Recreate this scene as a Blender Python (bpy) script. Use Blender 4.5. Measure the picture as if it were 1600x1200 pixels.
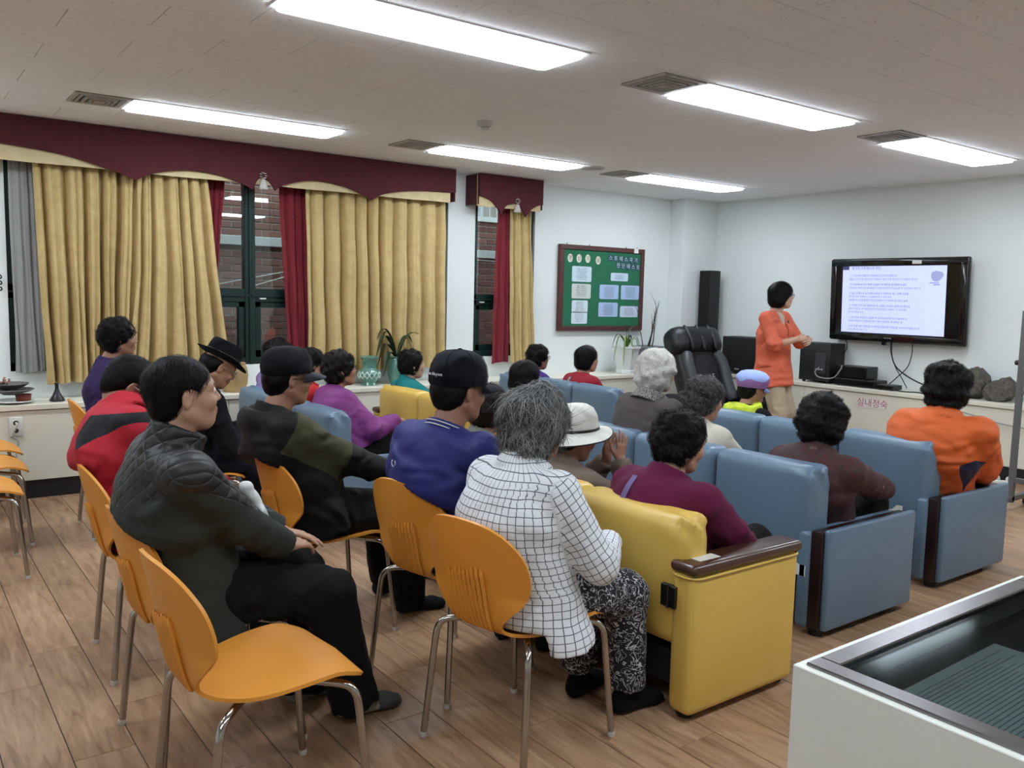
import bpy, bmesh, math, random
import numpy as np
from mathutils import Vector, Matrix

for _o in list(bpy.data.objects):
    bpy.data.objects.remove(_o)
SC = bpy.context.scene
COL = SC.collection
PI = math.pi

# ------------------------------------------------------------------ camera
CAM_F, CAM_YAW, CAM_PITCH, CAM_ROLL, CAM_H = 1336.357, 0.9314072, -0.1043114, 0.02390044, 1.5
_f = Vector((math.cos(CAM_PITCH) * math.cos(CAM_YAW), math.cos(CAM_PITCH) * math.sin(CAM_YAW), math.sin(CAM_PITCH)))
_r = Vector((math.sin(CAM_YAW), -math.cos(CAM_YAW), 0))
_u = _r.cross(_f)
_c, _s = math.cos(CAM_ROLL), math.sin(CAM_ROLL)
_R, _U = _r * _c + _u * _s, -_r * _s + _u * _c
cd = bpy.data.cameras.new('camera')
cd.sensor_width = 36.0
cd.sensor_fit = 'HORIZONTAL'
cd.lens = CAM_F / 1600 * 36
cd.clip_start = 0.02
cam = bpy.data.objects.new('camera', cd)
COL.objects.link(cam)
cam.matrix_world = Matrix(((_R.x, _U.x, -_f.x, 0), (_R.y, _U.y, -_f.y, 0), (_R.z, _U.z, -_f.z, CAM_H), (0, 0, 0, 1)))
SC.camera = cam

# ------------------------------------------------------------------ world, exposure
W = bpy.data.worlds.new('overcast_sky')
SC.world = W
W.use_nodes = True
_bg = W.node_tree.nodes['Background']
_bg.inputs[0].default_value = (0.62, 0.72, 0.8, 1)
_bg.inputs[1].default_value = 4.0
PANEL_L = 19.5            # radiance of the ceiling light panels
SC.view_settings.view_transform = 'Standard'
SC.view_settings.look = 'None'
SC.view_settings.gamma = 1.0
SC.view_settings.use_curve_mapping = False
SC.view_settings.exposure = 0.0

SC.cycles.max_bounces = 6
SC.cycles.diffuse_bounces = 3
SC.cycles.glossy_bounces = 3
SC.cycles.transmission_bounces = 3
SC.cycles.caustics_reflective = False
SC.cycles.caustics_refractive = False

# ------------------------------------------------------------------ helpers
def lin(c):
    c = c / 255.0
    return c / 12.92 if c <= 0.04045 else ((c + 0.055) / 1.055) ** 2.4

def rgb(*c):
    if len(c) == 1:
        c = c[0]
    return (lin(c[0]), lin(c[1]), lin(c[2]), 1.0)

MATS = {}

class NT:
    """small wrapper to write node trees"""
    def __init__(s, name):
        s.m = bpy.data.materials.new(name)
        s.m.use_nodes = True
        s.t = s.m.node_tree
        s.b = s.t.nodes['Principled BSDF']
        s.out = s.t.nodes['Material Output']
    def n(s, typ, **kw):
        nd = s.t.nodes.new(typ)
        for k, v in kw.items():
            if k == 'i':
                for kk, vv in v.items():
                    if isinstance(vv, bpy.types.NodeSocket):
                        s.t.links.new(vv, nd.inputs[kk])
                    else:
                        nd.inputs[kk].default_value = vv
            else:
                setattr(nd, k, v)
        return nd
    def link(s, a, b):
        s.t.links.new(a, b)
    def math(s, op, a, b=0.0, c=None):
        nd = s.n('ShaderNodeMath', operation=op)
        for k, v in enumerate((a, b) if c is None else (a, b, c)):
            if isinstance(v, bpy.types.NodeSocket):
                s.link(v, nd.inputs[k])
            else:
                nd.inputs[k].default_value = v
        return nd.outputs[0]
    def mix(s, f, a, b):
        nd = s.n('ShaderNodeMix', data_type='RGBA')
        for k, v in ((0, f), (6, a), (7, b)):
            if isinstance(v, bpy.types.NodeSocket):
                s.link(v, nd.inputs[k])
            else:
                nd.inputs[k].default_value = v
        return nd.outputs[2]
    def coord(s, kind='Object', scale=None):
        o = s.n('ShaderNodeTexCoord').outputs[kind]
        if scale is not None:
            mp = s.n('ShaderNodeMapping', i={'Vector': o, 'Scale': scale})
            o = mp.outputs[0]
        return o
    def noise(s, vec, scale, detail=3, rough=0.55, dist=0.0):
        return s.n('ShaderNodeTexNoise', i={'Vector': vec, 'Scale': scale, 'Detail': detail, 'Roughness': rough, 'Distortion': dist}).outputs[0]
    def ramp(s, f, stops):
        nd = s.n('ShaderNodeValToRGB')
        e = nd.color_ramp.elements
        while len(e) < len(stops):
            e.new(0.5)
        for k, (p, c) in enumerate(stops):
            e[k].position = p
            e[k].color = c
        s.link(f, nd.inputs[0])
        return nd.outputs[0]
    def bump(s, h, strength=0.3, dist=0.01):
        nd = s.n('ShaderNodeBump', i={'Height': h, 'Strength': strength, 'Distance': dist})
        s.link(nd.outputs[0], s.b.inputs['Normal'])
    def base(s, c):
        if isinstance(c, bpy.types.NodeSocket):
            s.link(c, s.b.inputs['Base Color'])
        else:
            s.b.inputs['Base Color'].default_value = c

def mat(name, col, rough=0.5, metal=0.0, var=0.0, vscale=6.0, bump=0.0, bscale=80.0, stretch=(1, 1, 1), sheen=0.0, coat=0.0, spec=None, bdist=0.01):
    """plain procedural surface with tone variation and fine relief"""
    if name in MATS:
        return MATS[name]
    t = NT(name)
    c = rgb(col)
    co = t.coord('Object', stretch)
    if var:
        f = t.noise(co, vscale, 4)
        d = tuple(x * (1 - var) for x in c[:3]) + (1,)
        l = tuple(min(1, x * (1 + var * 0.6)) for x in c[:3]) + (1,)
        t.base(t.ramp(f, [(0.3, d), (0.7, l)]))
    else:
        t.base(c)
    t.b.inputs['Roughness'].default_value = rough
    t.b.inputs['Metallic'].default_value = metal
    if spec is not None:
        t.b.inputs['Specular IOR Level'].default_value = spec
    if sheen:
        t.b.inputs['Sheen Weight'].default_value = sheen
    if coat:
        t.b.inputs['Coat Weight'].default_value = coat
        t.b.inputs['Coat Roughness'].default_value = 0.1
    if bump:
        t.bump(t.noise(co, bscale, 4), bump, bdist)
    MATS[name] = t.m
    return t.m

def emis(name, col, strength):
    if name in MATS:
        return MATS[name]
    t = NT(name)
    t.base(rgb(col))
    t.b.inputs['Emission Color'].default_value = rgb(col)
    t.b.inputs['Emission Strength'].default_value = strength
    MATS[name] = t.m
    return t.m

def npmesh(name, V, F, mats=None, smooth=True, mi=None, sharp=None):
    V = np.asarray(V, np.float32).reshape(-1, 3)
    me = bpy.data.meshes.new(name)
    me.vertices.add(len(V))
    me.vertices.foreach_set('co', V.ravel())
    if isinstance(F, np.ndarray):
        q = F.shape[1]
        me.loops.add(F.size)
        me.polygons.add(len(F))
        me.loops.foreach_set('vertex_index', F.astype(np.int32).ravel())
        me.polygons.foreach_set('loop_start', np.arange(0, F.size, q, dtype=np.int32))
    else:
        ln = np.array([len(f) for f in F], np.int32)
        fl = np.fromiter((i for f in F for i in f), np.int32, int(ln.sum()))
        me.loops.add(len(fl))
        me.polygons.add(len(F))
        me.loops.foreach_set('vertex_index', fl)
        me.polygons.foreach_set('loop_start', np.concatenate(([0], np.cumsum(ln)[:-1])).astype(np.int32))
    me.polygons.foreach_set('use_smooth', np.full(len(me.polygons), bool(smooth)))
    if mi is not None:
        me.polygons.foreach_set('material_index', np.asarray(mi, np.int32))
    for m in (mats or []):
        me.materials.append(m)
    me.update(calc_edges=True)
    me.validate()
    if smooth and sharp:
        me.set_sharp_from_angle(angle=math.radians(sharp))
    return me

def put(name, me, parent=None, loc=None, rot=None):
    o = bpy.data.objects.new(name, me)
    COL.objects.link(o)
    if parent is not None:
        o.parent = parent
    if loc is not None:
        o.location = loc
    if rot is not None:
        o.rotation_euler = rot
    return o

def tag(o, label=None, cat=None, group=None, kind=None):
    if label:
        o['label'] = label
    if cat:
        o['category'] = cat
    if group:
        o['group'] = group
    if kind:
        o['kind'] = kind
    return o

def thing(name, label, cat, loc=(0, 0, 0), rz=0.0, group=None):
    o = bpy.data.objects.new(name, None)
    o.empty_display_size = 0.1
    COL.objects.link(o)
    o.location = loc
    o.rotation_euler = (0, 0, rz)
    return tag(o, label, cat, group)

def copy_tree(o, parent=None):
    c = o.copy()
    COL.objects.link(c)
    c.parent = parent
    for ch in list(o.children):
        copy_tree(ch, c)
    return c

_RB = {}
def _rbox(size, r, seg):
    key = (tuple(round(x, 4) for x in size), round(r, 4), seg)
    if key not in _RB:
        bm = bmesh.new()
        bmesh.ops.create_cube(bm, size=1.0)
        for v in bm.verts:
            v.co = Vector((v.co.x * size[0], v.co.y * size[1], v.co.z * size[2]))
        if r > 0:
            bmesh.ops.bevel(bm, geom=bm.edges[:], offset=min(r, min(size) * 0.49), segments=seg, profile=0.5, affect='EDGES')
        bm.verts.ensure_lookup_table()
        _RB[key] = ([tuple(v.co) for v in bm.verts], [tuple(v.index for v in f.verts) for f in bm.faces])
        bm.free()
    return _RB[key]

class MB:
    """collects the shapes of ONE part"""
    def __init__(s):
        s.v, s.f, s.m = [], [], []
    def add(s, V, F, mi=0):
        b = len(s.v)
        s.v += [tuple(p) for p in V]
        s.f += [tuple(i + b for i in f) for f in F]
        s.m += [mi] * len(F)
        return s
    def box(s, lo, hi, r=0.0, seg=2, mi=0, M=None):
        size = [hi[k] - lo[k] for k in range(3)]
        c = [(hi[k] + lo[k]) / 2 for k in range(3)]
        V, F = _rbox(size, r, seg)
        P = [(p[0] + c[0], p[1] + c[1], p[2] + c[2]) for p in V]
        if M is not None:
            P = [tuple(M @ Vector(p)) for p in P]
        return s.add(P, F, mi)
    def tube(s, pts, r, n=8, mi=0, cap=True):
        pts = [Vector(p) for p in pts]
        rs = r if isinstance(r, (list, tuple)) else [r] * len(pts)
        V, F = [], []
        up = None
        for k, p in enumerate(pts):
            a = pts[max(0, k - 1)]
            b = pts[min(len(pts) - 1, k + 1)]
            d = (b - a).normalized()
            if up is None:
                up = Vector((0, 0, 1)) if abs(d.z) < 0.9 else Vector((1, 0, 0))
            x = d.cross(up)
            if x.length < 1e-5:
                x = d.orthogonal()
            x.normalize()
            y = x.cross(d).normalized()
            up = y
            for j in range(n):
                an = 2 * PI * j / n
                V.append(p + (x * math.cos(an) + y * math.sin(an)) * rs[k])
        for k in range(len(pts) - 1):
            for j in range(n):
                a, b = k * n + j, k * n + (j + 1) % n
                F.append((a, b, b + n, a + n))
        if cap:
            F.append(tuple(range(n))[::-1])
            F.append(tuple(range((len(pts) - 1) * n, len(pts) * n)))
        return s.add(V, F, mi)
    def lathe(s, prof, n=20, c=(0, 0, 0), mi=0, sq=None):
        V, F = [], []
        for (r, z) in prof:
            for j in range(n):
                a = 2 * PI * (j + 0.5) / n
                V.append((c[0] + r * math.cos(a), c[1] + r * math.sin(a), c[2] + z))
        for k in range(len(prof) - 1):
            for j in range(n):
                a, b = k * n + j, k * n + (j + 1) % n
                F.append((a, b, b + n, a + n))
        F.append(tuple(range(n))[::-1])
        F.append(tuple(range((len(prof) - 1) * n, len(prof) * n)))
        return s.add(V, F, mi)
    def prism(s, poly, a, b, axis='z', mi=0):
        def P(u, v, w):
            return {'z': (u, v, w), 'y': (u, w, v), 'x': (w, u, v)}[axis]
        n = len(poly)
        V = [P(u, v, a) for u, v in poly] + [P(u, v, b) for u, v in poly]
        F = [tuple(range(n))[::-1], tuple(range(n, 2 * n))]
        F += [(k, (k + 1) % n, (k + 1) % n + n, k + n) for k in range(n)]
        return s.add(V, F, mi)
    def grid(s, P, mi=0, closed_u=False):
        """P[i][j] points"""
        n, m = len(P), len(P[0])
        V = [p for row in P for p in row]
        F = []
        for i in range(n - 1 + (1 if closed_u else 0)):
            for j in range(m - 1):
                i2 = (i + 1) % n
                F.append((i * m + j, i2 * m + j, i2 * m + j + 1, i * m + j + 1))
        return s.add(V, F, mi)
    def mesh(s, name, mats, smooth=35):
        if not isinstance(mats, (list, tuple)):
            mats = [mats]
        return npmesh(name, s.v, s.f, mats, bool(smooth), s.m, smooth if smooth else None)
    def build(s, name, mats, parent=None, smooth=35, loc=None, rot=None):
        return put(name, s.mesh(name, mats, smooth), parent, loc, rot)

def recalc(me):
    bm = bmesh.new()
    bm.from_mesh(me)
    bmesh.ops.recalc_face_normals(bm, faces=bm.faces[:])
    bm.to_mesh(me)
    bm.free()

def bez(pts, n=10):
    """Catmull-Rom through points"""
    P = [Vector(p) for p in pts]
    P = [P[0] * 2 - P[1]] + P + [P[-1] * 2 - P[-2]]
    out = []
    for k in range(1, len(P) - 2):
        for j in range(n):
            t = j / n
            a, b, c, d = P[k - 1], P[k], P[k + 1], P[k + 2]
            out.append(0.5 * ((2 * b) + (c - a) * t + (2 * a - 5 * b + 4 * c - d) * t * t + (3 * b - a - 3 * c + d) * t ** 3))
    out.append(P[-2])
    return out

_TX = {}
def text_mesh(body, size, align='CENTER', extrude=0.0):
    key = (body, size, align, extrude)
    if key in _TX:
        return _TX[key]
    c = bpy.data.curves.new('lettering', 'FONT')
    c.body = body
    c.size = size
    c.align_x = align
    c.align_y = 'CENTER'
    c.extrude = extrude
    c.resolution_u = 3
    o = bpy.data.objects.new('lettering', c)
    COL.objects.link(o)
    bpy.context.view_layer.update()
    me = bpy.data.meshes.new_from_object(o.evaluated_get(bpy.context.evaluated_depsgraph_get()))
    bpy.data.objects.remove(o)
    bpy.data.curves.remove(c)
    _TX[key] = me
    return me

def lettering(body, size, m, parent, M, align='CENTER', extrude=0.0, name='lettering'):
    me = text_mesh(body, size, align, extrude).copy()
    me.materials.clear()
    me.materials.append(m)
    o = put(name, me, parent)
    o.matrix_local = M
    return o
# ------------------------------------------------------------------ dimensions of the room
YW, XT, ZC = 7.09, 8.09, 2.645          # window wall, television wall, ceiling
X0, Y0 = -2.4, -2.2                      # walls behind the camera
YCAB, XCAB, ZCAB = 6.69, 7.74, 0.665     # fronts and height of the low cabinets

# ------------------------------------------------------------------ surface materials
def wall_mat(name, col, seams=False):
    t = NT(name)
    co = t.coord('Object')
    n1 = t.noise(co, 1.7, 3)
    t.base(t.mix(n1, rgb(tuple(x - 7 for x in col)), rgb(tuple(x + 5 for x in col))))
    t.b.inputs['Roughness'].default_value = 0.75
    return t.m
M_WALL = wall_mat('painted_wall', (228, 233, 230))

def floor_mat():
    t = NT('wood_vinyl')
    oi = t.n('ShaderNodeObjectInfo')
    geo = t.n('ShaderNodeNewGeometry').outputs['Position']
    sh = t.n('ShaderNodeVectorMath', operation='SCALE', i={0: (31.0, 17.0, 7.0)})
    t.link(oi.outputs['Random'], sh.inputs['Scale'])
    p = t.n('ShaderNodeVectorMath', operation='ADD', i={0: geo, 1: sh.outputs[0]}).outputs[0]
    mp = t.n('ShaderNodeMapping', i={'Vector': p, 'Scale': (11.0, 1.3, 1.0)}).outputs[0]
    g = t.noise(mp, 2.6, 5, 0.62, 0.7)
    fine = t.noise(t.n('ShaderNodeMapping', i={'Vector': p, 'Scale': (70.0, 3.0, 1.0)}).outputs[0], 2.0, 4)
    blot = t.noise(p, 2.2, 3)
    c = t.ramp(g, [(0.28, rgb(118, 90, 66)), (0.45, rgb(164, 130, 100)), (0.62, rgb(187, 153, 121)), (0.8, rgb(204, 173, 142))])
    c = t.mix(t.math('MULTIPLY', t.math('GREATER_THAN', fine, 0.66), 0.26), c, rgb(84, 55, 38))
    c = t.mix(t.math('MULTIPLY', blot, 0.4), c, rgb(140, 101, 74))
    hv = t.n('ShaderNodeHueSaturation', i={'Color': c, 'Saturation': 1.0})
    t.link(t.math('MULTIPLY_ADD', oi.outputs['Random'], 0.26, 0.87), hv.inputs['Value'])
    # knots
    vo = t.n('ShaderNodeTexVoronoi', i={'Vector': t.n('ShaderNodeMapping', i={'Vector': p, 'Scale': (2.6, 1.5, 1)}).outputs[0], 'Scale': 1.0})
    k = t.math('LESS_THAN', vo.outputs['Distance'], 0.035)
    t.base(t.mix(t.math('MULTIPLY', k, 0.55), hv.outputs[0], rgb(82, 52, 36)))
    t.b.inputs['Roughness'].default_value = 0.36
    t.link(t.math('MULTIPLY_ADD', g, 0.18, 0.27), t.b.inputs['Roughness'])
    return t.m
M_FLOOR = floor_mat()
M_FGAP = mat('floor_joint', (66, 45, 33), 0.8)

def ceil_mat():
    t = NT('ceiling_board')
    oi = t.n('ShaderNodeObjectInfo')
    geo = t.n('ShaderNodeNewGeometry').outputs['Position']
    pits = t.n('ShaderNodeTexVoronoi', i={'Vector': t.n('ShaderNodeMapping', i={'Vector': geo, 'Scale': (26, 40, 26)}).outputs[0], 'Scale': 1.0})
    pit = t.math('LESS_THAN', pits.outputs['Distance'], 0.15)
    gate = t.math('GREATER_THAN', t.noise(geo, 6.0, 2), 0.52)
    pit = t.math('MULTIPLY', pit, gate)
    c = t.mix(t.noise(geo, 0.9, 3), rgb(243, 245, 248), rgb(249, 251, 253))
    t.base(t.mix(t.math('MULTIPLY', pit, 0.45), c, rgb(128, 122, 116)))
    t.b.inputs['Roughness'].default_value = 0.85
    return t.m
M_CEIL = ceil_mat()
M_CREAM = mat('cream_laminate', (225, 222, 205), 0.42, var=0.04, vscale=2.0, bump=0.05, bscale=60)
M_CREAMTOP = mat('cream_worktop', (228, 224, 206), 0.35, var=0.05, vscale=3.0)
M_BLACKKICK = mat('black_kick_board', (16, 16, 17), 0.6)
M_GREENFR = mat('dark_green_aluminium', (14, 42, 38), 0.38, metal=0.15, var=0.1)
M_DARKGAP = mat('dark_gap', (12, 12, 12), 0.9)

# ------------------------------------------------------------------ floor: planks nearest the camera are single pieces
fl = MB().box((X0 - 0.2, Y0 - 0.2, -0.1), (XT + 0.2, YW + 0.2, -0.0035)).build('floor', M_FGAP)
tag(fl, 'brown wood-look plank floor of the hall', 'floor', kind='structure')
PW, PL = 0.1845, 0.957
plank_me = MB().box((-PW / 2 + 0.0016, -PL / 2 + 0.0012, -0.006), (PW / 2 - 0.0016, PL / 2 - 0.0012, 0.0), 0.0012, 1).mesh('plank', M_FLOOR, 0)
spots = []
kx0 = int((X0 - 0.44) / PW) - 1
rr = random.Random(4)
for k in range(kx0, int((XT - 0.44) / PW) + 1):
    off = 3.786 + 0.32 * k + rr.uniform(-0.05, 0.05)
    y = off - math.floor((off - Y0) / PL) * PL - PL
    x = 0.44 + PW * (k + 0.5)
    while y < YW:
        spots.append((x, y + PL / 2))
        y += PL
def in_view(x, y, z, mg=0.12):
    d = Vector((x, y, z - CAM_H))
    w = d.dot(_f)
    if w < 0.15:
        return None
    a, b = d.dot(_R) / w * CAM_F / 800, d.dot(_U) / w * CAM_F / 600
    return w if abs(a) < 1 + mg and abs(b) < 1 + mg else None
vis = []
for (x, y) in spots:
    ds = [in_view(x, y + e, 0, 0.05) for e in (-PL / 2, 0, PL / 2)]
    if any(ds) and y < 6.9 and x < 8:
        vis.append((min(d for d in ds if d), x, y))
vis.sort()
near = vis[:300]
nearset = set((round(x, 3), round(y, 3)) for _, x, y in near)
for _, x, y in near:
    put('plank', plank_me, fl, (x, y, 0))
rest = MB()
for (x, y) in spots:
    if (round(x, 3), round(y, 3)) in nearset:
        continue
    rest.box((x - PW / 2 + 0.0016, y - PL / 2 + 0.0012, -0.006), (x + PW / 2 - 0.0016, y + PL / 2 - 0.0012, 0.0))
tag(rest.build('far_planks', M_FLOOR, fl, 0), kind='stuff')

# ------------------------------------------------------------------ ceiling boards
ce = MB().box((X0 - 0.2, Y0 - 0.2, ZC + 0.006), (XT + 0.2, YW + 0.2, ZC + 0.1)).build('ceiling', mat('ceiling_joint', (120, 116, 112), 0.9))
tag(ce, 'off-white boarded ceiling of the hall', 'ceiling', kind='structure')
BW, BH = 0.655, 0.3255
GAP = 0.0016
board_me = MB().box((-BW / 2 + GAP, -BH / 2 + GAP, 0), (BW / 2 - GAP, BH / 2 - GAP, 0.008), 0.0008, 1).mesh('ceiling_board', M_CEIL, 0)
cs = []
for r in range(-20, 10):
    y = 4.12 + BH * (r + 0.5)
    if y < Y0 - BH or y > YW + BH:
        continue
    ox = 0.70 + (BW / 2 if r % 2 else 0)
    for c in range(-6, 13):
        x = ox + BW * (c + 0.5)
        if X0 - BW < x < XT + BW:
            cs.append((x, y))
vis = sorted((d, x, y) for (x, y) in cs for d in [in_view(x, y, ZC, 0.15)] if d)
near = vis[:300]
nearset = set((round(x, 3), round(y, 3)) for _, x, y in near)
for _, x, y in near:
    put('ceiling_board', board_me, ce, (x, y, ZC))
rest = MB()
for (x, y) in cs:
    if (round(x, 3), round(y, 3)) not in nearset:
        rest.box((x - BW / 2 + GAP, y - BH / 2 + GAP, ZC), (x + BW / 2 - GAP, y + BH / 2 - GAP, ZC + 0.008))
tag(rest.build('far_ceiling_boards', M_CEIL, ce, 0), kind='stuff')

# ------------------------------------------------------------------ walls
WIN = [(0.76, 4.46, 0.86, 2.5), (4.775, 5.52, 0.87, 2.5)]
w = MB()
xs = [X0 - 0.2, WIN[0][0], WIN[0][1], WIN[1][0], WIN[1][1], XT + 0.2]
for a, b in ((xs[0], xs[1]), (xs[2], xs[3]), (xs[4], xs[5])):
    w.box((a, YW, -0.05), (b, YW + 0.22, ZC + 0.05))
for (a, b, z0, z1) in WIN:
    w.box((a, YW, -0.05), (b, YW + 0.22, z0))
    w.box((a, YW, z1), (b, YW + 0.22, ZC + 0.05))
tag(w.build('wall_window', M_WALL, None, 0), 'white plastered wall with the curtained windows', 'wall', kind='structure')
tag(MB().box((XT, Y0 - 0.2, -0.05), (XT + 0.2, YW, ZC + 0.05)).build('wall_television', M_WALL, None, 0), 'white wall behind the television', 'wall', kind='structure')
tag(MB().box((X0 - 0.2, Y0 - 0.2, -0.05), (X0, YW, ZC + 0.05)).build('wall_rear', M_WALL, None, 0), 'white wall at the rear of the hall', 'wall', kind='structure')
tag(MB().box((X0, Y0 - 0.2, -0.05), (XT, Y0, ZC + 0.05)).build('wall_side', M_WALL, None, 0), 'white wall on the far side of the hall', 'wall', kind='structure')
tag(MB().box((7.535, 6.87, -0.02), (XT, YW, ZC + 0.004), 0.004, 1).build('wall_pillar', M_WALL, None, 0), 'white square pillar in the corner beside the tower speaker', 'pillar', kind='structure')
# thin shadow-gap trim along the top of the television wall
tag(MB().box((XT - 0.012, Y0, ZC - 0.018), (XT, 6.87, ZC + 0.004)).build('trim_1', M_WALL, None, 0), 'narrow white trim along the top of the television wall', 'trim', kind='structure')

# ------------------------------------------------------------------ windows
def glass_mat(name='window_glass', tint=(0.9, 0.95, 0.93), refl=1.8, rough=0.01):
    t = NT(name)
    tr = t.n('ShaderNodeBsdfTransparent', i={'Color': tint + (1,)})
    gl = t.n('ShaderNodeBsdfGlossy', i={'Color': (1, 1, 1, 1), 'Roughness': rough})
    fr = t.n('ShaderNodeFresnel', i={'IOR': 1.5})
    f = t.math('MINIMUM', t.math('MULTIPLY', fr.outputs[0], refl), 1.0)
    mx = t.n('ShaderNodeMixShader')
    t.link(f, mx.inputs[0]); t.link(tr.outputs[0], mx.inputs[1]); t.link(gl.outputs[0], mx.inputs[2])
    t.link(mx.outputs[0], t.out.inputs[0])
    return t.m
M_GLASS = glass_mat()

def window(name, x0, x1, z0, z1, mulls, label):
    y0, y1 = YW + 0.03, YW + 0.11
    f = MB()
    f.box((x0, y0, z0), (x1, y1, z0 + 0.06), 0.004, 1)
    f.box((x0, y0, z1 - 0.06), (x1, y1, z1), 0.004, 1)
    f.box((x0, y0, z0), (x0 + 0.05, y1, z1), 0.004, 1)
    f.box((x1 - 0.05, y0, z0), (x1, y1, z1), 0.004, 1)
    zt0, zt1 = 1.385, 1.495
    f.box((x0, y0, zt0), (x1, y1, zt1), 0.004, 1)
    f.box((x0, y0 - 0.02, zt0 + 0.045), (x1, y0, zt0 + 0.06), 0.002, 1)
    for m in mulls:
        f.box((m - 0.045, y0 - 0.005, z0), (m + 0.045, y1, z1), 0.004, 1)
        f.box((m - 0.012, y0 - 0.02, z0), (m + 0.012, y0, z1), 0.003, 1)
    wd = f.build(name, M_GREENFR, None, 30)
    tag(wd, label, 'window', kind='structure')
    bays = [x0 + 0.05] + [v for m in mulls for v in (m - 0.045, m + 0.045)] + [x1 - 0.05]
    for k in range(0, len(bays), 2):
        a, b = bays[k], bays[k + 1]
        MB().box((a, y0 + 0.03, zt1), (b, y0 + 0.036, z1 - 0.06)).build('pane', M_GLASS, wd, 0)
        sa = MB()
        for q in ((a, z0 + 0.06, a + 0.05, zt0), (b - 0.05, z0 + 0.06, b, zt0), (a, z0 + 0.06, b, z0 + 0.12), (a, zt0 - 0.045, b, zt0)):
            sa.box((q[0], y0 + 0.012, q[1]), (q[2], y1 - 0.012, q[3]), 0.003, 1)
        so = sa.build('sash', M_GREENFR, wd, 30)
        MB().box((a + 0.05, y0 + 0.035, z0 + 0.12), (b - 0.05, y0 + 0.041, zt0 - 0.045)).build('pane', M_GLASS, so, 0)
        MB().box((a + 0.03, y0 - 0.024, zt0 + 0.022), (a + 0.085, y0 - 0.002, zt0 + 0.036), 0.003, 1).build('latch', mat('pale_plastic', (205, 208, 205), 0.4), wd)
    return wd
window('window_1', *WIN[0], [1.67, 2.53, 3.45], 'wide dark green framed window behind the gold curtains')
window('window_2', *WIN[1], [], 'narrow dark green framed window beside the notice board')

# ------------------------------------------------------------------ outside: brick wall of the next house
def brick_mat():
    t = NT('red_brown_brick')
    oi = t.n('ShaderNodeObjectInfo')
    geo = t.n('ShaderNodeNewGeometry').outputs['Position']
    c = t.mix(oi.outputs['Random'], rgb(112, 74, 66), rgb(142, 98, 86))
    c = t.mix(t.math('MULTIPLY', t.noise(geo, 30, 4), 0.5), c, rgb(92, 66, 62))
    t.base(c)
    t.b.inputs['Roughness'].default_value = 0.9
    t.bump(t.noise(geo, 120, 3), 0.4, 0.004)
    return t.m
M_BRICK = brick_mat()
M_MORTAR = mat('pale_mortar', (172, 164, 158), 0.95)
YB = 8.62
hb = thing('brick_house', 'red brick neighbouring house seen through the dark green windows', 'building', (0, 0, 0))
MB().box((-1.5, YB + 0.012, -0.5), (11.5, YB + 0.4, 5.0)).build('wall', M_MORTAR, hb, 0)
brick_me = MB().box((-0.096, 0, -0.029), (0.096, 0.05, 0.029), 0.003, 1).mesh('brick', M_BRICK, 0)
zoneA, nb = [(2.72, 3.55), (5.75, 6.75)], 0
restb = MB()
HOUSEWIN = [(5.62, 6.12, 2.42, 3.3)]
for r in range(-6, 62):
    z = 0.04 + r * 0.072
    if 1.93 < z < 2.02:
        continue
    for c in range(-7, 56):
        x = c * 0.206 + (0.103 if r % 2 else 0)
        if any(a - 0.1 < x < b + 0.1 and z0 - 0.04 < z < z1 + 0.04 for a, b, z0, z1 in HOUSEWIN):
            continue
        if any(a < x < b for a, b in zoneA) and 0.75 < z < 2.75 and nb < 298:
            put('brick', brick_me, hb, (x, YB, z)); nb += 1
        else:
            restb.box((x - 0.096, YB, z - 0.029), (x + 0.096, YB + 0.05, z + 0.029))
tag(restb.build('far_bricks', M_BRICK, hb, 0), kind='stuff')
MB().box((-1.5, YB - 0.05, 1.925), (11.5, YB + 0.1, 2.02), 0.006, 1).build('concrete_band', mat('pale_concrete', (188, 190, 188), 0.85, var=0.08), hb)
for (a, b, z0, z1) in HOUSEWIN:
    fw = MB()
    M_WF = mat('white_window_paint', (214, 218, 216), 0.5)
    for q in ((a - 0.05, z0 - 0.06, b + 0.05, z0), (a - 0.05, z1, b + 0.05, z1 + 0.05), (a - 0.05, z0, a, z1), (b, z0, b + 0.05, z1), ((a + b) / 2 - 0.02, z0, (a + b) / 2 + 0.02, z1)):
        fw.box((q[0], YB - 0.04, q[1]), (q[2], YB + 0.06, q[3]), 0.004, 1)
    hw = fw.build('window', M_WF, hb)
    MB().box((a, YB + 0.02, z0), (b, YB + 0.026, z1)).build('pane', mat('dim_pane', (96, 116, 112), 0.12), hw, 0)
    for k in range(5):
        MB().tube([(a + (k + 0.5) * (b - a) / 5, YB - 0.06, z0), (a + (k + 0.5) * (b - a) / 5, YB - 0.06, z1)], 0.006, 6).build('grille_bar', M_WF, hw)
M_CABLE = mat('pale_cable', (210, 212, 208), 0.6)
for k, (a, b, lab) in enumerate((((2.0, 7.30, 1.46), (4.2, 8.63, 1.84), 'upper pale wire strung outside the wide window'), ((2.3, 7.30, 1.42), (4.0, 8.63, 1.80), 'lower pale wire strung outside the wide window'), ((4.6, 7.30, 1.85), (7.2, 8.63, 1.87), 'pale wire strung outside the narrow window'))):
    o = MB().tube([a, b], 0.006, 6).build('outdoor_wire', M_CABLE)
    tag(o, lab, 'wire', 'wires outside the windows')
og = MB().box((-2, YW + 0.3, -0.3), (12, YB + 0.1, -0.1)).build('ground_outside', mat('outside_concrete', (120, 118, 112), 0.95, var=0.15))
tag(og, 'grey concrete strip between the hall and the brick house', 'ground', kind='structure')

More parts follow.
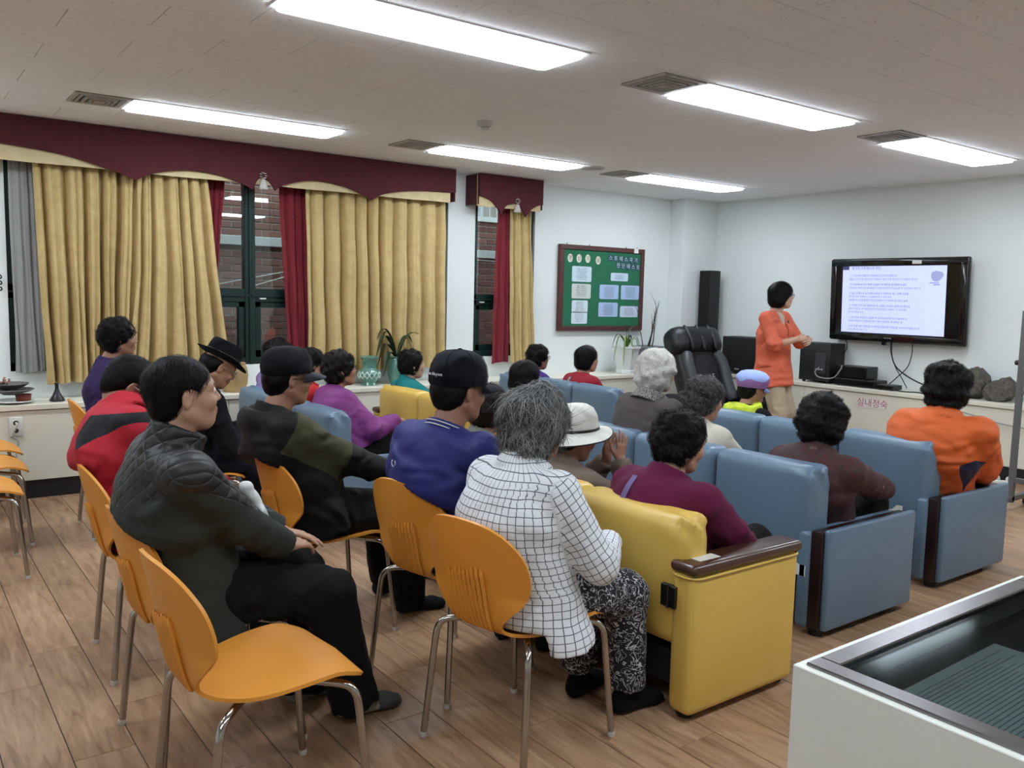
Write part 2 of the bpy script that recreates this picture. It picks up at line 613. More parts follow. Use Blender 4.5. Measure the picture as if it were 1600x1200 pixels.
# ------------------------------------------------------------------ ceiling lights, vents, detectors
M_PANEL = emis('light_diffuser', (232, 243, 255), PANEL_L)
M_LFRAME = mat('light_frame', (226, 227, 226), 0.5)
LX, LY = [(-0.93 + 0.0, 0.47), (1.35, 2.75), (3.63, 5.03), (5.85, 7.22)], [(0.56, 0.88), (3.18, 3.5), (5.79, 6.11)]
LNAMES = {(1, 1): 'long fluorescent ceiling light nearest the camera', (2, 1): 'ceiling light beside the square vent in the middle of the ceiling',
          (3, 1): 'ceiling light nearest the television wall', (1, 2): 'ceiling light above the gold curtain by the window',
          (2, 2): 'ceiling light beyond the smoke detector near the window side', (3, 2): 'small far ceiling light above the notice board'}
for i, (xa, xb) in enumerate(LX):
    for j, (ya, yb) in enumerate(LY):
        lab = LNAMES.get((i, j), 'fluorescent ceiling light behind the camera')
        L = thing('ceiling_light', lab, 'ceiling light', ((xa + xb) / 2, (ya + yb) / 2, ZC), 0, 'recessed ceiling lights')
        hx, hy = (xb - xa) / 2, (yb - ya) / 2
        fr = MB()
        for q in ((-hx - 0.02, -hy - 0.02, hx + 0.02, -hy), (-hx - 0.02, hy, hx + 0.02, hy + 0.02), (-hx - 0.02, -hy, -hx, hy), (hx, -hy, hx + 0.02, hy)):
            fr.box((q[0], q[1], -0.006), (q[2], q[3], 0.002))
        fr.build('frame', M_LFRAME, L, 0)
        pm = MB()
        r, n = 0.035, 5
        poly = []
        for cx, cy, a0 in ((hx - r, hy - r, 0), (-hx + r, hy - r, 90), (-hx + r, -hy + r, 180), (hx - r, -hy + r, 270)):
            for k in range(n + 1):
                an = math.radians(a0 + 90 * k / n)
                poly.append((cx + r * math.cos(an), cy + r * math.sin(an)))
        pm.prism(poly, -0.022, -0.001)
        pm.build('diffuser', M_PANEL, L, 0)
M_VENT = mat('vent_metal', (176, 172, 166), 0.55, var=0.15, vscale=14)
M_VDARK = mat('vent_dark', (52, 50, 48), 0.8)
VENTS = [((1.01, 1.33), (5.78, 6.10), 'square ceiling vent by the window, left of the light over the gold curtain'), ((3.28, 3.6), (3.17, 3.49), 'square ceiling vent in the middle of the ceiling'),
         ((3.28, 3.6), (5.79, 6.11), 'ceiling vent between the two lights along the window side'), ((5.5, 5.82), (3.15, 3.47), 'ceiling vent beside the light nearest the television wall'), ((5.5, 5.82), (5.78, 6.1), 'far ceiling vent beside the light above the notice board')]
for (xa, xb), (ya, yb), lab in VENTS:
    V = thing('ceiling_vent', lab, 'vent', ((xa + xb) / 2, (ya + yb) / 2, ZC), 0, 'square ceiling vents')
    h = (xb - xa) / 2
    MB().box((-h, -h, -0.003), (h, h, 0.001)).build('back_plate', M_VDARK, V, 0)
    for k, s_ in enumerate((h, h * 0.78, h * 0.56, h * 0.36)):
        b = MB()
        t_ = 0.026 if k == 0 else 0.014
        for q in ((-s_, -s_, s_, -s_ + t_), (-s_, s_ - t_, s_, s_), (-s_, -s_ + t_, -s_ + t_, s_ - t_), (s_ - t_, -s_ + t_, s_, s_ - t_)):
            b.box((q[0], q[1], -0.010 - 0.003 * k), (q[2], q[3], -0.003))
        b.build('louvre', M_VENT, V, 0)
    MB().box((-h * 0.2, -h * 0.2, -0.02), (h * 0.2, h * 0.2, -0.003)).build('centre_plate', M_VENT, V, 0)
sd = thing('smoke_detector', 'round white smoke detector in the middle of the ceiling', 'smoke detector', (3.325, 4.843, ZC))
MB().lathe([(0.055, 0.001), (0.055, -0.012), (0.045, -0.03), (0.026, -0.036), (0.026, -0.05), (0.012, -0.054)], 20).build('housing', mat('detector_plastic', (196, 194, 190), 0.5), sd)
MB().lathe([(0.027, -0.037), (0.027, -0.040), (0.02, -0.041)], 20).build('sensor_ring', mat('detector_slot', (110, 108, 104), 0.6), sd)
cs_ = thing('ceiling_speaker', 'round grey speaker grille on the ceiling near the window side', 'speaker', (5.2, 5.873, ZC))
MB().lathe([(0.12, 0.001), (0.12, -0.006), (0.105, -0.01)], 24).build('rim', mat('speaker_rim', (190, 188, 184), 0.5), cs_)
MB().lathe([(0.1, -0.009), (0.06, -0.014), (0.01, -0.016)], 24).build('grille', mat('speaker_grille_grey', (165, 163, 160), 0.6), cs_)

# ------------------------------------------------------------------ low cabinets and worktops
def cab_unit(name, x0, x1, y0, y1, face, label):
    """face '-y' window side, '-x' television side"""
    c = thing('low_cabinet', label, 'cabinet', ((x0 + x1) / 2, (y0 + y1) / 2, 0), 0, 'cream low cabinets')
    hx, hy = (x1 - x0) / 2, (y1 - y0) / 2
    b = MB()
    if face == '-y':
        b.box((-hx, -hy + 0.022, 0.125), (hx, hy, ZCAB - 0.04))
    else:
        b.box((-hx + 0.022, -hy, 0.125), (hx, hy, ZCAB - 0.04))
    b.build('body', M_CREAM, c, 0)
    k = MB()
    if face == '-y':
        k.box((-hx, -hy + 0.012, 0), (hx, hy, 0.125))
    else:
        k.box((-hx + 0.012, -hy, 0), (hx, hy, 0.125))
    k.build('kick_board', M_BLACKKICK, c, 0)
    d = MB()
    if face == '-y':
        d.box((-hx + 0.002, -hy, 0.13), (hx - 0.002, -hy + 0.02, ZCAB - 0.046), 0.002, 1)
    else:
        d.box((-hx, -hy + 0.002, 0.13), (-hx + 0.02, hy - 0.002, ZCAB - 0.046), 0.002, 1)
    d.build('front_panel', M_CREAM, c, 30)
    return c
for (a, b, lab) in ((-2.35, -0.94, 'cream low cabinet at the left end of the window wall, outside the view'), (-0.94, 0.62, 'cream low cabinet left of the one with the wall socket'), (0.62, 2.2, 'cream low cabinet with the double wall socket under the left window'),
                    (2.2, 3.78, 'cream low cabinet under the green vase at the window'), (3.78, 5.35, 'cream low cabinet below the narrow window'), (5.35, 6.93, 'cream low cabinet below the notice board and white plant pot'), (6.93, 7.53, 'short cream cabinet in the corner behind the black massage chair')):
    cab_unit('c', a, b, YCAB, YW - 0.005, '-y', lab)
for (a, b, lab) in ((5.3, 6.685, 'cream low cabinet under the black bass speaker by the corner'), (3.72, 5.3, 'cream low cabinet with the red Korean quiet sign below the television'), (2.14, 3.72, 'cream low cabinet under the two grey rocks'), (0.56, 2.14, 'cream low cabinet beyond the grey metal stand')):
    cab_unit('c', XCAB, XT - 0.005, a, b, '-x', lab)
wt = MB().box((-2.35, YCAB - 0.015, ZCAB - 0.04), (7.53, YW - 0.002, ZCAB), 0.004, 1).build('worktop', M_CREAMTOP)
tag(wt, 'cream worktop running along under the curtained windows', 'worktop')
wt = MB().box((XCAB - 0.015, 0.5, ZCAB - 0.04), (XT - 0.002, 6.672, ZCAB), 0.004, 1).box((7.531, 6.675, ZCAB - 0.04), (XT - 0.002, 6.866, ZCAB)).build('worktop', M_CREAMTOP)
tag(wt, 'cream worktop running along under the television', 'worktop')
# ------------------------------------------------------------------ curtains and valances
def suede(name, dark, light, rough=0.9):
    t = NT(name)
    co = t.coord('Object')
    f = t.noise(co, 14, 5, 0.65, 0.6)
    f2 = t.noise(co, 2.5, 3)
    c = t.ramp(f, [(0.3, rgb(dark)), (0.7, rgb(light))])
    c = t.mix(t.math('MULTIPLY', f2, 0.35), c, rgb(tuple((a + b) / 2 - 8 for a, b in zip(dark, light))))
    t.base(c)
    t.b.inputs['Roughness'].default_value = rough
    t.b.inputs['Sheen Weight'].default_value = 0.05
    t.bump(t.noise(co, 90, 3), 0.15, 0.004)
    return t.m
M_GOLD = suede('gold_suede', (184, 158, 104), (206, 182, 128))
M_GOLD2 = suede('gold_suede_pelmet', (196, 176, 132), (216, 198, 156))
M_RED = suede('wine_red_cloth', (66, 17, 25), (84, 22, 32))
M_REDC = suede('red_curtain_cloth', (108, 22, 34), (130, 30, 42))
M_GREYCUR = mat('grey_sheer', (150, 150, 148), 0.85, var=0.12, vscale=4)

def curtain(name, mats, top, bot, zt, zb, n, amp, seed, y=6.955, mid=None, sharp=1.0, hem=True):
    """pleated cloth between top edge (x0,x1) and bottom edge (x0,x1); mid=(z,x0,x1) optional"""
    rg = random.Random(seed)
    ph = rg.uniform(0, 6)
    wv = [rg.uniform(0.7, 1.35) for _ in range(n + 2)]
    cum = [0]
    for v in wv[:n]:
        cum.append(cum[-1] + v)
    cum = [c / cum[-1] for c in cum]
    am = [rg.uniform(0.55, 1.2) for _ in range(n + 1)]
    dr = [rg.uniform(-0.02, 0.02) for _ in range(n + 1)]
    NU, NV = n * 12, 22
    front, back = [], []
    for i in range(NU + 1):
        u = i / NU
        k = min(n - 1, max(0, next((q for q in range(n) if u <= cum[q + 1] + 1e-9), n - 1)))
        lf = (u - cum[k]) / (cum[k + 1] - cum[k])
        a = am[k] * (1 - lf) + am[k + 1] * lf
        w0 = math.cos(2 * PI * lf)
        wave = (0.42 - 1.25 * math.exp(-((lf - 0.5) / 0.15) ** 2) - 0.28 * (2 * abs(lf - 0.5)) ** 6 + 0.10 * math.cos(4 * PI * lf + ph)) * a * 1.15
        rowf, rowb = [], []
        for j in range(NV + 1):
            v = j / NV
            z = zt + (zb - zt) * v
            x0 = top[0] + (bot[0] - top[0]) * v
            x1 = top[1] + (bot[1] - top[1]) * v
            if mid:
                vm = (mid[0] - zt) / (zb - zt)
                if v < vm:
                    x0 = top[0] + (mid[1] - top[0]) * v / vm
                    x1 = top[1] + (mid[2] - top[1]) * v / vm
                else:
                    q = (v - vm) / (1 - vm)
                    x0 = mid[1] + (bot[0] - mid[1]) * q
                    x1 = mid[2] + (bot[1] - mid[2]) * q
            e = math.sin(PI * min(1, max(0, u))) ** 0.3
            yy = y - amp * (0.85 + 0.75 * v) * wave * (0.35 + 0.65 * e) + 0.006 * math.sin(9 * z + 5 * u + ph)
            xx = x0 + (x1 - x0) * u + (dr[k] * (1 - lf) + dr[k + 1] * lf) * v * e + 0.006 * math.sin(5 * z + 17 * u + ph) * v
            zz = z - (0.012 * math.sin(3 * u + ph) * v)
            rowf.append((xx, yy, zz))
            rowb.append((xx + (0.003 if u < 0.5 else -0.003), yy + 0.006, zz))
        front.append(rowf)
        back.append(rowb)
    m = MB()
    m.grid(front)
    m.grid([r[::1] for r in back][::-1])
    nf = (NU + 1) * (NV + 1)
    W_ = NV + 1
    def bi(i, j):
        return nf + (NU - i) * W_ + j
    F = []
    for i in range(NU):
        F.append((i * W_ + NV, (i + 1) * W_ + NV, bi(i + 1, NV), bi(i, NV)))
        F.append((i * W_, bi(i, 0), bi(i + 1, 0), (i + 1) * W_))
    for j in range(NV):
        F.append((j, j + 1, bi(0, j + 1), bi(0, j)))
        F.append((NU * W_ + j + 1, NU * W_ + j, bi(NU, j), bi(NU, j + 1)))
    m.f += F
    m.m += [0] * len(F)
    me = m.mesh(name, mats, 60)
    recalc(me)
    return put(name, me)

tag(curtain('curtain', M_GREYCUR, (0.78, 1.02), (0.79, 1.05), 2.5, 0.865, 5, 0.012, 3, 7.045), 'grey sheer curtain strip at the left edge of the window', 'curtain')
tag(curtain('curtain', M_GOLD, (0.92, 1.66), (0.97, 1.58), 2.42, 0.775, 6, 0.072, 11, 6.965), 'leftmost gold suede curtain panel in deep folds', 'curtain', 'gold suede curtains')
tag(curtain('curtain', M_GOLD, (1.62, 2.13), (1.52, 2.31), 2.42, 0.80, 6, 0.066, 22, 6.955, mid=(1.6, 1.6, 2.21)), 'gold suede curtain flaring out left of the open window gap', 'curtain', 'gold suede curtains')
tag(curtain('curtain', M_REDC, (2.09, 2.31), (2.10, 2.2), 2.42, 1.4, 4, 0.014, 5, 7.06, mid=(1.7, 2.1, 2.255)), 'narrow wine red curtain left of the open window gap', 'curtain', 'wine red curtains')
tag(curtain('curtain', M_REDC, (2.74, 3.0), (2.83, 3.03), 2.42, 0.80, 3, 0.026, 8, 7.025), 'wine red curtain right of the open window gap', 'curtain', 'wine red curtains')
tag(curtain('curtain', M_GOLD, (2.955, 4.345), (2.985, 4.365), 2.42, 0.80, 10, 0.07, 31, 6.965), 'wide gold suede curtain behind the green vase and plant', 'curtain', 'gold suede curtains')
tag(curtain('curtain', M_REDC, (4.985, 5.13), (4.94, 5.16), 2.42, 0.805, 2, 0.018, 12, 7.005), 'wine red curtain on the narrow window', 'curtain', 'wine red curtains')
tag(curtain('curtain', M_GOLD, (5.11, 5.37), (5.15, 5.47), 2.42, 0.81, 3, 0.05, 17, 6.975), 'gold suede curtain on the narrow window', 'curtain', 'gold suede curtains')
tag(curtain('curtain', M_REDC, (5.35, 5.44), (5.38, 5.43), 2.42, 1.3, 1, 0.012, 14, 7.045), 'sliver of wine red curtain right of the narrow gold curtain', 'curtain', 'wine red curtains')

def cr_poly(pts, n=6):
    return [(p.x, p.y) for p in bez([(a, b, 0) for a, b in pts], n)]
def valance(label, x0, x1, segs, gold):
    v = thing('valance', label, 'valance', ((x0 + x1) / 2, 6.955, 2.3))
    ox, oz = -(x0 + x1) / 2, -2.3
    bottom = []
    for s_ in segs:
        q = cr_poly(s_) if len(s_) > 2 else list(s_)
        bottom += q if not bottom else q[1:]
    top = [(x1, 2.64), (x0, 2.64)]
    poly = [(a + ox, b + oz) for a, b in bottom + top]
    me = MB().prism(poly, -0.105, -0.085, 'y').mesh('red_pelmet', M_RED, 0)
    recalc(me)
    bm = bmesh.new(); bm.from_mesh(me); bmesh.ops.triangulate(bm, faces=[f for f in bm.faces if len(f.verts) > 4]); bm.to_mesh(me); bm.free()
    put('red_pelmet', me, v)
    g = MB()
    n = 30
    P = []
    for k in range(n + 1):
        x = gold[0] + (gold[1] - gold[0]) * k / n
        w_ = 0.004 * math.sin(k * 1.7) + 0.003 * math.sin(k * 0.6)
        P.append([(x + ox, -0.075 + w_, 0.33), (x + ox, -0.078 + w_, 0.15), (x + ox, -0.078 + w_, 0.035 + 0.003 * math.sin(k * 0.9)), (x + ox, -0.068 + w_, 0.035), (x + ox, -0.066 + w_, 0.33)])
    g.grid(P)
    put('gold_band', g.mesh('gold_band', M_GOLD2, 50), v)
    for x in (x0, x1):
        MB().box((x + ox - 0.006, -0.085, 0.05), (x + ox + 0.006, 0.132, 0.335)).build('side_return', M_RED, v, 0)
    return v
valance('long wine red and gold scalloped valance above the wide window', 0.2, 4.39,
        [[(0.2, 2.40), (0.45, 2.445), (0.73, 2.44), (1.1, 2.405), (1.42, 2.33), (1.59, 2.275)], [(1.59, 2.275), (1.7, 2.335), (1.95, 2.385), (2.2, 2.372), (2.36, 2.33), (2.465, 2.285)], [(2.465, 2.285), (2.5, 2.36), (2.545, 2.39), (2.6, 2.36), (2.651, 2.295)],
         [(2.651, 2.295), (2.74, 2.35), (2.98, 2.405), (3.25, 2.385), (3.42, 2.335), (3.523, 2.29)], [(3.523, 2.29), (3.65, 2.355), (3.95, 2.41), (4.39, 2.43)]], (0.2, 4.345))
valance('short wine red and gold scalloped valance above the narrow window', 4.66, 5.43,
        [[(4.66, 2.43), (4.78, 2.40), (4.86, 2.34), (4.915, 2.27)], [(4.915, 2.27), (4.98, 2.36), (5.1, 2.385), (5.17, 2.34), (5.215, 2.265)], [(5.215, 2.265), (5.28, 2.34), (5.36, 2.385), (5.43, 2.40)]], (4.65, 5.42))
M_CRYS = mat('beaded_glass', (190, 184, 178), 0.2, var=0.2, vscale=60, spec=0.8)
for (x, z, lab) in ((2.545, 2.40, 'beaded flower and bell ornament on the long valance'), (5.1, 2.41, 'beaded flower and bell ornament on the short valance')):
    b = thing('ornament', lab, 'ornament', (x, 6.84, z), 0, 'bead ornaments on the valances')
    for k in range(7):
        a = 2 * PI * k / 7
        MB().lathe([(0.001, -0.004), (0.012, 0), (0.012, 0.003), (0.001, 0.007)], 8, (0.022 * math.cos(a), -0.004, 0.0)).build('petal', M_CRYS, b, 60, (0, 0, 0.022 * math.sin(a) + 0.0))
    MB().lathe([(0.012, 0.0), (0.022, -0.012), (0.032, -0.05), (0.04, -0.075), (0.036, -0.082)], 14, (0, 0, -0.028)).build('bell', M_CRYS, b)

# ------------------------------------------------------------------ orange shell chairs
def plastic_orange():
    t = NT('orange_plastic')
    co = t.coord('Object')
    t.base(t.mix(t.noise(co, 5, 3), rgb(216, 143, 50), rgb(224, 152, 60)))
    t.b.inputs['Roughness'].default_value = 0.42
    t.bump(t.noise(co, 420, 2), 0.08, 0.002)
    return t.m
M_ORANGE = plastic_orange()
M_CHROME = mat('chrome_tube', (176, 172, 166), 0.16, metal=1.0, var=0.06, vscale=20)
M_FOOT = mat('leg_tip_plastic', (200, 196, 188), 0.5)
CPROF = [(0.235, 0.428, 0.15), (0.225, 0.440, 0.18), (0.19, 0.449, 0.202), (0.12, 0.452, 0.214), (0.03, 0.446, 0.212), (-0.06, 0.438, 0.195), (-0.12, 0.436, 0.165), (-0.165, 0.440, 0.128), (-0.198, 0.456, 0.110), (-0.216, 0.485, 0.118), (-0.228, 0.52, 0.152), (-0.240, 0.56, 0.190), (-0.252, 0.61, 0.212), (-0.265, 0.665, 0.216), (-0.278, 0.72, 0.203), (-0.288, 0.765, 0.170), (-0.294, 0.795, 0.128), (-0.297, 0.812, 0.076), (-0.298, 0.818, 0.02)]
def chair_surface():
    n = 60
    pr = bez(CPROF, 4)
    NU = 12
    pts = []
    for k, p in enumerate(pr):
        z = p.y
        wd = max(0.012, p.z)
        row = []
        bk = min(1, max(0, (z - 0.46) / 0.12))
        for j in range(NU + 1):
            u = -1 + 2 * j / NU
            y = wd * u
            xf = p.x + bk * 0.05 * (y / 0.2) ** 2
            zz = z
            if bk < 0.05:
                zz = z + 0.016 * (y / 0.22) ** 2 * (1 if p.x < 0.15 else max(0, (0.235 - p.x) / 0.085)) - 0.012 * (1 - (y / 0.22) ** 2) * math.exp(-((p.x - 0.02) / 0.12) ** 2)
                if p.x > 0.12:
                    zz -= 0.012 * abs(u) * (p.x - 0.12) / 0.115
            row.append(Vector((xf, y, zz)))
        pts.append(row)
    return pts
def shell_mesh():
    P = chair_surface()
    n, m = len(P), len(P[0])
    N = [[None] * m for _ in range(n)]
    for i in range(n):
        for j in range(m):
            a = P[min(n - 1, i + 1)][j] - P[max(0, i - 1)][j]
            b = P[i][min(m - 1, j + 1)] - P[i][max(0, j - 1)]
            N[i][j] = a.cross(b).normalized()
    th = 0.0105
    Q = [[P[i][j] + N[i][j] * th for j in range(m)] for i in range(n)]
    mb = MB().grid(P)
    mb.grid(Q)
    o = n * m
    F = []
    for i in range(n - 1):
        F.append((i * m, (i + 1) * m, o + (i + 1) * m, o + i * m))
        F.append((i * m + m - 1, o + i * m + m - 1, o + (i + 1) * m + m - 1, (i + 1) * m + m - 1))
    for j in range(m - 1):
        F.append((j, o + j, o + j + 1, j + 1))
        F.append(((n - 1) * m + j, (n - 1) * m + j + 1, o + (n - 1) * m + j + 1, o + (n - 1) * m + j))
    mb.f += F
    mb.m += [0] * len(F)
    me = mb.mesh('shell', M_ORANGE, 50)
    recalc(me)
    return me, P, N
SHELL, SP, SN = shell_mesh()
NSGN = 1.0 if SN[60][6].x < 0 else -1.0      # back-side normal
def chair_ribs():
    out = []
    rows = [i for i in range(len(SP)) if 0.452 < SP[i][6].z < 0.672 and SP[i][6].x < -0.15]
    for k in range(9):
        y = -0.072 + 0.018 * k
        pts = []
        lim = 0.672 - 0.003 * k
        for i in rows:
            if SP[i][6].z > lim:
                continue
            wd = SP[i][-1].y
            u = (y / wd + 1) / 2 * (len(SP[0]) - 1)
            j = int(min(len(SP[0]) - 2, max(0, math.floor(u))))
            p = SP[i][j].lerp(SP[i][j + 1], u - j)
            back = Vector((-1, 0, -0.25 if SP[i][6].z < 0.47 else 0)).normalized()
            pts.append(p + back * (0.0055 + (0.0105 if SN[i][6].x < 0 else 0.0)))
        rs = [0.0074] * len(pts)
        rs[0] = rs[-1] = 0.002
        out.append(MB().tube(pts, rs, 6).mesh('rib', M_ORANGE, 60))
    return out
RIBS = chair_ribs()
def leg_mesh(sx, sy):
    a = [(sx * 0.03 - 0.01, sy * 0.03, 0.417), (sx * 0.10, sy * 0.115, 0.415), (sx * 0.155, sy * 0.172, 0.413), (sx * 0.178, sy * 0.192, 0.404), (sx * 0.192, sy * 0.203, 0.38), (sx * 0.198, sy * 0.207, 0.34), (sx * 0.228, sy * 0.226, 0.012)]
    m = MB().tube(a[:1] + [tuple(p) for p in bez(a[1:6], 3)] + a[6:], 0.0115, 10).mesh('leg', M_CHROME, 50)
    t = MB().lathe([(0.0125, 0.0), (0.0135, 0.004), (0.0125, 0.018)], 10, (sx * 0.2285, sy * 0.2263, 0)).mesh('leg_tip', M_FOOT, 50)
    return m, t
LEGS = [leg_mesh(sx, sy) for sx in (1, -1) for sy in (1, -1)]
PLATE = MB().box((-0.1, -0.075, 0.405), (0.08, 0.075, 0.429), 0.006, 1).mesh('seat_plate', mat('brown_plastic', (96, 60, 36), 0.5), 30)
def orange_chair(x, y, deg, label):
    c = thing('orange_chair', label, 'chair', (x, y, 0), math.radians(deg), 'orange plastic shell chairs')
    s_ = put('shell', SHELL, c)
    for r in RIBS:
        put('rib', r, s_)
    put('seat_plate', PLATE, c)
    for m, t in LEGS:
        l = put('leg', m, c)
        put('leg_tip', t, l)
    return c
orange_chair(0.83, 2.27, 2, 'empty orange plastic chair with chrome legs in the foreground')
orange_chair(0.854, 2.81, 2, 'orange chair under the man in the dark green fleece jacket')
orange_chair(0.90, 3.57, -3, 'orange chair under the man in the red and black jacket')
orange_chair(1.44, 4.95, -4, 'orange chair under the man in the black fedora')
orange_chair(1.57, 3.47, 0, 'orange chair under the man in the black and olive jacket')
orange_chair(1.79, 2.77, 10, 'orange chair under the man in the blue jacket and navy cap')
orange_chair(1.70, 2.205, 11, 'orange chair under the grey-haired woman in the checked shirt')
orange_chair(0.335, 5.08, 0, 'nearest of the three empty orange chairs at the left edge')
orange_chair(0.435, 5.70, 0, 'middle of the three empty orange chairs at the left edge')
orange_chair(0.475, 6.28, 0, 'farthest of the three empty orange chairs at the left edge')
orange_chair(1.2, 5.62, 0, 'orange chair under the woman in purple by the curtain')

# ------------------------------------------------------------------ vinyl sofas
def vinyl(name, col, wear=None):
    t = NT(name)
    co = t.coord('Object')
    c = t.mix(t.noise(co, 3.0, 3), rgb(tuple(x * 0.94 for x in col)), rgb(tuple(min(255, x * 1.04) for x in col)))
    if wear:
        wn = t.math('MULTIPLY', t.math('GREATER_THAN', t.noise(co, 150, 2), 0.68), t.math('GREATER_THAN', t.noise(co, 3.4, 3), 0.60))
        c = t.mix(t.math('MULTIPLY', wn, 0.6), c, rgb(wear))
    t.base(c)
    t.b.inputs['Roughness'].default_value = 0.36
    t.bump(t.math('ADD', t.math('MULTIPLY', t.noise(co, 260, 2), 0.25), t.noise(co, 9, 3)), 0.12, 0.01)
    return t.m
M_YEL = vinyl('yellow_vinyl', (222, 184, 90), (196, 178, 128))
M_BLU = vinyl('blue_grey_vinyl', (102, 126, 146), (150, 164, 172))
M_WOODC = mat('dark_wood_cap', (74, 44, 30), 0.32, var=0.3, vscale=5, stretch=(1, 6, 6), coat=0.3)
M_WOODD = mat('dark_wood_strip', (40, 24, 22), 0.35, var=0.2, vscale=6)
M_SFOOT = mat('sofa_foot_black', (22, 20, 20), 0.6)

def cushion_mesh(name, lo, hi, r, m, puck=None, seed=0, puff=0.012):
    """rounded padded box; puck = list of y-ends whose top corner is gathered into puckers"""
    sx, sy, sz = (hi[k] - lo[k] for k in range(3))
    bm = bmesh.new()
    bmesh.ops.create_cube(bm, size=1.0)
    for v in bm.verts:
        v.co = Vector((v.co.x * sx, v.co.y * sy, v.co.z * sz))
    bmesh.ops.bevel(bm, geom=bm.edges[:], offset=r, segments=4, profile=0.5, affect='EDGES')
    bmesh.ops.subdivide_edges(bm, edges=[e for e in bm.edges if e.calc_length() > 0.05], cuts=9, use_grid_fill=True)
    rg = random.Random(seed)
    p1, p2 = rg.uniform(0, 6), rg.uniform(0, 6)
    bm.normal_update()
    for v in bm.verts:
        x, y, z = v.co
        n = v.normal
        e = (1 - (2 * y / sy) ** 2) * (1 - (2 * z / sz) ** 2) if sx < sz else (1 - (2 * y / sy) ** 2) * (1 - (2 * x / sx) ** 2)
        d = puff * max(0, e) + 0.002 * math.sin(11 * y + p1) * math.sin(9 * z + 7 * x + p2)
        if puck:
            for ye in puck:
                q = abs(y - ye * sy / 2)
                if q < 0.09 and z > sz / 2 - 0.11:
                    g = (1 - q / 0.09) * (1 - (sz / 2 - z) / 0.11)
                    d += 0.017 * g * math.sin(85 * (x * 0.8 + z * 0.9) + p1) - 0.006 * g
        v.co += n * d
    for v in bm.verts:
        v.co += Vector(((lo[0] + hi[0]) / 2, (lo[1] + hi[1]) / 2, (lo[2] + hi[2]) / 2))
    me = bpy.data.meshes.new(name)
    bm.to_mesh(me)
    bm.free()
    me.polygons.foreach_set('use_smooth', np.ones(len(me.polygons), bool))
    me.set_sharp_from_angle(angle=math.radians(55))
    me.materials.append(m)
    return me

def sofa(label, x, y, n, sw, color, zback, style, seat=0.36, arm_r=True, arm_l=True):
    """x,y: rear right corner at the outside of the right arm; the sofa looks along +X and runs along +Y"""
    m = M_YEL if color == 'y' else M_BLU
    S = thing('sofa', label, 'sofa', (x, y, 0), 0, 'padded vinyl waiting-room sofas')
    aw = 0.112 if style == 'A' else 0.15
    ya = aw * (0.62 if style == 'A' else 0.6)
    L = n * sw
    zb0 = 0.25
    for k in range(n):
        y0 = ya + k * sw
        pk = [-1] if k == 0 else ([1] if k == n - 1 else None)
        put('backrest', cushion_mesh('backrest', (0.01, y0 + 0.002, zb0), (0.17, y0 + sw - 0.002, zback), 0.05, m, pk, k + int(x * 10)), S)
        put('seat_cushion', cushion_mesh('seat_cushion', (0.165, y0 + 0.003 + (0.11 if k == 0 else 0), 0.2), (0.63, y0 + sw - 0.003 - (0.11 if k == n - 1 else 0), seat), 0.045, m, None, k + 7, 0.02), S)
    MB().box((0.04, ya + 0.05, 0.09), (0.60, ya + L - 0.05, 0.22), 0.01, 1).build('base_frame', M_SFOOT, S)
    for side in (0, 1):
        if (side == 0 and not arm_r) or (side == 1 and not arm_l):
            continue
        def yy(t):
            return t if side == 0 else 2 * ya + L - t
        def bx(mb, a, b, r=0.0, seg=3):
            ys = sorted((yy(a[1]), yy(b[1])))
            return mb.box((a[0], ys[0], a[2]), (b[0], ys[1], b[2]), r, seg)
        if style == 'A':
            x1 = 0.61
            A = bx(MB(), (0.0, 0.0, 0.022), (x1, aw, 0.545), 0.035, 4).build('arm', m, S)
            pts = []
            bx(MB(), (-0.005, -0.006, 0.538), (x1 + 0.012, aw + 0.006, 0.580), 0.02, 4).build('arm_cap', M_WOODC, A)
            ring = []
            for (cx, cy, a0) in ((x1 - 0.04, aw - 0.04, 0), (0.04, aw - 0.04, 90), (0.04, 0.04, 180), (x1 - 0.04, 0.04, 270)):
                for q in range(5):
                    an = math.radians(a0 + 90 * q / 4)
                    ring.append((cx + 0.043 * math.cos(an), yy(cy + 0.043 * math.sin(an)), 0.53))
            ring.append(ring[0])
            MB().tube(ring, 0.005, 6).build('piping', m, A)
        else:
            x1 = 0.745
            A = bx(MB(), (0.0, 0.085, 0.03), (x1, aw, 0.475), 0.02, 3).build('arm', m, S)
            bx(MB(), (0.012, 0.03, 0.035), (x1 - 0.012, 0.09, 0.485), 0.008, 2).build('wood_frame', M_WOODD, A)
            bx(MB(), (0.025, 0.0, 0.035), (x1, 0.034, 0.497), 0.012, 3).build('side_panel', m, A)
        for fx in (0.06, 0.58):
            f = MB()
            f.lathe([(0.03, 0), (0.032, 0.03), (0.032, 0.055)], 12, (fx, yy(0.07), 0))
            f.build('foot', M_SFOOT, A)
    return S

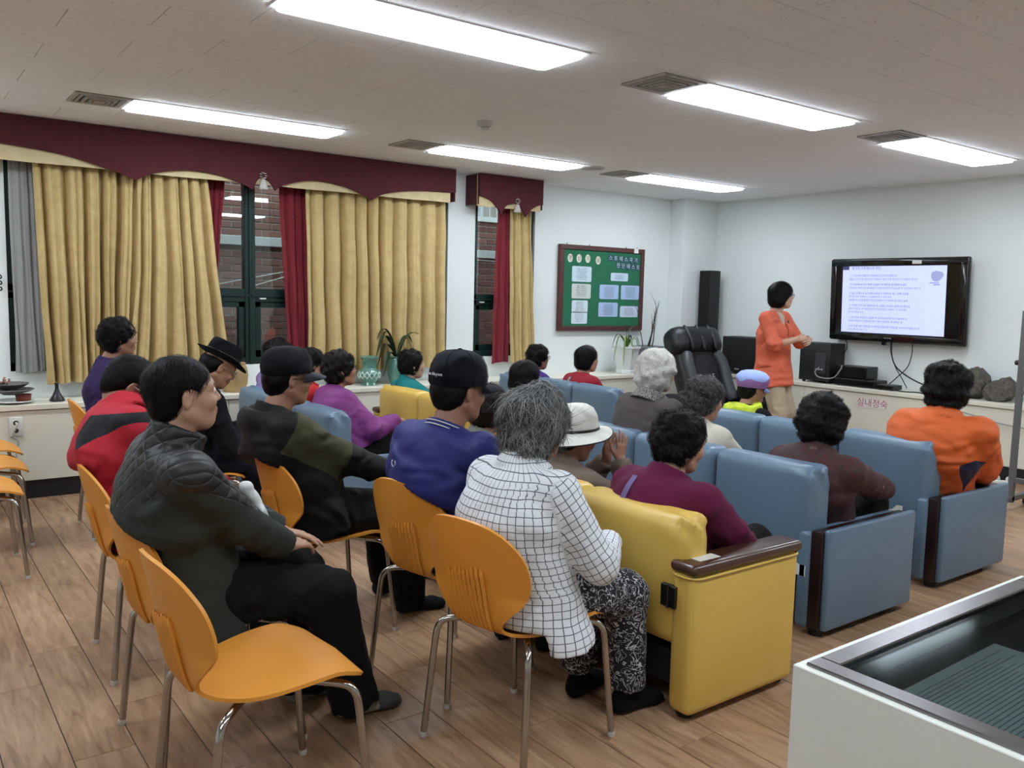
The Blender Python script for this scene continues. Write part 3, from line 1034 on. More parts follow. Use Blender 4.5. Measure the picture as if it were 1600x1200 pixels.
SA = sofa('yellow vinyl sofa with brown arm cap in the foreground, under the woman in maroon', 2.232, 1.918, 3, 0.60, 'y', 0.728, 'A', 0.35)
SB = sofa('blue-grey sofa in the middle row on the right, under the dark-haired woman in burgundy', 3.30, 2.10, 3, 0.575, 'b', 0.765, 'B', 0.36)
SCc = sofa('blue-grey sofa in the front row on the right, under the woman in the orange jacket', 4.42, 2.155, 3, 0.56, 'b', 0.775, 'B', 0.36)
SD = sofa('blue-grey sofa in the front row by the window, under the woman in the red blouse', 4.70, 4.88, 3, 0.535, 'b', 0.765, 'B', 0.35)
SE = sofa('blue-grey sofa in the back row by the window, under the woman in magenta', 2.15, 4.64, 3, 0.55, 'b', 0.765, 'B', 0.35)
SF = sofa('yellow vinyl sofa in the middle row by the window, under the woman in teal', 3.16, 4.18, 3, 0.60, 'y', 0.765, 'A', 0.35)
# hinge, tape and paper stickers seen on the sofas
M_STEEL = mat('dark_hinge_steel', (62, 64, 62), 0.35, metal=0.9, var=0.2, vscale=40)
hg = MB()
hg.box((-0.012, 0.075, 0.405), (0.012, 0.145, 0.485), 0.002, 1)
hg.box((-0.016, 0.106, 0.40), (-0.006, 0.114, 0.49), 0.003, 1)
hg.build('hinge', M_STEEL, SA)
M_STICK = mat('paper_sticker', (226, 226, 220), 0.7)
MB().box((0.06, 0.03, 0.58), (0.17, 0.075, 0.5815)).build('sticker', M_STICK, SA, 0)
MB().box((0.0, 0.22, 0.37), (0.009, 0.36, 0.41)).build('sticker', M_STICK, SCc, 0)
MB().box((0.0, 0.10, 0.27), (0.009, 0.24, 0.32)).build('sticker', M_STICK, SB, 0)
# ------------------------------------------------------------------ television with slide
M_TVB = mat('glossy_black', (9, 10, 11), 0.14, coat=0.4)
M_TVS = mat('screen_black', (6, 7, 9), 0.1)
M_SLIDE = emis('lit_slide', (184, 192, 236), 0.78)
M_SLTX = emis('slide_ink', (104, 110, 158), 0.5)
M_SLTX2 = emis('slide_ink_dark', (60, 64, 104), 0.5)
M_SLGR = emis('slide_grey', (150, 155, 196), 0.55)
# local frame: x to the right seen from the room (= -Y world), y up, z out of the screen (= -X world)
def wall_frame_tv(x, y, z, tilt=0.0):
    return Matrix.Translation((x, y, z)) @ Matrix(((0, 0, -1, 0), (-1, 0, 0, 0), (0, 1, 0, 0), (0, 0, 0, 1))) @ Matrix.Rotation(tilt, 4, 'X')
tv = thing('television', 'large black flat television on the wall showing a lavender text slide', 'television')
tv.matrix_world = wall_frame_tv(7.955, 4.505, 1.528, math.radians(3))
TW, TH = 0.70, 0.412
MB().box((-TW, -TH, -0.055), (TW, TH, 0.0), 0.02, 4).build('housing', M_TVB, tv)
bz = MB()
for q in ((-TW + 0.01, TH - 0.075, TW - 0.01, TH - 0.012), (-TW + 0.01, -TH + 0.012, TW - 0.01, -TH + 0.075), (-TW + 0.01, -TH + 0.05, -TW + 0.07, TH - 0.05), (TW - 0.07, -TH + 0.05, TW - 0.01, TH - 0.05)):
    bz.box((q[0], q[1], -0.004), (q[2], q[3], 0.009), 0.004, 2)
bz.build('bezel', M_TVB, tv)
MB().box((-TW + 0.06, -TH + 0.065, -0.002), (TW - 0.06, TH - 0.065, 0.002)).build('screen', M_TVS, tv, 0)
SX0, SX1, SY0, SY1 = -0.56, 0.50, -0.325, 0.335
sl = MB().box((SX0, SY0, 0.002), (SX1, SY1, 0.0035)).build('slide', M_SLIDE, tv, 0)
MB().box((SX0, SY1 - 0.035, 0.0034), (SX0 + 0.07, SY1, 0.0042)).build('slide_corner', M_SLTX2, sl, 0)
T = lambda x, y: Matrix.Translation((x, y, 0.0042))
lettering('정가의 스트레스의 진단', 0.032, M_SLTX2, sl, T(SX0 + 0.10, SY1 - 0.022), 'LEFT')
SYL = '스트레스의진단명상글내가실숙정자테트스레의단상자진내글명가정'
def filler(n, k):
    o_, q = '', k
    for j in range(n):
        o_ += SYL[(q * 7 + j * 5 + (j * j) % 3) % len(SYL)]
        if (j + k) % 4 == 3 or (j * 3 + k) % 7 == 0:
            o_ += ' '
    return o_
paras = [(20, 30), (24, 31), (25, 19, 26), (26, 26, 7), (25, 24), (30, 9)]
yl = SY1 - 0.095
for k, pr in enumerate(paras):
    for j, nn in enumerate(pr):
        ln = ('%d. ' % (k + 1) if j == 0 else '') + filler(nn, k * 3 + j)
        lettering(ln, 0.0235, M_SLTX2 if j == 0 else M_SLTX, sl, T(SX0 + (0.085 if j == 0 else 0.075), yl), 'LEFT')
        yl -= 0.034
    yl -= 0.019
dd = MB()
dd.lathe([(0.001, 0), (0.03, 0), (0.05, 0.0004), (0.001, 0.0005)], 18, (0.405, 0.235, 0.0042))
dd.lathe([(0.001, 0), (0.02, 0), (0.032, 0.0004), (0.001, 0.0005)], 18, (0.44, 0.245, 0.0042))
dd.lathe([(0.001, 0), (0.018, 0), (0.026, 0.0004), (0.001, 0.0005)], 18, (0.38, 0.25, 0.0042))
dd.box((0.34, 0.168, 0.0042), (0.43, 0.178, 0.0046))
dd.box((0.38, 0.15, 0.0042), (0.44, 0.163, 0.0046))
dd.build('grey_doodle', M_SLGR, sl, 30)
MB().box((0.17, TH - 0.06, 0.009), (0.26, TH - 0.028, 0.0105)).build('sticker', M_STICK, tv, 0)
lettering('Samsung', 0.022, mat('silver_print', (170, 172, 176), 0.4), tv, Matrix.Translation((-0.05, -TH + 0.045, 0.0095)))
MB().box((-0.13, -TH - 0.03, -0.05), (-0.09, -TH + 0.002, -0.02), 0.004, 1).build('bracket_knob', M_TVB, tv)
MB().box((-0.3, -0.2, -0.13), (0.3, 0.2, -0.054)).build('wall_mount', M_STEEL, tv, 0)

# ------------------------------------------------------------------ loudspeakers and small electronics
M_SPK = mat('black_ash_veneer', (16, 17, 19), 0.55, var=0.15, vscale=20)
M_SPKG = mat('black_grille_cloth', (11, 12, 14), 0.9, bump=0.2, bscale=300)
tw = thing('tower_speaker', 'tall slim black tower speaker in the corner by the pillar', 'speaker', (7.86, 6.735, 0.0))
MB().box((-0.085, -0.085, 0.70), (0.085, 0.085, 1.83), 0.006, 2).build('cabinet', M_SPK, tw)
MB().box((-0.093, -0.075, 0.80), (-0.084, 0.075, 1.815), 0.004, 1).build('grille', M_SPKG, tw)
MB().box((-0.1, -0.09, 0.785), (-0.084, 0.09, 0.793)).build('trim_strip', mat('silver_trim', (190, 192, 196), 0.3, metal=0.8), tw, 0)
MB().box((-0.12, -0.11, 0.665), (0.12, 0.11, 0.70), 0.006, 1).build('foot_plate', M_SPK, tw)
def bass(label, x0, x1, y0, y1, z1, grille):
    s_ = thing('bass_speaker', label, 'speaker', ((x0 + x1) / 2, (y0 + y1) / 2, ZCAB), 0, 'black bass speakers')
    hx, hy, h = (x1 - x0) / 2, (y1 - y0) / 2, z1 - ZCAB
    MB().box((-hx, -hy, 0.02), (hx, hy, h), 0.006, 2).build('cabinet', M_SPK, s_)
    if grille:
        MB().box((-hx - 0.012, -hy + 0.012, 0.035), (-hx + 0.001, hy - 0.012, h - 0.012), 0.006, 2).build('grille', M_SPKG, s_)
        MB().box((-hx - 0.0135, -0.03, 0.055), (-hx - 0.011, 0.03, 0.068)).build('badge', mat('silver_trim', (190, 192, 196), 0.3), s_, 0)
    else:
        MB().box((-hx - 0.006, -hy + 0.05, 0.10), (-hx + 0.001, -hy + 0.17, h - 0.10), 0.003, 1).build('connector_plate', mat('grey_plate', (54, 56, 58), 0.5), s_)
        for k in range(3):
            MB().lathe([(0.01, 0), (0.01, 0.016), (0.006, 0.018)], 8).build('terminal', mat('silver_trim', (190, 192, 196), 0.3), s_, 50, (-hx - 0.006, -hy + 0.08 + 0.03 * k, 0.14), (0, -PI / 2, 0))
    for fx in (-hx + 0.04, hx - 0.04):
        for fy in (-hy + 0.04, hy - 0.04):
            MB().lathe([(0.016, 0), (0.018, 0.021)], 10, (fx, fy, 0)).build('foot', M_SPK, s_)
    return s_
bass('black bass speaker with cloth grille left of the presenter in orange', 7.77, 8.05, 5.97, 6.43, 1.085, True)
bass('black bass speaker with rear terminals between the presenter and the television', 7.80, 8.06, 5.06, 5.42, 1.075, False)
M_DEV = mat('black_device_plastic', (18, 18, 20), 0.4)
def device(name, label, cat, x0, x1, y0, y1, z0, z1, extra=0):
    d = thing(name, label, cat, ((x0 + x1) / 2, (y0 + y1) / 2, z0))
    hx, hy = (x1 - x0) / 2, (y1 - y0) / 2
    MB().box((-hx, -hy, 0.006), (hx, hy, z1 - z0), 0.004, 1).build('case', M_DEV, d)
    MB().box((-hx - 0.004, -hy + 0.01, 0.012), (-hx, hy - 0.01, z1 - z0 - 0.01), 0.002, 1).build('front_panel', mat('black_panel', (10, 10, 12), 0.2), d)
    for sx in (-1, 1):
        for sy in (-1, 1):
            MB().lathe([(0.012, 0), (0.012, 0.007)], 8, (sx * (hx - 0.03), sy * (hy - 0.03), 0)).build('foot', M_DEV, d)
    for k in range(extra):
        MB().box((-hx - 0.006, -hy + 0.03 + 0.03 * k, 0.02), (-hx - 0.003, -hy + 0.045 + 0.03 * k, 0.028)).build('button', M_STEEL, d, 0)
    return d
device('disc_player', 'flat black disc player lying on the worktop under the television', 'disc player', 7.80, 8.03, 4.56, 5.00, ZCAB, ZCAB + 0.075, 3)
device('amplifier_box', 'black receiver box stacked on the disc player', 'receiver', 7.82, 8.02, 4.66, 4.98, ZCAB + 0.075, ZCAB + 0.20, 4)
device('set_top_box', 'small black set-top box right of the disc player', 'receiver', 7.79, 7.95, 4.36, 4.54, ZCAB, ZCAB + 0.05, 1)
M_BCORD = mat('black_cord', (20, 20, 22), 0.6)
M_GCORD = mat('grey_cord', (150, 152, 150), 0.6)
def cord(label, pts, r=0.005, m=None, cat='cable'):
    o = MB().tube(bez(pts, 8), r, 6).build('cable', m or M_BCORD, None, 60)
    return tag(o, label, cat, 'cables around the television')
cord('black cable hanging from the left of the television', [(7.99, 5.02, 1.14), (7.99, 5.0, 1.05), (8.0, 5.03, 0.99), (8.02, 5.1, 0.95), (8.04, 5.08, 0.80), (8.05, 5.04, 0.675)])
cord('black cable hanging straight down from the middle of the television', [(7.99, 4.52, 1.12), (7.99, 4.51, 1.0), (8.0, 4.47, 0.88), (8.0, 4.40, 0.78), (7.98, 4.33, 0.69)])
cord('thicker black cable curving from the middle of the television to the worktop right', [(8.0, 4.535, 1.12), (8.0, 4.52, 1.0), (8.0, 4.45, 0.87), (8.0, 4.25, 0.76), (7.99, 4.0, 0.70), (7.98, 3.82, 0.674)], 0.007)
cord('black cable looping from the right half of the television', [(7.99, 4.31, 1.12), (7.99, 4.31, 1.02), (8.0, 4.35, 0.89), (8.0, 4.45, 0.78), (7.98, 4.52, 0.70)])
cord('grey cable looping from the bass speaker terminals', [(7.785, 5.17, 0.83), (7.76, 5.2, 0.78), (7.76, 5.15, 0.73), (7.77, 5.0, 0.735), (7.785, 4.93, 0.82), (7.80, 4.92, 0.87)], 0.006, M_GCORD)
cord('tangled black cable lying on the worktop right of the set-top box', [(7.84, 4.38, 0.672), (7.80, 4.25, 0.672), (7.86, 4.15, 0.672), (7.80, 4.05, 0.672), (7.88, 3.95, 0.672), (7.95, 3.83, 0.672)], 0.006)
cord('white cord drooping across the cabinet front beside the orange jacket', [(7.72, 3.9, 0.60), (7.715, 3.62, 0.55), (7.715, 3.35, 0.50), (7.715, 3.0, 0.475), (7.715, 2.6, 0.46), (7.72, 2.1, 0.47)], 0.005, M_GCORD)
ps = thing('power_strip', 'white power strip on the floor at the foot of the cabinet by the metal stand', 'power strip', (7.55, 3.25, 0), 0.3)
MB().box((-0.03, -0.14, 0.0), (0.03, 0.14, 0.04), 0.008, 2).build('body', mat('white_plastic', (218, 218, 212), 0.4), ps)
for k in range(3):
    MB().lathe([(0.02, 0), (0.021, 0.02), (0.014, 0.035)], 12, (0, -0.08 + 0.08 * k, 0.04)).build('plug', mat('white_plastic', (218, 218, 212), 0.4), ps)

# rocks
def rock(label, x, y, z, rx, ry, rz, seed, cut):
    rg = np.random.RandomState(seed)
    bm = bmesh.new()
    bmesh.ops.create_icosphere(bm, subdivisions=4, radius=1.0)
    dirs = rg.normal(size=(14, 3)); dirs /= np.linalg.norm(dirs, axis=1)[:, None]
    offs = rg.uniform(0.62, 0.95, 14)
    for v in bm.verts:
        p = np.array(v.co)
        r = min([1.0] + [o / max(1e-3, p @ d) for d, o in zip(dirs, offs) if p @ d > 0.05])
        r *= 1 + 0.05 * math.sin(9 * p[0] + seed) * math.sin(11 * p[1] + 2) + 0.035 * math.sin(23 * p[2] + 17 * p[0])
        v.co = Vector((p[0] * r * rx, p[1] * r * ry, max(p[2] * r, -cut) * rz))
    me = bpy.data.meshes.new('rock')
    bm.to_mesh(me); bm.free()
    me.polygons.foreach_set('use_smooth', np.ones(len(me.polygons), bool))
    me.set_sharp_from_angle(angle=math.radians(28))
    me.materials.append(mat('grey_lava_rock', (98, 92, 84), 0.95, var=0.45, vscale=26, bump=0.9, bscale=60, bdist=0.02))
    return tag(put('rock', me, None, (x, y, z + cut * rz)), label, 'rock', 'grey rocks on the worktop')
rock('upright grey rock on the worktop behind the big curly-haired head', 7.93, 3.66, ZCAB, 0.11, 0.13, 0.165, 3, 0.72)
rock('wider grey rock on the worktop next to the metal stand', 7.93, 3.45, ZCAB, 0.12, 0.14, 0.15, 9, 0.6)

# quiet sign
sg = thing('paper_sign', 'white paper sign with red Korean letters on the cabinet front', 'sign')
sg.matrix_world = wall_frame_tv(XCAB - 0.002, 4.535, 0.525)
MB().box((-0.155, -0.045, 0.0), (0.155, 0.045, 0.0012)).build('sheet', mat('white_paper', (226, 222, 218), 0.8), sg, 0)
lettering('실내정숙', 0.088, mat('red_ink', (176, 62, 84), 0.8), sg, Matrix.Translation((0, 0.002, 0.0016)))

# grey metal stand at the right edge
M_GSTL = mat('grey_painted_steel', (112, 112, 112), 0.45, metal=0.3, var=0.08)
st = thing('metal_stand', 'grey metal board stand with castor foot at the right edge', 'stand', (6.72, 2.79, 0))
MB().box((-0.02, -0.02, 0.05), (0.02, 0.02, 1.47), 0.003, 1).build('post', M_GSTL, st)
MB().box((-0.32, -0.02, 0.06), (0.30, 0.02, 0.10), 0.003, 1).build('foot_bar', M_GSTL, st)
MB().box((-0.015, -1.30, 0.20), (0.015, -0.018, 0.24), 0.003, 1).build('cross_bar', M_GSTL, st)
MB().box((-0.015, -1.30, 0.86), (0.015, -0.018, 0.89), 0.003, 1).build('cross_bar', M_GSTL, st)
MB().box((-0.02, -1.34, 0.05), (0.02, -1.30, 1.47), 0.003, 1).build('post', M_GSTL, st)
MB().box((-0.32, -1.34, 0.06), (0.30, -1.30, 0.10), 0.003, 1).build('foot_bar', M_GSTL, st)
MB().box((-0.015, -1.30, 1.0), (0.015, -0.04, 1.45), 0.003, 1).build('board', mat('board_white', (222, 224, 222), 0.35), st)
MB().lathe([(0.016, 0), (0.02, 0.008), (0.018, 0.024), (0.008, 0.03)], 12).build('knob', M_BLACKKICK, st, 50, (0, 0.02, 1.09), (-PI / 2, 0, 0))
MB().box((-0.03, -0.05, 0.95), (0.03, -0.018, 1.06), 0.004, 1).build('clamp', M_GSTL, st)
for fy in (0, -1.32):
    for fx in (-0.29, 0.27):
        MB().lathe([(0.012, -0.018), (0.03, -0.016), (0.03, 0.016), (0.012, 0.018)], 14).build('castor', M_BLACKKICK, st, 50, (fx, fy, 0.03), (PI / 2, 0, 0))

# ------------------------------------------------------------------ massage chair
M_LEA = mat('black_leather', (17, 18, 21), 0.42, var=0.2, vscale=7, bump=0.25, bscale=22)
M_LEG = mat('grey_leather', (62, 66, 68), 0.42, var=0.15, vscale=7)
M_MESH = mat('black_mesh_cloth', (20, 18, 20), 0.85, bump=0.3, bscale=260)
mc = thing('massage_chair', 'black and grey reclining massage chair in the corner before the tower speaker', 'massage chair', (7.02, 5.98, 0), math.radians(-97))
def lump(name, lo, hi, r, m, parent, R=None, puff=0.03, seed=1):
    me = cushion_mesh(name, lo, hi, r, m, None, seed, puff)
    o = put(name, me, parent)
    if R is not None:
        o.matrix_local = R
    return o
tilt = Matrix.Translation((0.0, 0, 0.40)) @ Matrix.Rotation(math.radians(-24), 4, 'Y')
lump('backrest', (-0.13, -0.29, -0.05), (0.09, 0.29, 0.80), 0.09, M_LEA, mc, tilt)
hp = lump('head_pad', (-0.12, -0.34, 0.52), (0.155, 0.34, 0.85), 0.12, M_LEA, mc, tilt, 0.03, 4)
for k in range(3):
    MB().tube([tuple(p) for p in bez([(0.165, -0.16 + 0.16 * k, 0.54), (0.178, -0.16 + 0.16 * k, 0.66), (0.12, -0.16 + 0.16 * k, 0.84)], 6)], [0.01] + [0.022] * 11 + [0.01], 8).build('pleat', M_LEA, hp, 60)
for sy in (-1, 1):
    MB().tube([tuple(p) for p in bez([(0.10, sy * 0.20, 0.54), (0.13, sy * 0.235, 0.40), (0.14, sy * 0.23, 0.18), (0.16, sy * 0.22, -0.02)], 6)], [0.04] + [0.06] * 17 + [0.045], 10).build('side_bolster', M_LEG, mc, 60).matrix_local = tilt
    a_ = lump('armrest', (-0.2, -0.09, 0.14), (0.62, 0.09, 0.50), 0.06, M_LEA, mc, Matrix.Translation((0.02, sy * 0.40, 0)), 0.02, 6)
    lump('arm_pad', (0.05, -0.075, 0.48), (0.6, 0.075, 0.56), 0.03, M_LEG, a_, None, 0.01, 8)
bp = MB().box((0.085, -0.18, -0.03), (0.115, 0.18, 0.52), 0.01, 2).build('back_panel', M_MESH, mc)
bp.matrix_local = tilt
lettering('SMILE', 0.085, mat('silver_print', (170, 172, 176), 0.4), bp, Matrix(((0, 0, 1, 0.1165), (1, 0, 0, 0), (0, 1, 0, 0.26), (0, 0, 0, 1))))
MB().tube([(0.117, -0.04, 0.12), (0.117, 0.0, 0.18), (0.117, 0.045, 0.14), (0.117, 0.0, 0.13)], 0.005, 6).build('emblem', mat('silver_print', (170, 172, 176), 0.4), bp)
lump('seat', (0.0, -0.28, 0.18), (0.56, 0.28, 0.40), 0.07, M_LEA, mc, None, 0.02, 9)
lump('leg_rest', (0.56, -0.26, 0.05), (0.72, 0.26, 0.38), 0.06, M_LEA, mc, None, 0.02, 10)
MB().box((-0.25, -0.4, 0.0), (0.55, 0.4, 0.17), 0.03, 2).build('base', M_LEA, mc)

# ------------------------------------------------------------------ notice board with cards
bd = thing('notice_board', 'green felt notice board in a dark brown wooden frame', 'notice board')
def wall_frame_win(x, y, z):      # local x = +X, y = up, z = out of the wall (-Y)
    return Matrix.Translation((x, y, z)) @ Matrix(((1, 0, 0, 0), (0, 0, -1, 0), (0, 1, 0, 0), (0, 0, 0, 1)))
BX, BZ, HW, HH = 6.46, 1.585, 0.625, 0.46
bd.matrix_world = wall_frame_win(BX, 7.055, BZ)
MB().box((-HW + 0.03, -HH + 0.03, -0.03), (HW - 0.03, HH - 0.03, 0.0)).build('felt_panel', mat('green_felt', (38, 106, 76), 0.95, var=0.08, vscale=8, bump=0.2, bscale=300), bd, 0)
M_FRB = mat('dark_brown_frame', (82, 46, 40), 0.5, var=0.25, vscale=9, stretch=(1, 1, 8))
for q in ((-HW, HH - 0.05, HW, HH), (-HW, -HH, HW, -HH + 0.05), (-HW, -HH + 0.05, -HW + 0.055, HH - 0.05), (HW - 0.055, -HH + 0.05, HW, HH - 0.05)):
    MB().box((q[0], q[1], -0.033), (q[2], q[3], 0.016), 0.004, 1).build('frame_rail', M_FRB, bd)
for x in (-0.52, -0.2, 0.35, 0.52):
    MB().tube([(x, HH - 0.004, -0.01), (x, HH + 0.018, -0.012)], 0.004, 6).build('hook', M_STEEL, bd)
MB().box((0.45, HH - 0.05, 0.0155), (0.515, HH + 0.005, 0.018)).build('clip_tag', M_STICK, bd, 0)
def bpos(u, v):      # u,v measured in the photo crop of the board, 0..1 from the top left of the frame
    return (BX - HW + 2 * HW * u, BZ + HH - 2 * HH * v)
M_INK = mat('print_ink', (96, 104, 116), 0.9)
M_INKD = mat('print_ink_dark', (40, 42, 48), 0.9)
def rpoly(hx, hy, r, n=4):
    out = []
    for cx, cy, a0 in ((hx - r, hy - r, 0), (-hx + r, hy - r, 90), (-hx + r, -hy + r, 180), (hx - r, -hy + r, 270)):
        for k in range(n + 1):
            an = math.radians(a0 + 90 * k / n)
            out.append((cx + r * math.cos(an), cy + r * math.sin(an)))
    return out
def card(label, u, v, wu, hv, col, lines, head=False):
    x, z = bpos(u, v)
    hx, hy = wu * HW, hv * HH
    c = thing('notice_card', label, 'card', (0, 0, 0), 0, 'printed cards on the notice board')
    c.matrix_world = wall_frame_win(x, 7.0535, z)
    MB().prism(rpoly(hx, hy, 0.016), 0.0, 0.0015).build('card_sheet', mat('card_%d_%d_%d' % col, col, 0.75), c, 0)
    rg = random.Random(int(u * 1000) + int(v * 100))
    for k in range(lines):
        big = head and k == 0
        n = int((2 * hx - 0.04) / (0.0175 if not big else 0.026) * rg.uniform(0.75, 1.0))
        body = filler(max(3, int(n * 0.8)), k + lines)
        yy_ = hy - 0.022 - (2 * hy - 0.035) * (k + 0.3) / lines
        lettering(body, 0.026 if big else 0.0165, M_INKD if head else M_INK, c, Matrix.Translation((0, yy_, 0.0019)))
    return c
card('white card at the top of the left column on the notice board', 0.252, 0.335, 0.222, 0.180, (196, 216, 226), 8)
card('cream card second in the left column on the notice board', 0.252, 0.535, 0.218, 0.172, (200, 206, 200), 6, True)
card('white card third in the left column, dark heading', 0.240, 0.715, 0.182, 0.145, (206, 222, 230), 5, True)
card('white card at the bottom of the left column on the notice board', 0.238, 0.848, 0.180, 0.140, (206, 222, 230), 5)
card('small white card at the upper right of the notice board', 0.700, 0.352, 0.212, 0.098, (194, 212, 228), 4)
card('pale blue card at the left of the two middle cards on the notice board', 0.580, 0.535, 0.228, 0.172, (168, 190, 222), 9)
card('pale blue card at the right edge of the notice board', 0.838, 0.535, 0.228, 0.172, (168, 190, 222), 9)
card('pale blue card at the lower middle of the notice board', 0.575, 0.748, 0.232, 0.172, (166, 188, 220), 9)
card('white card at the lower right corner of the notice board', 0.832, 0.770, 0.222, 0.135, (196, 208, 226), 6)
def tagdisc(name, label, u, v, rx, ry, col, ch, inkm, size, group):
    x, z = bpos(u, v)
    c = thing(name, label, 'letter tag', (0, 0, 0), 0, group)
    c.matrix_world = wall_frame_win(x, 7.0535, z)
    MB().prism([(rx * math.cos(2 * PI * k / 20), ry * math.sin(2 * PI * k / 20)) for k in range(20)], 0.0, 0.002).build('disc', mat('disc_%d' % col[0], col, 0.7), c, 0)
    lettering(ch, size, inkm, c, Matrix.Translation((0, 0, 0.0024)))
for k, (u, v, ch, w_) in enumerate(((0.115, 0.155, '명', 'leftmost'), (0.215, 0.155, '상', 'second'), (0.315, 0.152, '의', 'third'), (0.437, 0.165, '글', 'rightmost'))):
    tagdisc('oval_letter_tag', '%s of the four cream oval letter tags on the notice board' % w_, u, v, 0.036, 0.045, (214, 214, 196), ch, mat('brown_ink', (96, 88, 74), 0.8), 0.058, 'cream oval letter tags')
ORD = ['first', 'second', 'third', 'fourth', 'fifth', 'sixth']
M_WINK = mat('white_ink', (206, 218, 226), 0.8)
for k, ch in enumerate('스트레스자가'):
    tagdisc('round_letter_tag', '%s dark round letter tag in the upper row on the notice board' % ORD[k], 0.585 + 0.0625 * k, 0.128 + 0.003 * k, 0.034, 0.036, (38, 70, 92), ch, M_WINK, 0.058, 'dark round letter tags')
for k, ch in enumerate('진단테스트'):
    tagdisc('round_letter_tag', '%s dark round letter tag in the lower row on the notice board' % ORD[k], 0.680 + 0.0615 * k, 0.215 + 0.003 * k, 0.034, 0.036, (38, 70, 92), ch, M_WINK, 0.058, 'dark round letter tags')

# ------------------------------------------------------------------ pots, vases and plants on the window worktop
M_CEL = mat('celadon_glaze', (96, 142, 128), 0.22, var=0.2, vscale=12, coat=0.5)
M_CELW = mat('celadon_inlay', (196, 212, 200), 0.3)
M_WHP = mat('white_glazed_pot', (226, 230, 228), 0.25, var=0.03)
M_GRP = mat('grey_pot', (136, 142, 146), 0.5, var=0.08)
M_SOIL = mat('dark_soil', (48, 38, 30), 0.95, bump=0.6, bscale=60)
cv = thing('celadon_vase', 'openwork celadon green vase on the worktop before the gold curtain', 'vase', (3.51, 6.86, ZCAB))
MB().lathe([(0.06, 0), (0.072, 0.004), (0.062, 0.02), (0.058, 0.03), (0.08, 0.055), (0.098, 0.085), (0.1, 0.105), (0.092, 0.125), (0.07, 0.145), (0.062, 0.155), (0.066, 0.2), (0.07, 0.23), (0.082, 0.245), (0.082, 0.255), (0.068, 0.258), (0.062, 0.24), (0.05, 0.2)], 28).build('body', M_CEL, cv)
for s_ in (1, -1):
    for k in range(14):
        a0 = 2 * PI * k / 14
        pts = []
        for q in range(7):
            z = 0.062 + 0.062 * q / 6
            r = 0.0995 - 0.012 * ((q - 3) / 3) ** 2 + 0.002
            a = a0 + s_ * 0.45 * q / 6
            pts.append((r * math.cos(a), r * math.sin(a), z))
        MB().tube(pts, 0.0045, 5).build('lattice_strand', M_CELW, cv, 60)
for sy in (0, PI):
    MB().tube([(0.066 * math.cos(sy + 0.5), 0.066 * math.sin(sy + 0.5), 0.23), (0.095 * math.cos(sy + 0.5), 0.095 * math.sin(sy + 0.5), 0.225), (0.09 * math.cos(sy + 0.5), 0.09 * math.sin(sy + 0.5), 0.195), (0.064 * math.cos(sy + 0.5), 0.064 * math.sin(sy + 0.5), 0.19)], 0.006, 6).build('handle', M_CEL, cv)
def blade(pts, widths, m, name='leaf', parent=None, fold=0.25):
    c = bez(pts, 5)
    ws = np.interp(np.linspace(0, 1, len(c)), np.linspace(0, 1, len(widths)), widths)
    P = []
    for k, p in enumerate(c):
        d = (c[min(len(c) - 1, k + 1)] - c[max(0, k - 1)]).normalized()
        s_ = d.cross(Vector((0, 0, 1)))
        if s_.length < 1e-3:
            s_ = Vector((0, 1, 0))
        s_.normalize()
        up = s_.cross(d).normalized()
        w_ = ws[k]
        P.append([p - s_ * w_ + up * w_ * fold, p - s_ * w_ * 0.5 + up * w_ * fold * 0.35, p, p + s_ * w_ * 0.5 + up * w_ * fold * 0.35, p + s_ * w_ + up * w_ * fold, p + s_ * w_ * 0.5 + up * (w_ * fold * 0.35 - 0.0015), p - up * 0.0015, p - s_ * w_ * 0.5 + up * (w_ * fold * 0.35 - 0.0015), p - s_ * w_ + up * w_ * fold])
    mb = MB().grid(P)
    return put(name, mb.mesh(name, m, 50), parent)
M_LEAFD = mat('dark_green_leaf', (40, 66, 44), 0.35, var=0.25, vscale=15)
M_LEAFL = mat('light_green_leaf', (118, 148, 74), 0.4, var=0.25, vscale=15)
cp = thing('potted_clivia', 'broad dark-leaved plant in a tall celadon pot before the gold curtain', 'potted plant', (3.79, 6.86, ZCAB))
MB().lathe([(0.06, 0), (0.065, 0.01), (0.085, 0.09), (0.092, 0.16), (0.08, 0.22), (0.072, 0.235), (0.082, 0.245), (0.082, 0.252), (0.07, 0.25), (0.06, 0.215)], 26).build('pot', M_CEL, cp)
MB().lathe([(0.064, 0.215), (0.066, 0.222), (0.02, 0.228)], 20).build('soil', M_SOIL, cp)
for (dx, dy, h, dr, w_) in ((-0.20, 0.02, 0.27, 0.16, 0.019 * 1.45), (-0.24, -0.04, 0.20, -0.02, 0.02 * 1.45), (-0.21, -0.02, 0.11, -0.09, 0.018 * 1.45), (-0.16, 0.03, 0.24, 0.10, 0.018 * 1.45), (0.22, -0.02, 0.23, 0.20, 0.019 * 1.45), (0.18, 0.04, 0.20, 0.12, 0.018 * 1.45), (-0.18, -0.08, 0.03, -0.17, 0.02 * 1.45), (0.1, -0.1, 0.18, 0.05, 0.018 * 1.45)):
    blade([(0, 0, 0.22), (dx * 0.3, dy * 0.3, 0.26 + h * 0.55), (dx * 0.65, dy * 0.7, 0.25 + h * 0.92), (dx, dy, 0.25 + dr)], [0.007, w_, w_ * 1.1, w_ * 0.8, 0.003], M_LEAFD, 'leaf', cp)
wp = thing('potted_plant', 'white octagonal pot with a drooping spider plant below the notice board', 'potted plant', (6.62, 6.80, ZCAB))
def octpot(prof, m, name, parent, n=8):
    return MB().lathe(prof, n).build(name, m, parent, 20)
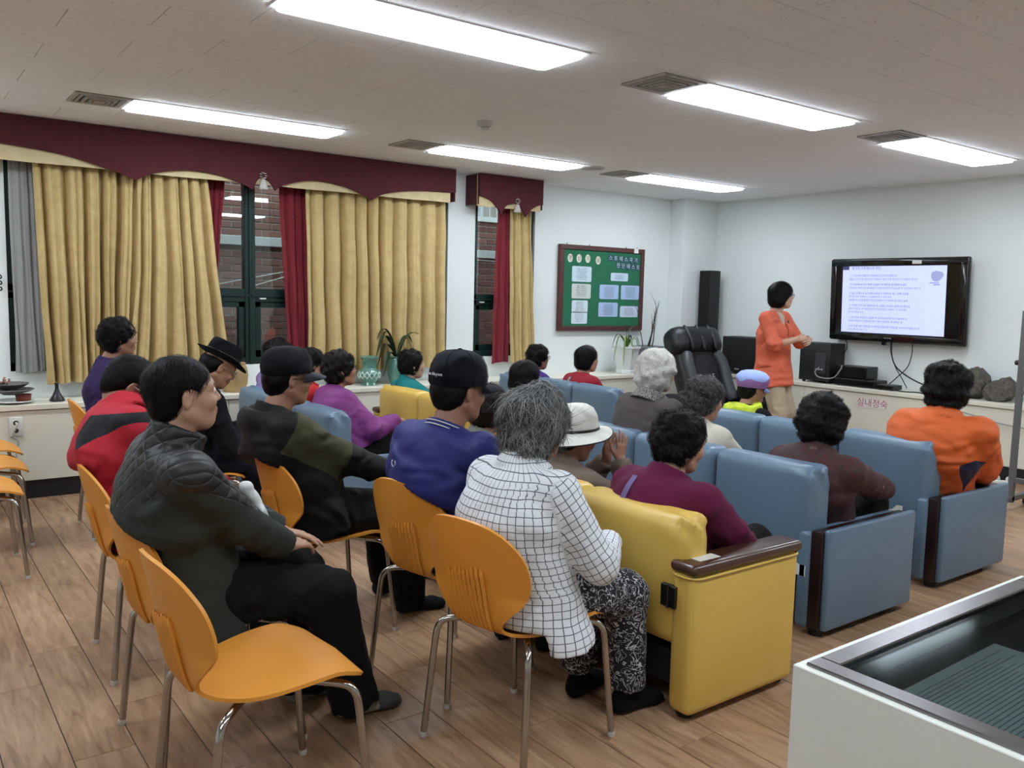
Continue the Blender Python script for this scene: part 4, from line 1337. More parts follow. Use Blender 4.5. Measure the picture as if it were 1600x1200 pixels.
octpot([(0.108, 0), (0.116, 0.006), (0.118, 0.035), (0.108, 0.04), (0.150, 0.275), (0.163, 0.28), (0.165, 0.298), (0.148, 0.3), (0.14, 0.27), (0.12, 0.25)], M_WHP, 'pot', wp)
MB().lathe([(0.13, 0.262), (0.132, 0.268), (0.03, 0.275)], 16).build('soil', M_SOIL, wp)
for (dx, dy, h, dr, w_) in ((-0.24, -0.05, 0.13, -0.13, 0.013), (-0.2, 0.03, 0.16, 0.0, 0.012), (-0.16, -0.12, 0.13, -0.19, 0.014), (0.16, -0.06, 0.12, -0.12, 0.013), (0.12, 0.05, 0.15, 0.02, 0.011), (-0.03, 0.02, 0.26, 0.26, 0.011), (0.06, -0.03, 0.25, 0.24, 0.011), (0.18, -0.02, 0.1, -0.16, 0.01), (-0.05, -0.15, 0.1, -0.1, 0.012)):
    blade([(0, 0, 0.27), (dx * 0.3, dy * 0.3, 0.28 + h * 0.7), (dx * 0.7, dy * 0.7, 0.28 + (h * 0.9 if dr < h else h)), (dx, dy, 0.28 + dr)], [0.004, w_, w_, w_ * 0.7, 0.002], M_LEAFL if dy <= 0 else M_LEAFD, 'leaf', wp)
gp = thing('planter', 'grey square pot with bare dry branches behind the massage chair', 'potted plant', (6.98, 6.84, ZCAB), 0.2)
MB().lathe([(0.12, 0), (0.13, 0.004), (0.175, 0.27), (0.19, 0.272), (0.19, 0.295), (0.168, 0.296), (0.16, 0.26)], 4).build('pot', M_GRP, gp, 20)
MB().lathe([(0.162, 0.262), (0.03, 0.27)], 4).build('soil', M_SOIL, gp, 20)
M_TWIG = mat('dry_twig', (62, 50, 44), 0.9, var=0.2)
rg = random.Random(5)
def twig(p, d, ln, r, depth, parent):
    pts = [Vector(p)]
    d = Vector(d)
    for k in range(5):
        d = (d + Vector((rg.uniform(-0.16, 0.16), rg.uniform(-0.12, 0.12), rg.uniform(-0.04, 0.1)))).normalized()
        pts.append(pts[-1] + d * ln / 5)
    t_ = MB().tube(pts, [r * (1 - 0.16 * k) for k in range(6)], 5).build('branch' if depth == 0 else 'twig', M_TWIG, parent, 60)
    if depth < 1:
        for k in (2, 3, 4, 5):
            twig(pts[k], (d + Vector((rg.uniform(-0.9, 0.9), rg.uniform(-0.4, 0.4), rg.uniform(0.0, 0.4)))).normalized(), ln * 0.42, r * 0.45, depth + 1, t_)
for (x, y, dx, dz, ln, r) in ((-0.06, 0.02, -0.25, 1.0, 0.42, 0.007), (0.0, 0.0, 0.18, 1.0, 0.40, 0.013), (0.05, -0.02, 0.38, 1.0, 0.50, 0.008), (0.08, 0.03, 0.55, 1.0, 0.45, 0.005)):
    twig((x, y, 0.26), Vector((dx, rg.uniform(-0.15, 0.1), dz)).normalized(), ln, r, 0, gp)
bv = thing('bottle_vase', 'small black bell-shaped vase on the worktop below the left curtain', 'vase', (1.01, 6.80, ZCAB))
MB().lathe([(0.045, 0), (0.05, 0.006), (0.048, 0.015), (0.032, 0.04), (0.02, 0.065), (0.013, 0.085), (0.012, 0.115), (0.018, 0.13), (0.016, 0.131), (0.008, 0.12)], 20).build('body', mat('black_ceramic', (30, 30, 32), 0.3), bv)
MB().lathe([(0.0485, 0.004), (0.0525, 0.007), (0.0485, 0.011)], 20).build('foot_ring', mat('black_ceramic', (30, 30, 32), 0.3), bv)
sv = thing('wooden_jar', 'beige barrel-shaped wooden jar on the worktop behind the fedora', 'jar', (2.30, 6.86, ZCAB))
MB().lathe([(0.075, 0), (0.085, 0.006), (0.105, 0.07), (0.11, 0.14), (0.10, 0.20), (0.085, 0.225), (0.09, 0.235), (0.075, 0.235), (0.07, 0.2)], 22).build('body', mat('beige_burl', (176, 146, 100), 0.6, var=0.25, vscale=7), sv)
MB().lathe([(0.086, 0.224), (0.093, 0.230), (0.086, 0.236)], 22).build('rim', mat('beige_burl', (176, 146, 100), 0.6), sv)
M_DISH = mat('grey_stoneware', (92, 94, 90), 0.5, var=0.2, vscale=9)
def dish(label, x, y, z, r, h, m, name='dish', cat='dish'):
    d = thing(name, label, cat, (x, y, z))
    MB().lathe([(r * 0.4, 0), (r * 0.42, 0.006), (r * 0.8, h * 0.6), (r, h), (r * 0.98, h + 0.004), (r * 0.75, h * 0.68), (r * 0.3, 0.012)], 26).build('bowl', m, d)
    MB().lathe([(r * 0.38, 0.0), (r * 0.43, 0.002), (r * 0.4, 0.008)], 20).build('foot_ring', m, d)
    return d
dish('white saucer at the bottom of the dishes at the left edge of the worktop', 0.74, 6.80, ZCAB, 0.13, 0.018, M_WHP)
tp = thing('clay_cup', 'small red clay cup on the white saucer', 'cup', (0.80, 6.80, ZCAB + 0.013))
MB().lathe([(0.042, 0), (0.046, 0.004), (0.05, 0.046), (0.047, 0.048), (0.04, 0.02)], 18).build('body', mat('red_clay', (132, 66, 50), 0.8, var=0.15), tp)
MB().lathe([(0.05, 0.040), (0.054, 0.044), (0.05, 0.048)], 18).build('rim', mat('red_clay', (132, 66, 50), 0.8), tp)
dish('grey stoneware dish resting on the red cup', 0.73, 6.80, ZCAB + 0.062, 0.14, 0.035, M_DISH)
bw = dish('upper dark grey boat-shaped dish holding dried flowers', 0.72, 6.81, ZCAB + 0.092, 0.12, 0.045, M_DISH)
df = thing('dried_flowers', 'small dried pink flowers in the upper grey dish', 'flowers', (0.67, 6.81, ZCAB + 0.115))
rg = random.Random(8)
for k in range(16):
    a, r = rg.uniform(0, 6.28), rg.uniform(0.01, 0.08)
    p = (r * math.cos(a), r * math.sin(a) * 0.6, rg.uniform(0.02, 0.06))
    st_ = MB().tube([(p[0] * 0.4, p[1] * 0.4, 0), p], 0.002, 5).build('stem', M_TWIG, df)
    MB().lathe([(0.002, -0.004), (0.011, 0.0), (0.006, 0.008)], 6, p).build('blossom', mat('dusty_pink', (168, 112, 100), 0.9), st_)
# wall socket with plug
so = thing('wall_socket', 'white double wall socket with a plugged-in cord on the cabinet front', 'socket')
so.matrix_world = wall_frame_win(0.735, YCAB - 0.001, 0.515)
MB().box((-0.042, -0.066, 0), (0.042, 0.066, 0.01), 0.004, 2).build('plate', mat('white_plastic', (218, 218, 212), 0.4), so)
for dz in (0.027, -0.027):
    MB().lathe([(0.022, 0.0), (0.023, 0.012), (0.017, 0.0125), (0.016, 0.004)], 18, (0, dz, 0)).build('outlet_ring', mat('white_plastic', (218, 218, 212), 0.4), so)
    MB().lathe([(0.0165, 0.010), (0.001, 0.0105)], 18, (0, dz, 0)).build('outlet_face', M_VDARK, so)
MB().tube(bez([(0.0, 0.027, 0.012), (0.004, 0.024, 0.035), (-0.006, 0.0, 0.032), (-0.02, -0.04, 0.018), (-0.03, -0.062, 0.012)], 5), 0.007, 8).build('plug', mat('white_plastic', (218, 218, 212), 0.4), so, 60)
MB().tube(bez([(-0.03, -0.062, 0.012), (0.0, -0.085, 0.012), (0.012, -0.11, 0.01), (-0.005, -0.2, 0.008), (-0.01, -0.38, 0.008)], 5), 0.003, 6).build('cord', M_GCORD, so, 60)
# hooks on the wall at the left edge
for k in range(3):
    h = MB().tube(bez([(0.705, 7.088, 1.55 - 0.042 * k), (0.715, 7.06, 1.55 - 0.042 * k), (0.72, 7.045, 1.535 - 0.042 * k), (0.71, 7.05, 1.525 - 0.042 * k)], 4), 0.005, 6).build('wall_hook', M_STEEL, None, 60)
    tag(h, '%s of the three small hooks on the wall left of the window' % ('topmost', 'middle', 'lowest')[k], 'hook', 'small wall hooks')

# ------------------------------------------------------------------ display case in the foreground
dc = thing('display_case', 'white display case with a steel-rimmed dark glass top in the foreground', 'display case', (1.5, 1.015, 0))
DX, DY, DZ = 1.05, -1.9, 0.75
M_WL = mat('white_laminate', (220, 222, 214), 0.4, var=0.03)
cb = MB()
cb.box((0, DY, 0.06), (0.02, 0, DZ), 0.002, 1)
cb.box((DX - 0.02, DY, 0.06), (DX, 0, DZ), 0.002, 1)
cb.box((0.02, -0.02, 0.06), (DX - 0.02, 0, DZ), 0.002, 1)
cb.box((0.02, DY, 0.06), (DX - 0.02, DY + 0.02, DZ), 0.002, 1)
cb.box((0.02, DY + 0.02, 0.06), (DX - 0.02, -0.02, 0.08))
cb.build('cabinet', M_WL, dc, 30)
MB().box((0.02, DY + 0.02, 0), (DX - 0.02, -0.02, 0.06)).build('plinth', M_BLACKKICK, dc, 0)
M_RIM = mat('brushed_steel_rim', (124, 120, 122), 0.28, metal=0.95, var=0.12, vscale=12, stretch=(4, 1, 1))
for q in ((0.018, DY + 0.018, 0.066, -0.018), (DX - 0.066, DY + 0.018, DX - 0.018, -0.018)):
    MB().box((q[0], q[1], DZ - 0.012), (q[2], q[3], DZ + 0.007), 0.003, 1).build('rim_rail', M_RIM, dc)
for q in ((0.066, -0.066, DX - 0.066, -0.018), (0.066, DY + 0.018, DX - 0.066, DY + 0.066)):
    MB().box((q[0], q[1], DZ - 0.012), (q[2], q[3], DZ + 0.007), 0.003, 1).build('rim_rail', M_RIM, dc)
MB().box((0.062, DY + 0.062, DZ - 0.006), (DX - 0.062, -0.062, DZ - 0.001)).build('pane', glass_mat('dark_case_glass', (0.58, 0.62, 0.62), 0.05, 0.08), dc, 0)
MB().box((0.085, -0.62, DZ - 0.03), (DX - 0.085, -0.60, DZ - 0.007)).build('glass_bar', M_BLACKKICK, dc, 0)
MB().box((0.02, DY + 0.02, DZ - 0.10), (DX - 0.02, -0.02, DZ - 0.09)).build('inner_tray', mat('black_felt_tray', (26, 27, 28), 0.9), dc, 0)
M_BOOK = mat('old_document_paper', (206, 208, 204), 0.8, var=0.08)
def sheet(label, x0, x1, y0, y1, z, rz, lines):
    d = thing('document', label, 'document', (1.5 + (x0 + x1) / 2, 1.015 + (y0 + y1) / 2, z), rz, 'documents in the display case')
    hx, hy = (x1 - x0) / 2, (y1 - y0) / 2
    MB().box((-hx, -hy, 0), (hx, hy, 0.006), 0.001, 1).build('sheet', M_BOOK, d, 0)
    for k in range(lines):
        y = -hy + 0.03 + (2 * hy - 0.06) * k / max(1, lines - 1)
        MB().box((-hx + 0.03, y, 0.006), (hx - 0.03 - 0.05 * (k % 3), y + 0.0014, 0.0064)).build('text_line', M_INK, d, 0)
sheet('open grey document lying under the dark glass of the display case', 0.10, 0.70, -0.53, -0.10, DZ - 0.089, 0.02, 34)
sheet('second document farther right under the dark glass', 0.12, 0.80, -1.2, -0.68, DZ - 0.089, -0.04, 38)
# ------------------------------------------------------------------ people: distance-field sculpting
NPF = np.float32
class Fld:
    def __init__(s, lo, hi, h):
        s.lo = np.array(lo, float); s.h = h
        n = np.ceil((np.array(hi, float) - s.lo) / h).astype(int) + 1
        s.n = n
        s.D = np.full(n, 1.0, NPF)
        s.ax = [(s.lo[i] + h * np.arange(n[i])).astype(NPF) for i in range(3)]
    def _sub(s, lo, hi):
        a = np.maximum(0, np.floor((np.asarray(lo) - s.lo) / s.h).astype(int))
        b = np.minimum(s.n, np.ceil((np.asarray(hi) - s.lo) / s.h).astype(int) + 1)
        if np.any(b <= a):
            return None
        sl = tuple(slice(a[i], b[i]) for i in range(3))
        return sl, (s.ax[0][sl[0]][:, None, None], s.ax[1][sl[1]][None, :, None], s.ax[2][sl[2]][None, None, :])
    def add(s, prim, k=0.0, op='u'):
        fn, lo, hi = prim
        m = max(k, 0) + 3.5 * s.h
        q = s._sub(np.asarray(lo) - m, np.asarray(hi) + m)
        if q is None:
            return s
        sl, P = q
        d = fn(*P)
        A = s.D[sl]
        if op == 'u':
            if k > 0:
                t = np.clip(0.5 + 0.5 * (d - A) / k, 0, 1)
                s.D[sl] = d * (1 - t) + A * t - k * t * (1 - t)
            else:
                s.D[sl] = np.minimum(A, d)
        elif op == 's':
            if k > 0:
                t = np.clip(0.5 - 0.5 * (A + d) / k, 0, 1)
                s.D[sl] = A * (1 - t) - d * t + k * t * (1 - t)
            else:
                s.D[sl] = np.maximum(A, -d)
        return s
    def warp(s, amp, f, seed, aniso=(1, 1, 1), ridged=False):
        """adds smooth wrinkles to the field near the surface"""
        rg = np.random.RandomState(seed)
        X, Y, Z = s.ax[0][:, None, None] * aniso[0], s.ax[1][None, :, None] * aniso[1], s.ax[2][None, None, :] * aniso[2]
        tot = 0
        for o in range(3):
            ff, a = f * 1.9 ** o, amp * 0.55 ** o
            for _ in range(2):
                d = rg.normal(size=3); d /= np.linalg.norm(d)
                e = rg.normal(size=3); e /= np.linalg.norm(e)
                ph = rg.uniform(0, 6.28, 2)
                w = ff * (d[0] * X + d[1] * Y + d[2] * Z) + ph[0]
                wv = np.sin(0.5 * w + 0.9 * np.sin(0.45 * ff * (e[0] * X + e[1] * Y + e[2] * Z) + ph[1]))
                tot = tot + (a * (0.62 - np.abs(wv) ** 0.65) if ridged else 0.7 * a * np.sin(w + 1.3 * np.sin(0.6 * ff * (e[0] * X + e[1] * Y + e[2] * Z) + ph[1])))
        s.D += tot.astype(NPF)
        return s
    def net(s, smooth=1):
        D = s.D
        S = D < 0
        c = [(i, j, k) for i in (0, 1) for j in (0, 1) for k in (0, 1)]
        nx, ny, nz = D.shape
        cnt = np.zeros((nx - 1, ny - 1, nz - 1), np.int8)
        for (i, j, k) in c:
            cnt += S[i:nx - 1 + i, j:ny - 1 + j, k:nz - 1 + k]
        I, J, K = np.nonzero((cnt > 0) & (cnt < 8))
        vid = np.full(cnt.shape, -1, np.int32)
        vid[I, J, K] = np.arange(len(I))
        vals = [D[I + i, J + j, K + k] for (i, j, k) in c]
        pos = np.zeros((len(I), 3)); num = np.zeros(len(I))
        for a in range(8):
            for b in range(a + 1, 8):
                df = [c[b][q] - c[a][q] for q in range(3)]
                if sum(abs(q) for q in df) != 1:
                    continue
                va, vb = vals[a], vals[b]
                m = (va < 0) != (vb < 0)
                t = np.where(m, va / np.where(m, va - vb, 1), 0)
                for q in range(3):
                    pos[:, q] += np.where(m, c[a][q] + t * df[q], 0)
                num += m
        pos /= np.maximum(num, 1)[:, None]
        V = s.lo + s.h * (np.stack([I, J, K], 1) + pos)
        Q = []
        for ax in range(3):
            o = [q for q in range(3) if q != ax]
            sa = [slice(None)] * 3; sb = [slice(None)] * 3
            sa[ax] = slice(0, -1); sb[ax] = slice(1, None)
            for q in o:
                sa[q] = slice(1, -1); sb[q] = slice(1, -1)
            A, B = S[tuple(sa)], S[tuple(sb)]
            e = np.nonzero(A != B)
            inside = A[e]
            g = [e[0].copy(), e[1].copy(), e[2].copy()]
            def cell(d1, d2):
                t = [x.copy() for x in g]
                t[o[0]] += d1; t[o[1]] += d2
                return vid[t[0], t[1], t[2]]
            q4 = np.stack([cell(0, 0), cell(1, 0), cell(1, 1), cell(0, 1)], 1)
            flip = inside if ax != 1 else ~inside
            q4[~flip] = q4[~flip][:, ::-1]
            Q.append(q4)
        F = np.concatenate(Q)
        F = F[(F >= 0).all(1)]
        for _ in range(smooth):
            acc = np.zeros_like(V); n = np.zeros(len(V))
            for a, b in ((0, 1), (1, 2), (2, 3), (3, 0)):
                for u, v in ((a, b), (b, a)):
                    for q in range(3):
                        acc[:, q] += np.bincount(F[:, u], V[F[:, v], q], len(V))
                    n += np.bincount(F[:, u], minlength=len(V))
            V = V * 0.4 + 0.6 * acc / np.maximum(n, 1)[:, None]
        return V, F

def v3(*a):
    return np.array(a if len(a) > 1 else a[0], float)
def unit(v):
    v = np.asarray(v, float)
    return v / max(1e-9, np.linalg.norm(v))

def cap(a, b, ra, rb=None, flat=False):
    a, b = v3(a), v3(b); rb = ra if rb is None else rb
    d = b - a; L2 = float(d @ d) + 1e-12; L = math.sqrt(L2)
    def fn(X, Y, Z):
        t = ((X - a[0]) * d[0] + (Y - a[1]) * d[1] + (Z - a[2]) * d[2]) / L2
        tc = np.clip(t, 0, 1)
        r = np.sqrt((X - a[0] - tc * d[0]) ** 2 + (Y - a[1] - tc * d[1]) ** 2 + (Z - a[2] - tc * d[2]) ** 2) - (ra + (rb - ra) * tc)
        if flat:
            r = np.maximum(r, (t - 1) * L)
        return r.astype(NPF)
    R = max(ra, rb)
    return fn, np.minimum(a, b) - R, np.maximum(a, b) + R

def ecap(a, b, wax, r1, r2, flat0=False, flat1=False):
    """segment a-b with elliptic section: half widths (along wax, along the other axis) r1 at a, r2 at b"""
    a, b = v3(a), v3(b)
    d = b - a; L = float(np.linalg.norm(d)); d = d / L
    w = v3(wax); w = unit(w - d * (w @ d)); o = np.cross(d, w)
    def fn(X, Y, Z):
        x, y, z = X - a[0], Y - a[1], Z - a[2]
        s_ = x * d[0] + y * d[1] + z * d[2]
        u = x * w[0] + y * w[1] + z * w[2]
        v = x * o[0] + y * o[1] + z * o[2]
        t = np.clip(s_ / L, 0, 1)
        A = r1[0] + (r2[0] - r1[0]) * t; B = r1[1] + (r2[1] - r1[1]) * t
        over = (s_ - t * L)
        m = np.minimum(A, B)
        q = np.sqrt((u / A) ** 2 + (v / B) ** 2 + (over / m) ** 2)
        g = np.sqrt((u / A ** 2) ** 2 + (v / B ** 2) ** 2 + (over / m ** 2) ** 2) + 1e-6
        r = np.where(q > 0.3, q * (q - 1) / g, (q - 1) * m)
        if flat0:
            r = np.maximum(r, -s_)
        if flat1:
            r = np.maximum(r, s_ - L)
        return r.astype(NPF)
    R = max(r1[0], r1[1], r2[0], r2[1])
    return fn, np.minimum(a, b) - R, np.maximum(a, b) + R

def ell(c, r, R=None):
    c = v3(c); r = v3(r)
    R = np.eye(3) if R is None else np.asarray(R)
    def fn(X, Y, Z):
        x, y, z = X - c[0], Y - c[1], Z - c[2]
        p = [(x * R[0, i] + y * R[1, i] + z * R[2, i]) for i in range(3)]
        k0 = np.sqrt((p[0] / r[0]) ** 2 + (p[1] / r[1]) ** 2 + (p[2] / r[2]) ** 2)
        k1 = np.sqrt((p[0] / r[0] ** 2) ** 2 + (p[1] / r[1] ** 2) ** 2 + (p[2] / r[2] ** 2) ** 2) + 1e-6
        return np.where(k0 > 0.3, k0 * (k0 - 1) / k1, (k0 - 1) * r.min()).astype(NPF)
    m = max(r)
    return fn, c - m, c + m

def tshell(a, b, ra, rb, th, wax=None, ell_=1.0):
    """standing collar: thin tube wall around the axis a-b"""
    a, b = v3(a), v3(b); d = b - a; L = float(np.linalg.norm(d)); d = d / L
    w = v3(wax if wax is not None else (0, 1, 0)); w = unit(w - d * (w @ d)); o = np.cross(d, w)
    def fn(X, Y, Z):
        x, y, z = X - a[0], Y - a[1], Z - a[2]
        s_ = x * d[0] + y * d[1] + z * d[2]
        u = x * w[0] + y * w[1] + z * w[2]
        v = (x * o[0] + y * o[1] + z * o[2]) / ell_
        t = np.clip(s_ / L, 0, 1)
        r = np.sqrt(u * u + v * v) - (ra + (rb - ra) * t)
        q = np.maximum(np.abs(r) - th, np.abs(s_ - L / 2) - L / 2)
        return q.astype(NPF)
    R = max(ra, rb) * max(1, ell_) + th
    return fn, np.minimum(a, b) - R, np.maximum(a, b) + R

def rotm(yaw, pitch, roll):
    """columns: forward, left, up; pitch>0 looks down"""
    cy, sy, cp, sp, cr, sr = math.cos(yaw), math.sin(yaw), math.cos(pitch), math.sin(pitch), math.cos(roll), math.sin(roll)
    Rz = np.array([[cy, -sy, 0], [sy, cy, 0], [0, 0, 1]])
    Ry = np.array([[cp, 0, sp], [0, 1, 0], [-sp, 0, cp]])
    Rx = np.array([[1, 0, 0], [0, cr, -sr], [0, sr, cr]])
    return Rz @ Ry @ Rx

# ---- skin, cloth and hair materials
def skin_mat(name, col):
    if name in MATS:
        return MATS[name]
    t = NT(name)
    at = t.n('ShaderNodeAttribute', attribute_name='tint')
    co = t.coord('Object')
    c = t.mix(t.noise(co, 40, 3), rgb(tuple(x * 0.93 for x in col)), rgb(col))
    sep = t.n('ShaderNodeSeparateColor', i={0: at.outputs['Color']})
    c = t.mix(t.math('MULTIPLY', sep.outputs[0], 0.55), c, rgb(158, 84, 78))
    c = t.mix(t.math('MULTIPLY', sep.outputs[1], 0.85), c, rgb(38, 30, 28))
    t.base(c)
    t.b.inputs['Roughness'].default_value = 0.5
    t.bump(t.noise(co, 220, 3), 0.12, 0.003)
    MATS[name] = t.m
    return t.m
SKIN = {'a': skin_mat('skin_a', (186, 142, 116)), 'b': skin_mat('skin_b', (168, 122, 96)), 'c': skin_mat('skin_c', (200, 158, 134)), 'd': skin_mat('skin_d', (150, 106, 82))}

def cloth(name, col, var=0.12, rough=0.85, bump=0.25, bscale=26, sheen=0.02, col2=None, thr=0.0, weave=420, fold=6.5, fdist=0.045):
    """cloth; col2 = second colour where the stored garment mask is positive"""
    if name in MATS:
        return MATS[name]
    t = NT(name)
    co = t.coord('Object')
    c = t.mix(t.noise(co, 7, 4), rgb(tuple(x * (1 - var) for x in col)), rgb(col))
    if col2 is not None:
        at = t.n('ShaderNodeAttribute', attribute_name='mask')
        c = t.mix(t.math('GREATER_THAN', at.outputs['Fac'], thr), c, rgb(col2))
    t.base(c)
    t.b.inputs['Roughness'].default_value = rough
    t.b.inputs['Sheen Weight'].default_value = sheen
    rn = t.n('ShaderNodeTexNoise', noise_type='RIDGED_MULTIFRACTAL', i={'Vector': t.n('ShaderNodeMapping', i={'Vector': co, 'Rotation': (0.5, 0.35, 0.2), 'Scale': (1.0, 0.55, 1.5)}).outputs[0], 'Scale': fold, 'Detail': 1.5, 'Roughness': 0.45, 'Distortion': 0.5})
    b1 = t.n('ShaderNodeBump', i={'Height': rn.outputs[0], 'Strength': 0.9, 'Distance': fdist})
    b2 = t.n('ShaderNodeBump', i={'Height': t.math('ADD', t.noise(co, bscale, 4, 0.6, 0.8), t.math('MULTIPLY', t.noise(co, weave, 2), 0.25)), 'Strength': bump, 'Distance': 0.008, 'Normal': b1.outputs[0]})
    t.link(b2.outputs[0], t.b.inputs['Normal'])
    t.b.inputs['Specular IOR Level'].default_value = 0.12 if sum(col) < 150 else 0.3
    MATS[name] = t.m
    return t.m

def hair_mat(name, col, col2=None, rough=0.45):
    if name in MATS:
        return MATS[name]
    t = NT(name)
    co = t.coord('Object')
    at = t.n('ShaderNodeAttribute', attribute_name='strand')
    col2 = col2 or tuple(min(255, x * 1.5 + 8) for x in col)
    f = t.math('ADD', t.math('MULTIPLY', t.noise(co, 60, 3), 0.5), t.math('MULTIPLY', at.outputs['Fac'], 0.6))
    t.base(t.ramp(f, [(0.25, rgb(col)), (0.85, rgb(col2))]))
    t.b.inputs['Roughness'].default_value = rough
    t.b.inputs['Specular IOR Level'].default_value = 0.16
    t.bump(t.noise(co, 170, 3), 0.35, 0.004)
    MATS[name] = t.m
    return t.m
HAIR = {'black': hair_mat('hair_black', (10, 9, 10), (24, 22, 22), 0.5), 'brown': hair_mat('hair_dark_brown', (22, 17, 16), (48, 36, 32)), 'grey': hair_mat('hair_grey', (44, 45, 46), (150, 150, 148)), 'saltpep': hair_mat('hair_salt_pepper', (36, 36, 37), (112, 110, 108)),
        'white': hair_mat('hair_white', (206, 203, 195), (244, 242, 236)), 'greyblack': hair_mat('hair_grey_black', (30, 29, 30), (86, 84, 82))}
M_EYEW = mat('eye_white', (214, 208, 200), 0.3)
M_EYED = mat('eye_iris', (26, 18, 14), 0.2)
EYE = None
def eye_mesh():
    global EYE
    if EYE is None:
        m = MB()
        prof = [(0.012 * math.sin(PI * k / 10), -0.012 * math.cos(PI * k / 10)) for k in range(11)]
        prof[0] = (0.0004, -0.012); prof[-1] = (0.0004, 0.012)
        m.lathe(prof, 12)
        nf = len(m.f)
        for i, f in enumerate(m.f):
            zc = sum(m.v[q][2] for q in f) / len(f)
            if zc > 0.0092:
                m.m[i] = 1
        EYE = m.mesh('eye', [M_EYEW, M_EYED], 60)
    return EYE

def head_field(Hc, R, s, nb, h, hair_only=False, female=True):
    T = lambda p: Hc + R @ (v3(p) * s)
    ext = 0.17 * s
    lo = np.minimum(Hc - ext, nb - 0.1); hi = np.maximum(Hc + ext, nb + 0.1)
    F = Fld(lo, hi, h)
    e = lambda c, r: ell(T(c), v3(r) * s, R)
    F.add(e((-0.014, 0, 0.032), (0.098, 0.077, 0.083)))
    F.add(e((0.028, 0, -0.03), (0.060, 0.060, 0.085)), 0.03)
    F.add(e((0.05, 0, -0.088), (0.030, 0.032, 0.026)), 0.025)
    for y in (1, -1):
        F.add(cap(T((-0.012, y * 0.054, -0.052)), T((0.045, y * 0.022, -0.093)), 0.021 * s, 0.016 * s), 0.022)
        F.add(cap(T((0.076, y * 0.014, 0.021)), T((0.066, y * 0.046, 0.019)), 0.011 * s), 0.016)
        F.add(e((0.056, y * 0.040, -0.028), (0.026, 0.022, 0.022)), 0.02)
    F.add(cap(T((-0.022, 0, -0.06)), nb, (0.050 if female else 0.057) * s, (0.058 if female else 0.066) * s), 0.025)
    for y in (1, -1):
        F.add(e((0.090, y * 0.031, 0.003), (0.016, 0.017, 0.010)), 0.012, 's')
        F.add(e((0.070, y * 0.031, 0.004), (0.0135, 0.015, 0.013)), 0.005)
    F.add(cap(T((0.080, 0, 0.012)), T((0.0985, 0, -0.024)), 0.008 * s, 0.0105 * s), 0.010)
    for y in (1, -1):
        F.add(e((0.089, y * 0.0125, -0.028), (0.010, 0.008, 0.007)), 0.006)
    F.add(cap(T((0.084, -0.013, -0.0565)), T((0.084, 0.013, -0.0565)), 0.0075 * s), 0.006)
    F.add(cap(T((0.081, -0.011, -0.0680)), T((0.081, 0.011, -0.0680)), 0.0080 * s), 0.006)
    for y in (1, -1):
        Re = R @ rotm(y * -0.35, 0.15, 0)
        F.add(ell(T((-0.012, y * 0.080, -0.008)), v3(0.019, 0.007, 0.031) * s, Re), 0.006)
        F.add(ell(T((-0.008, y * 0.088, -0.004)), v3(0.010, 0.006, 0.017) * s, Re), 0.004, 's')
    return F

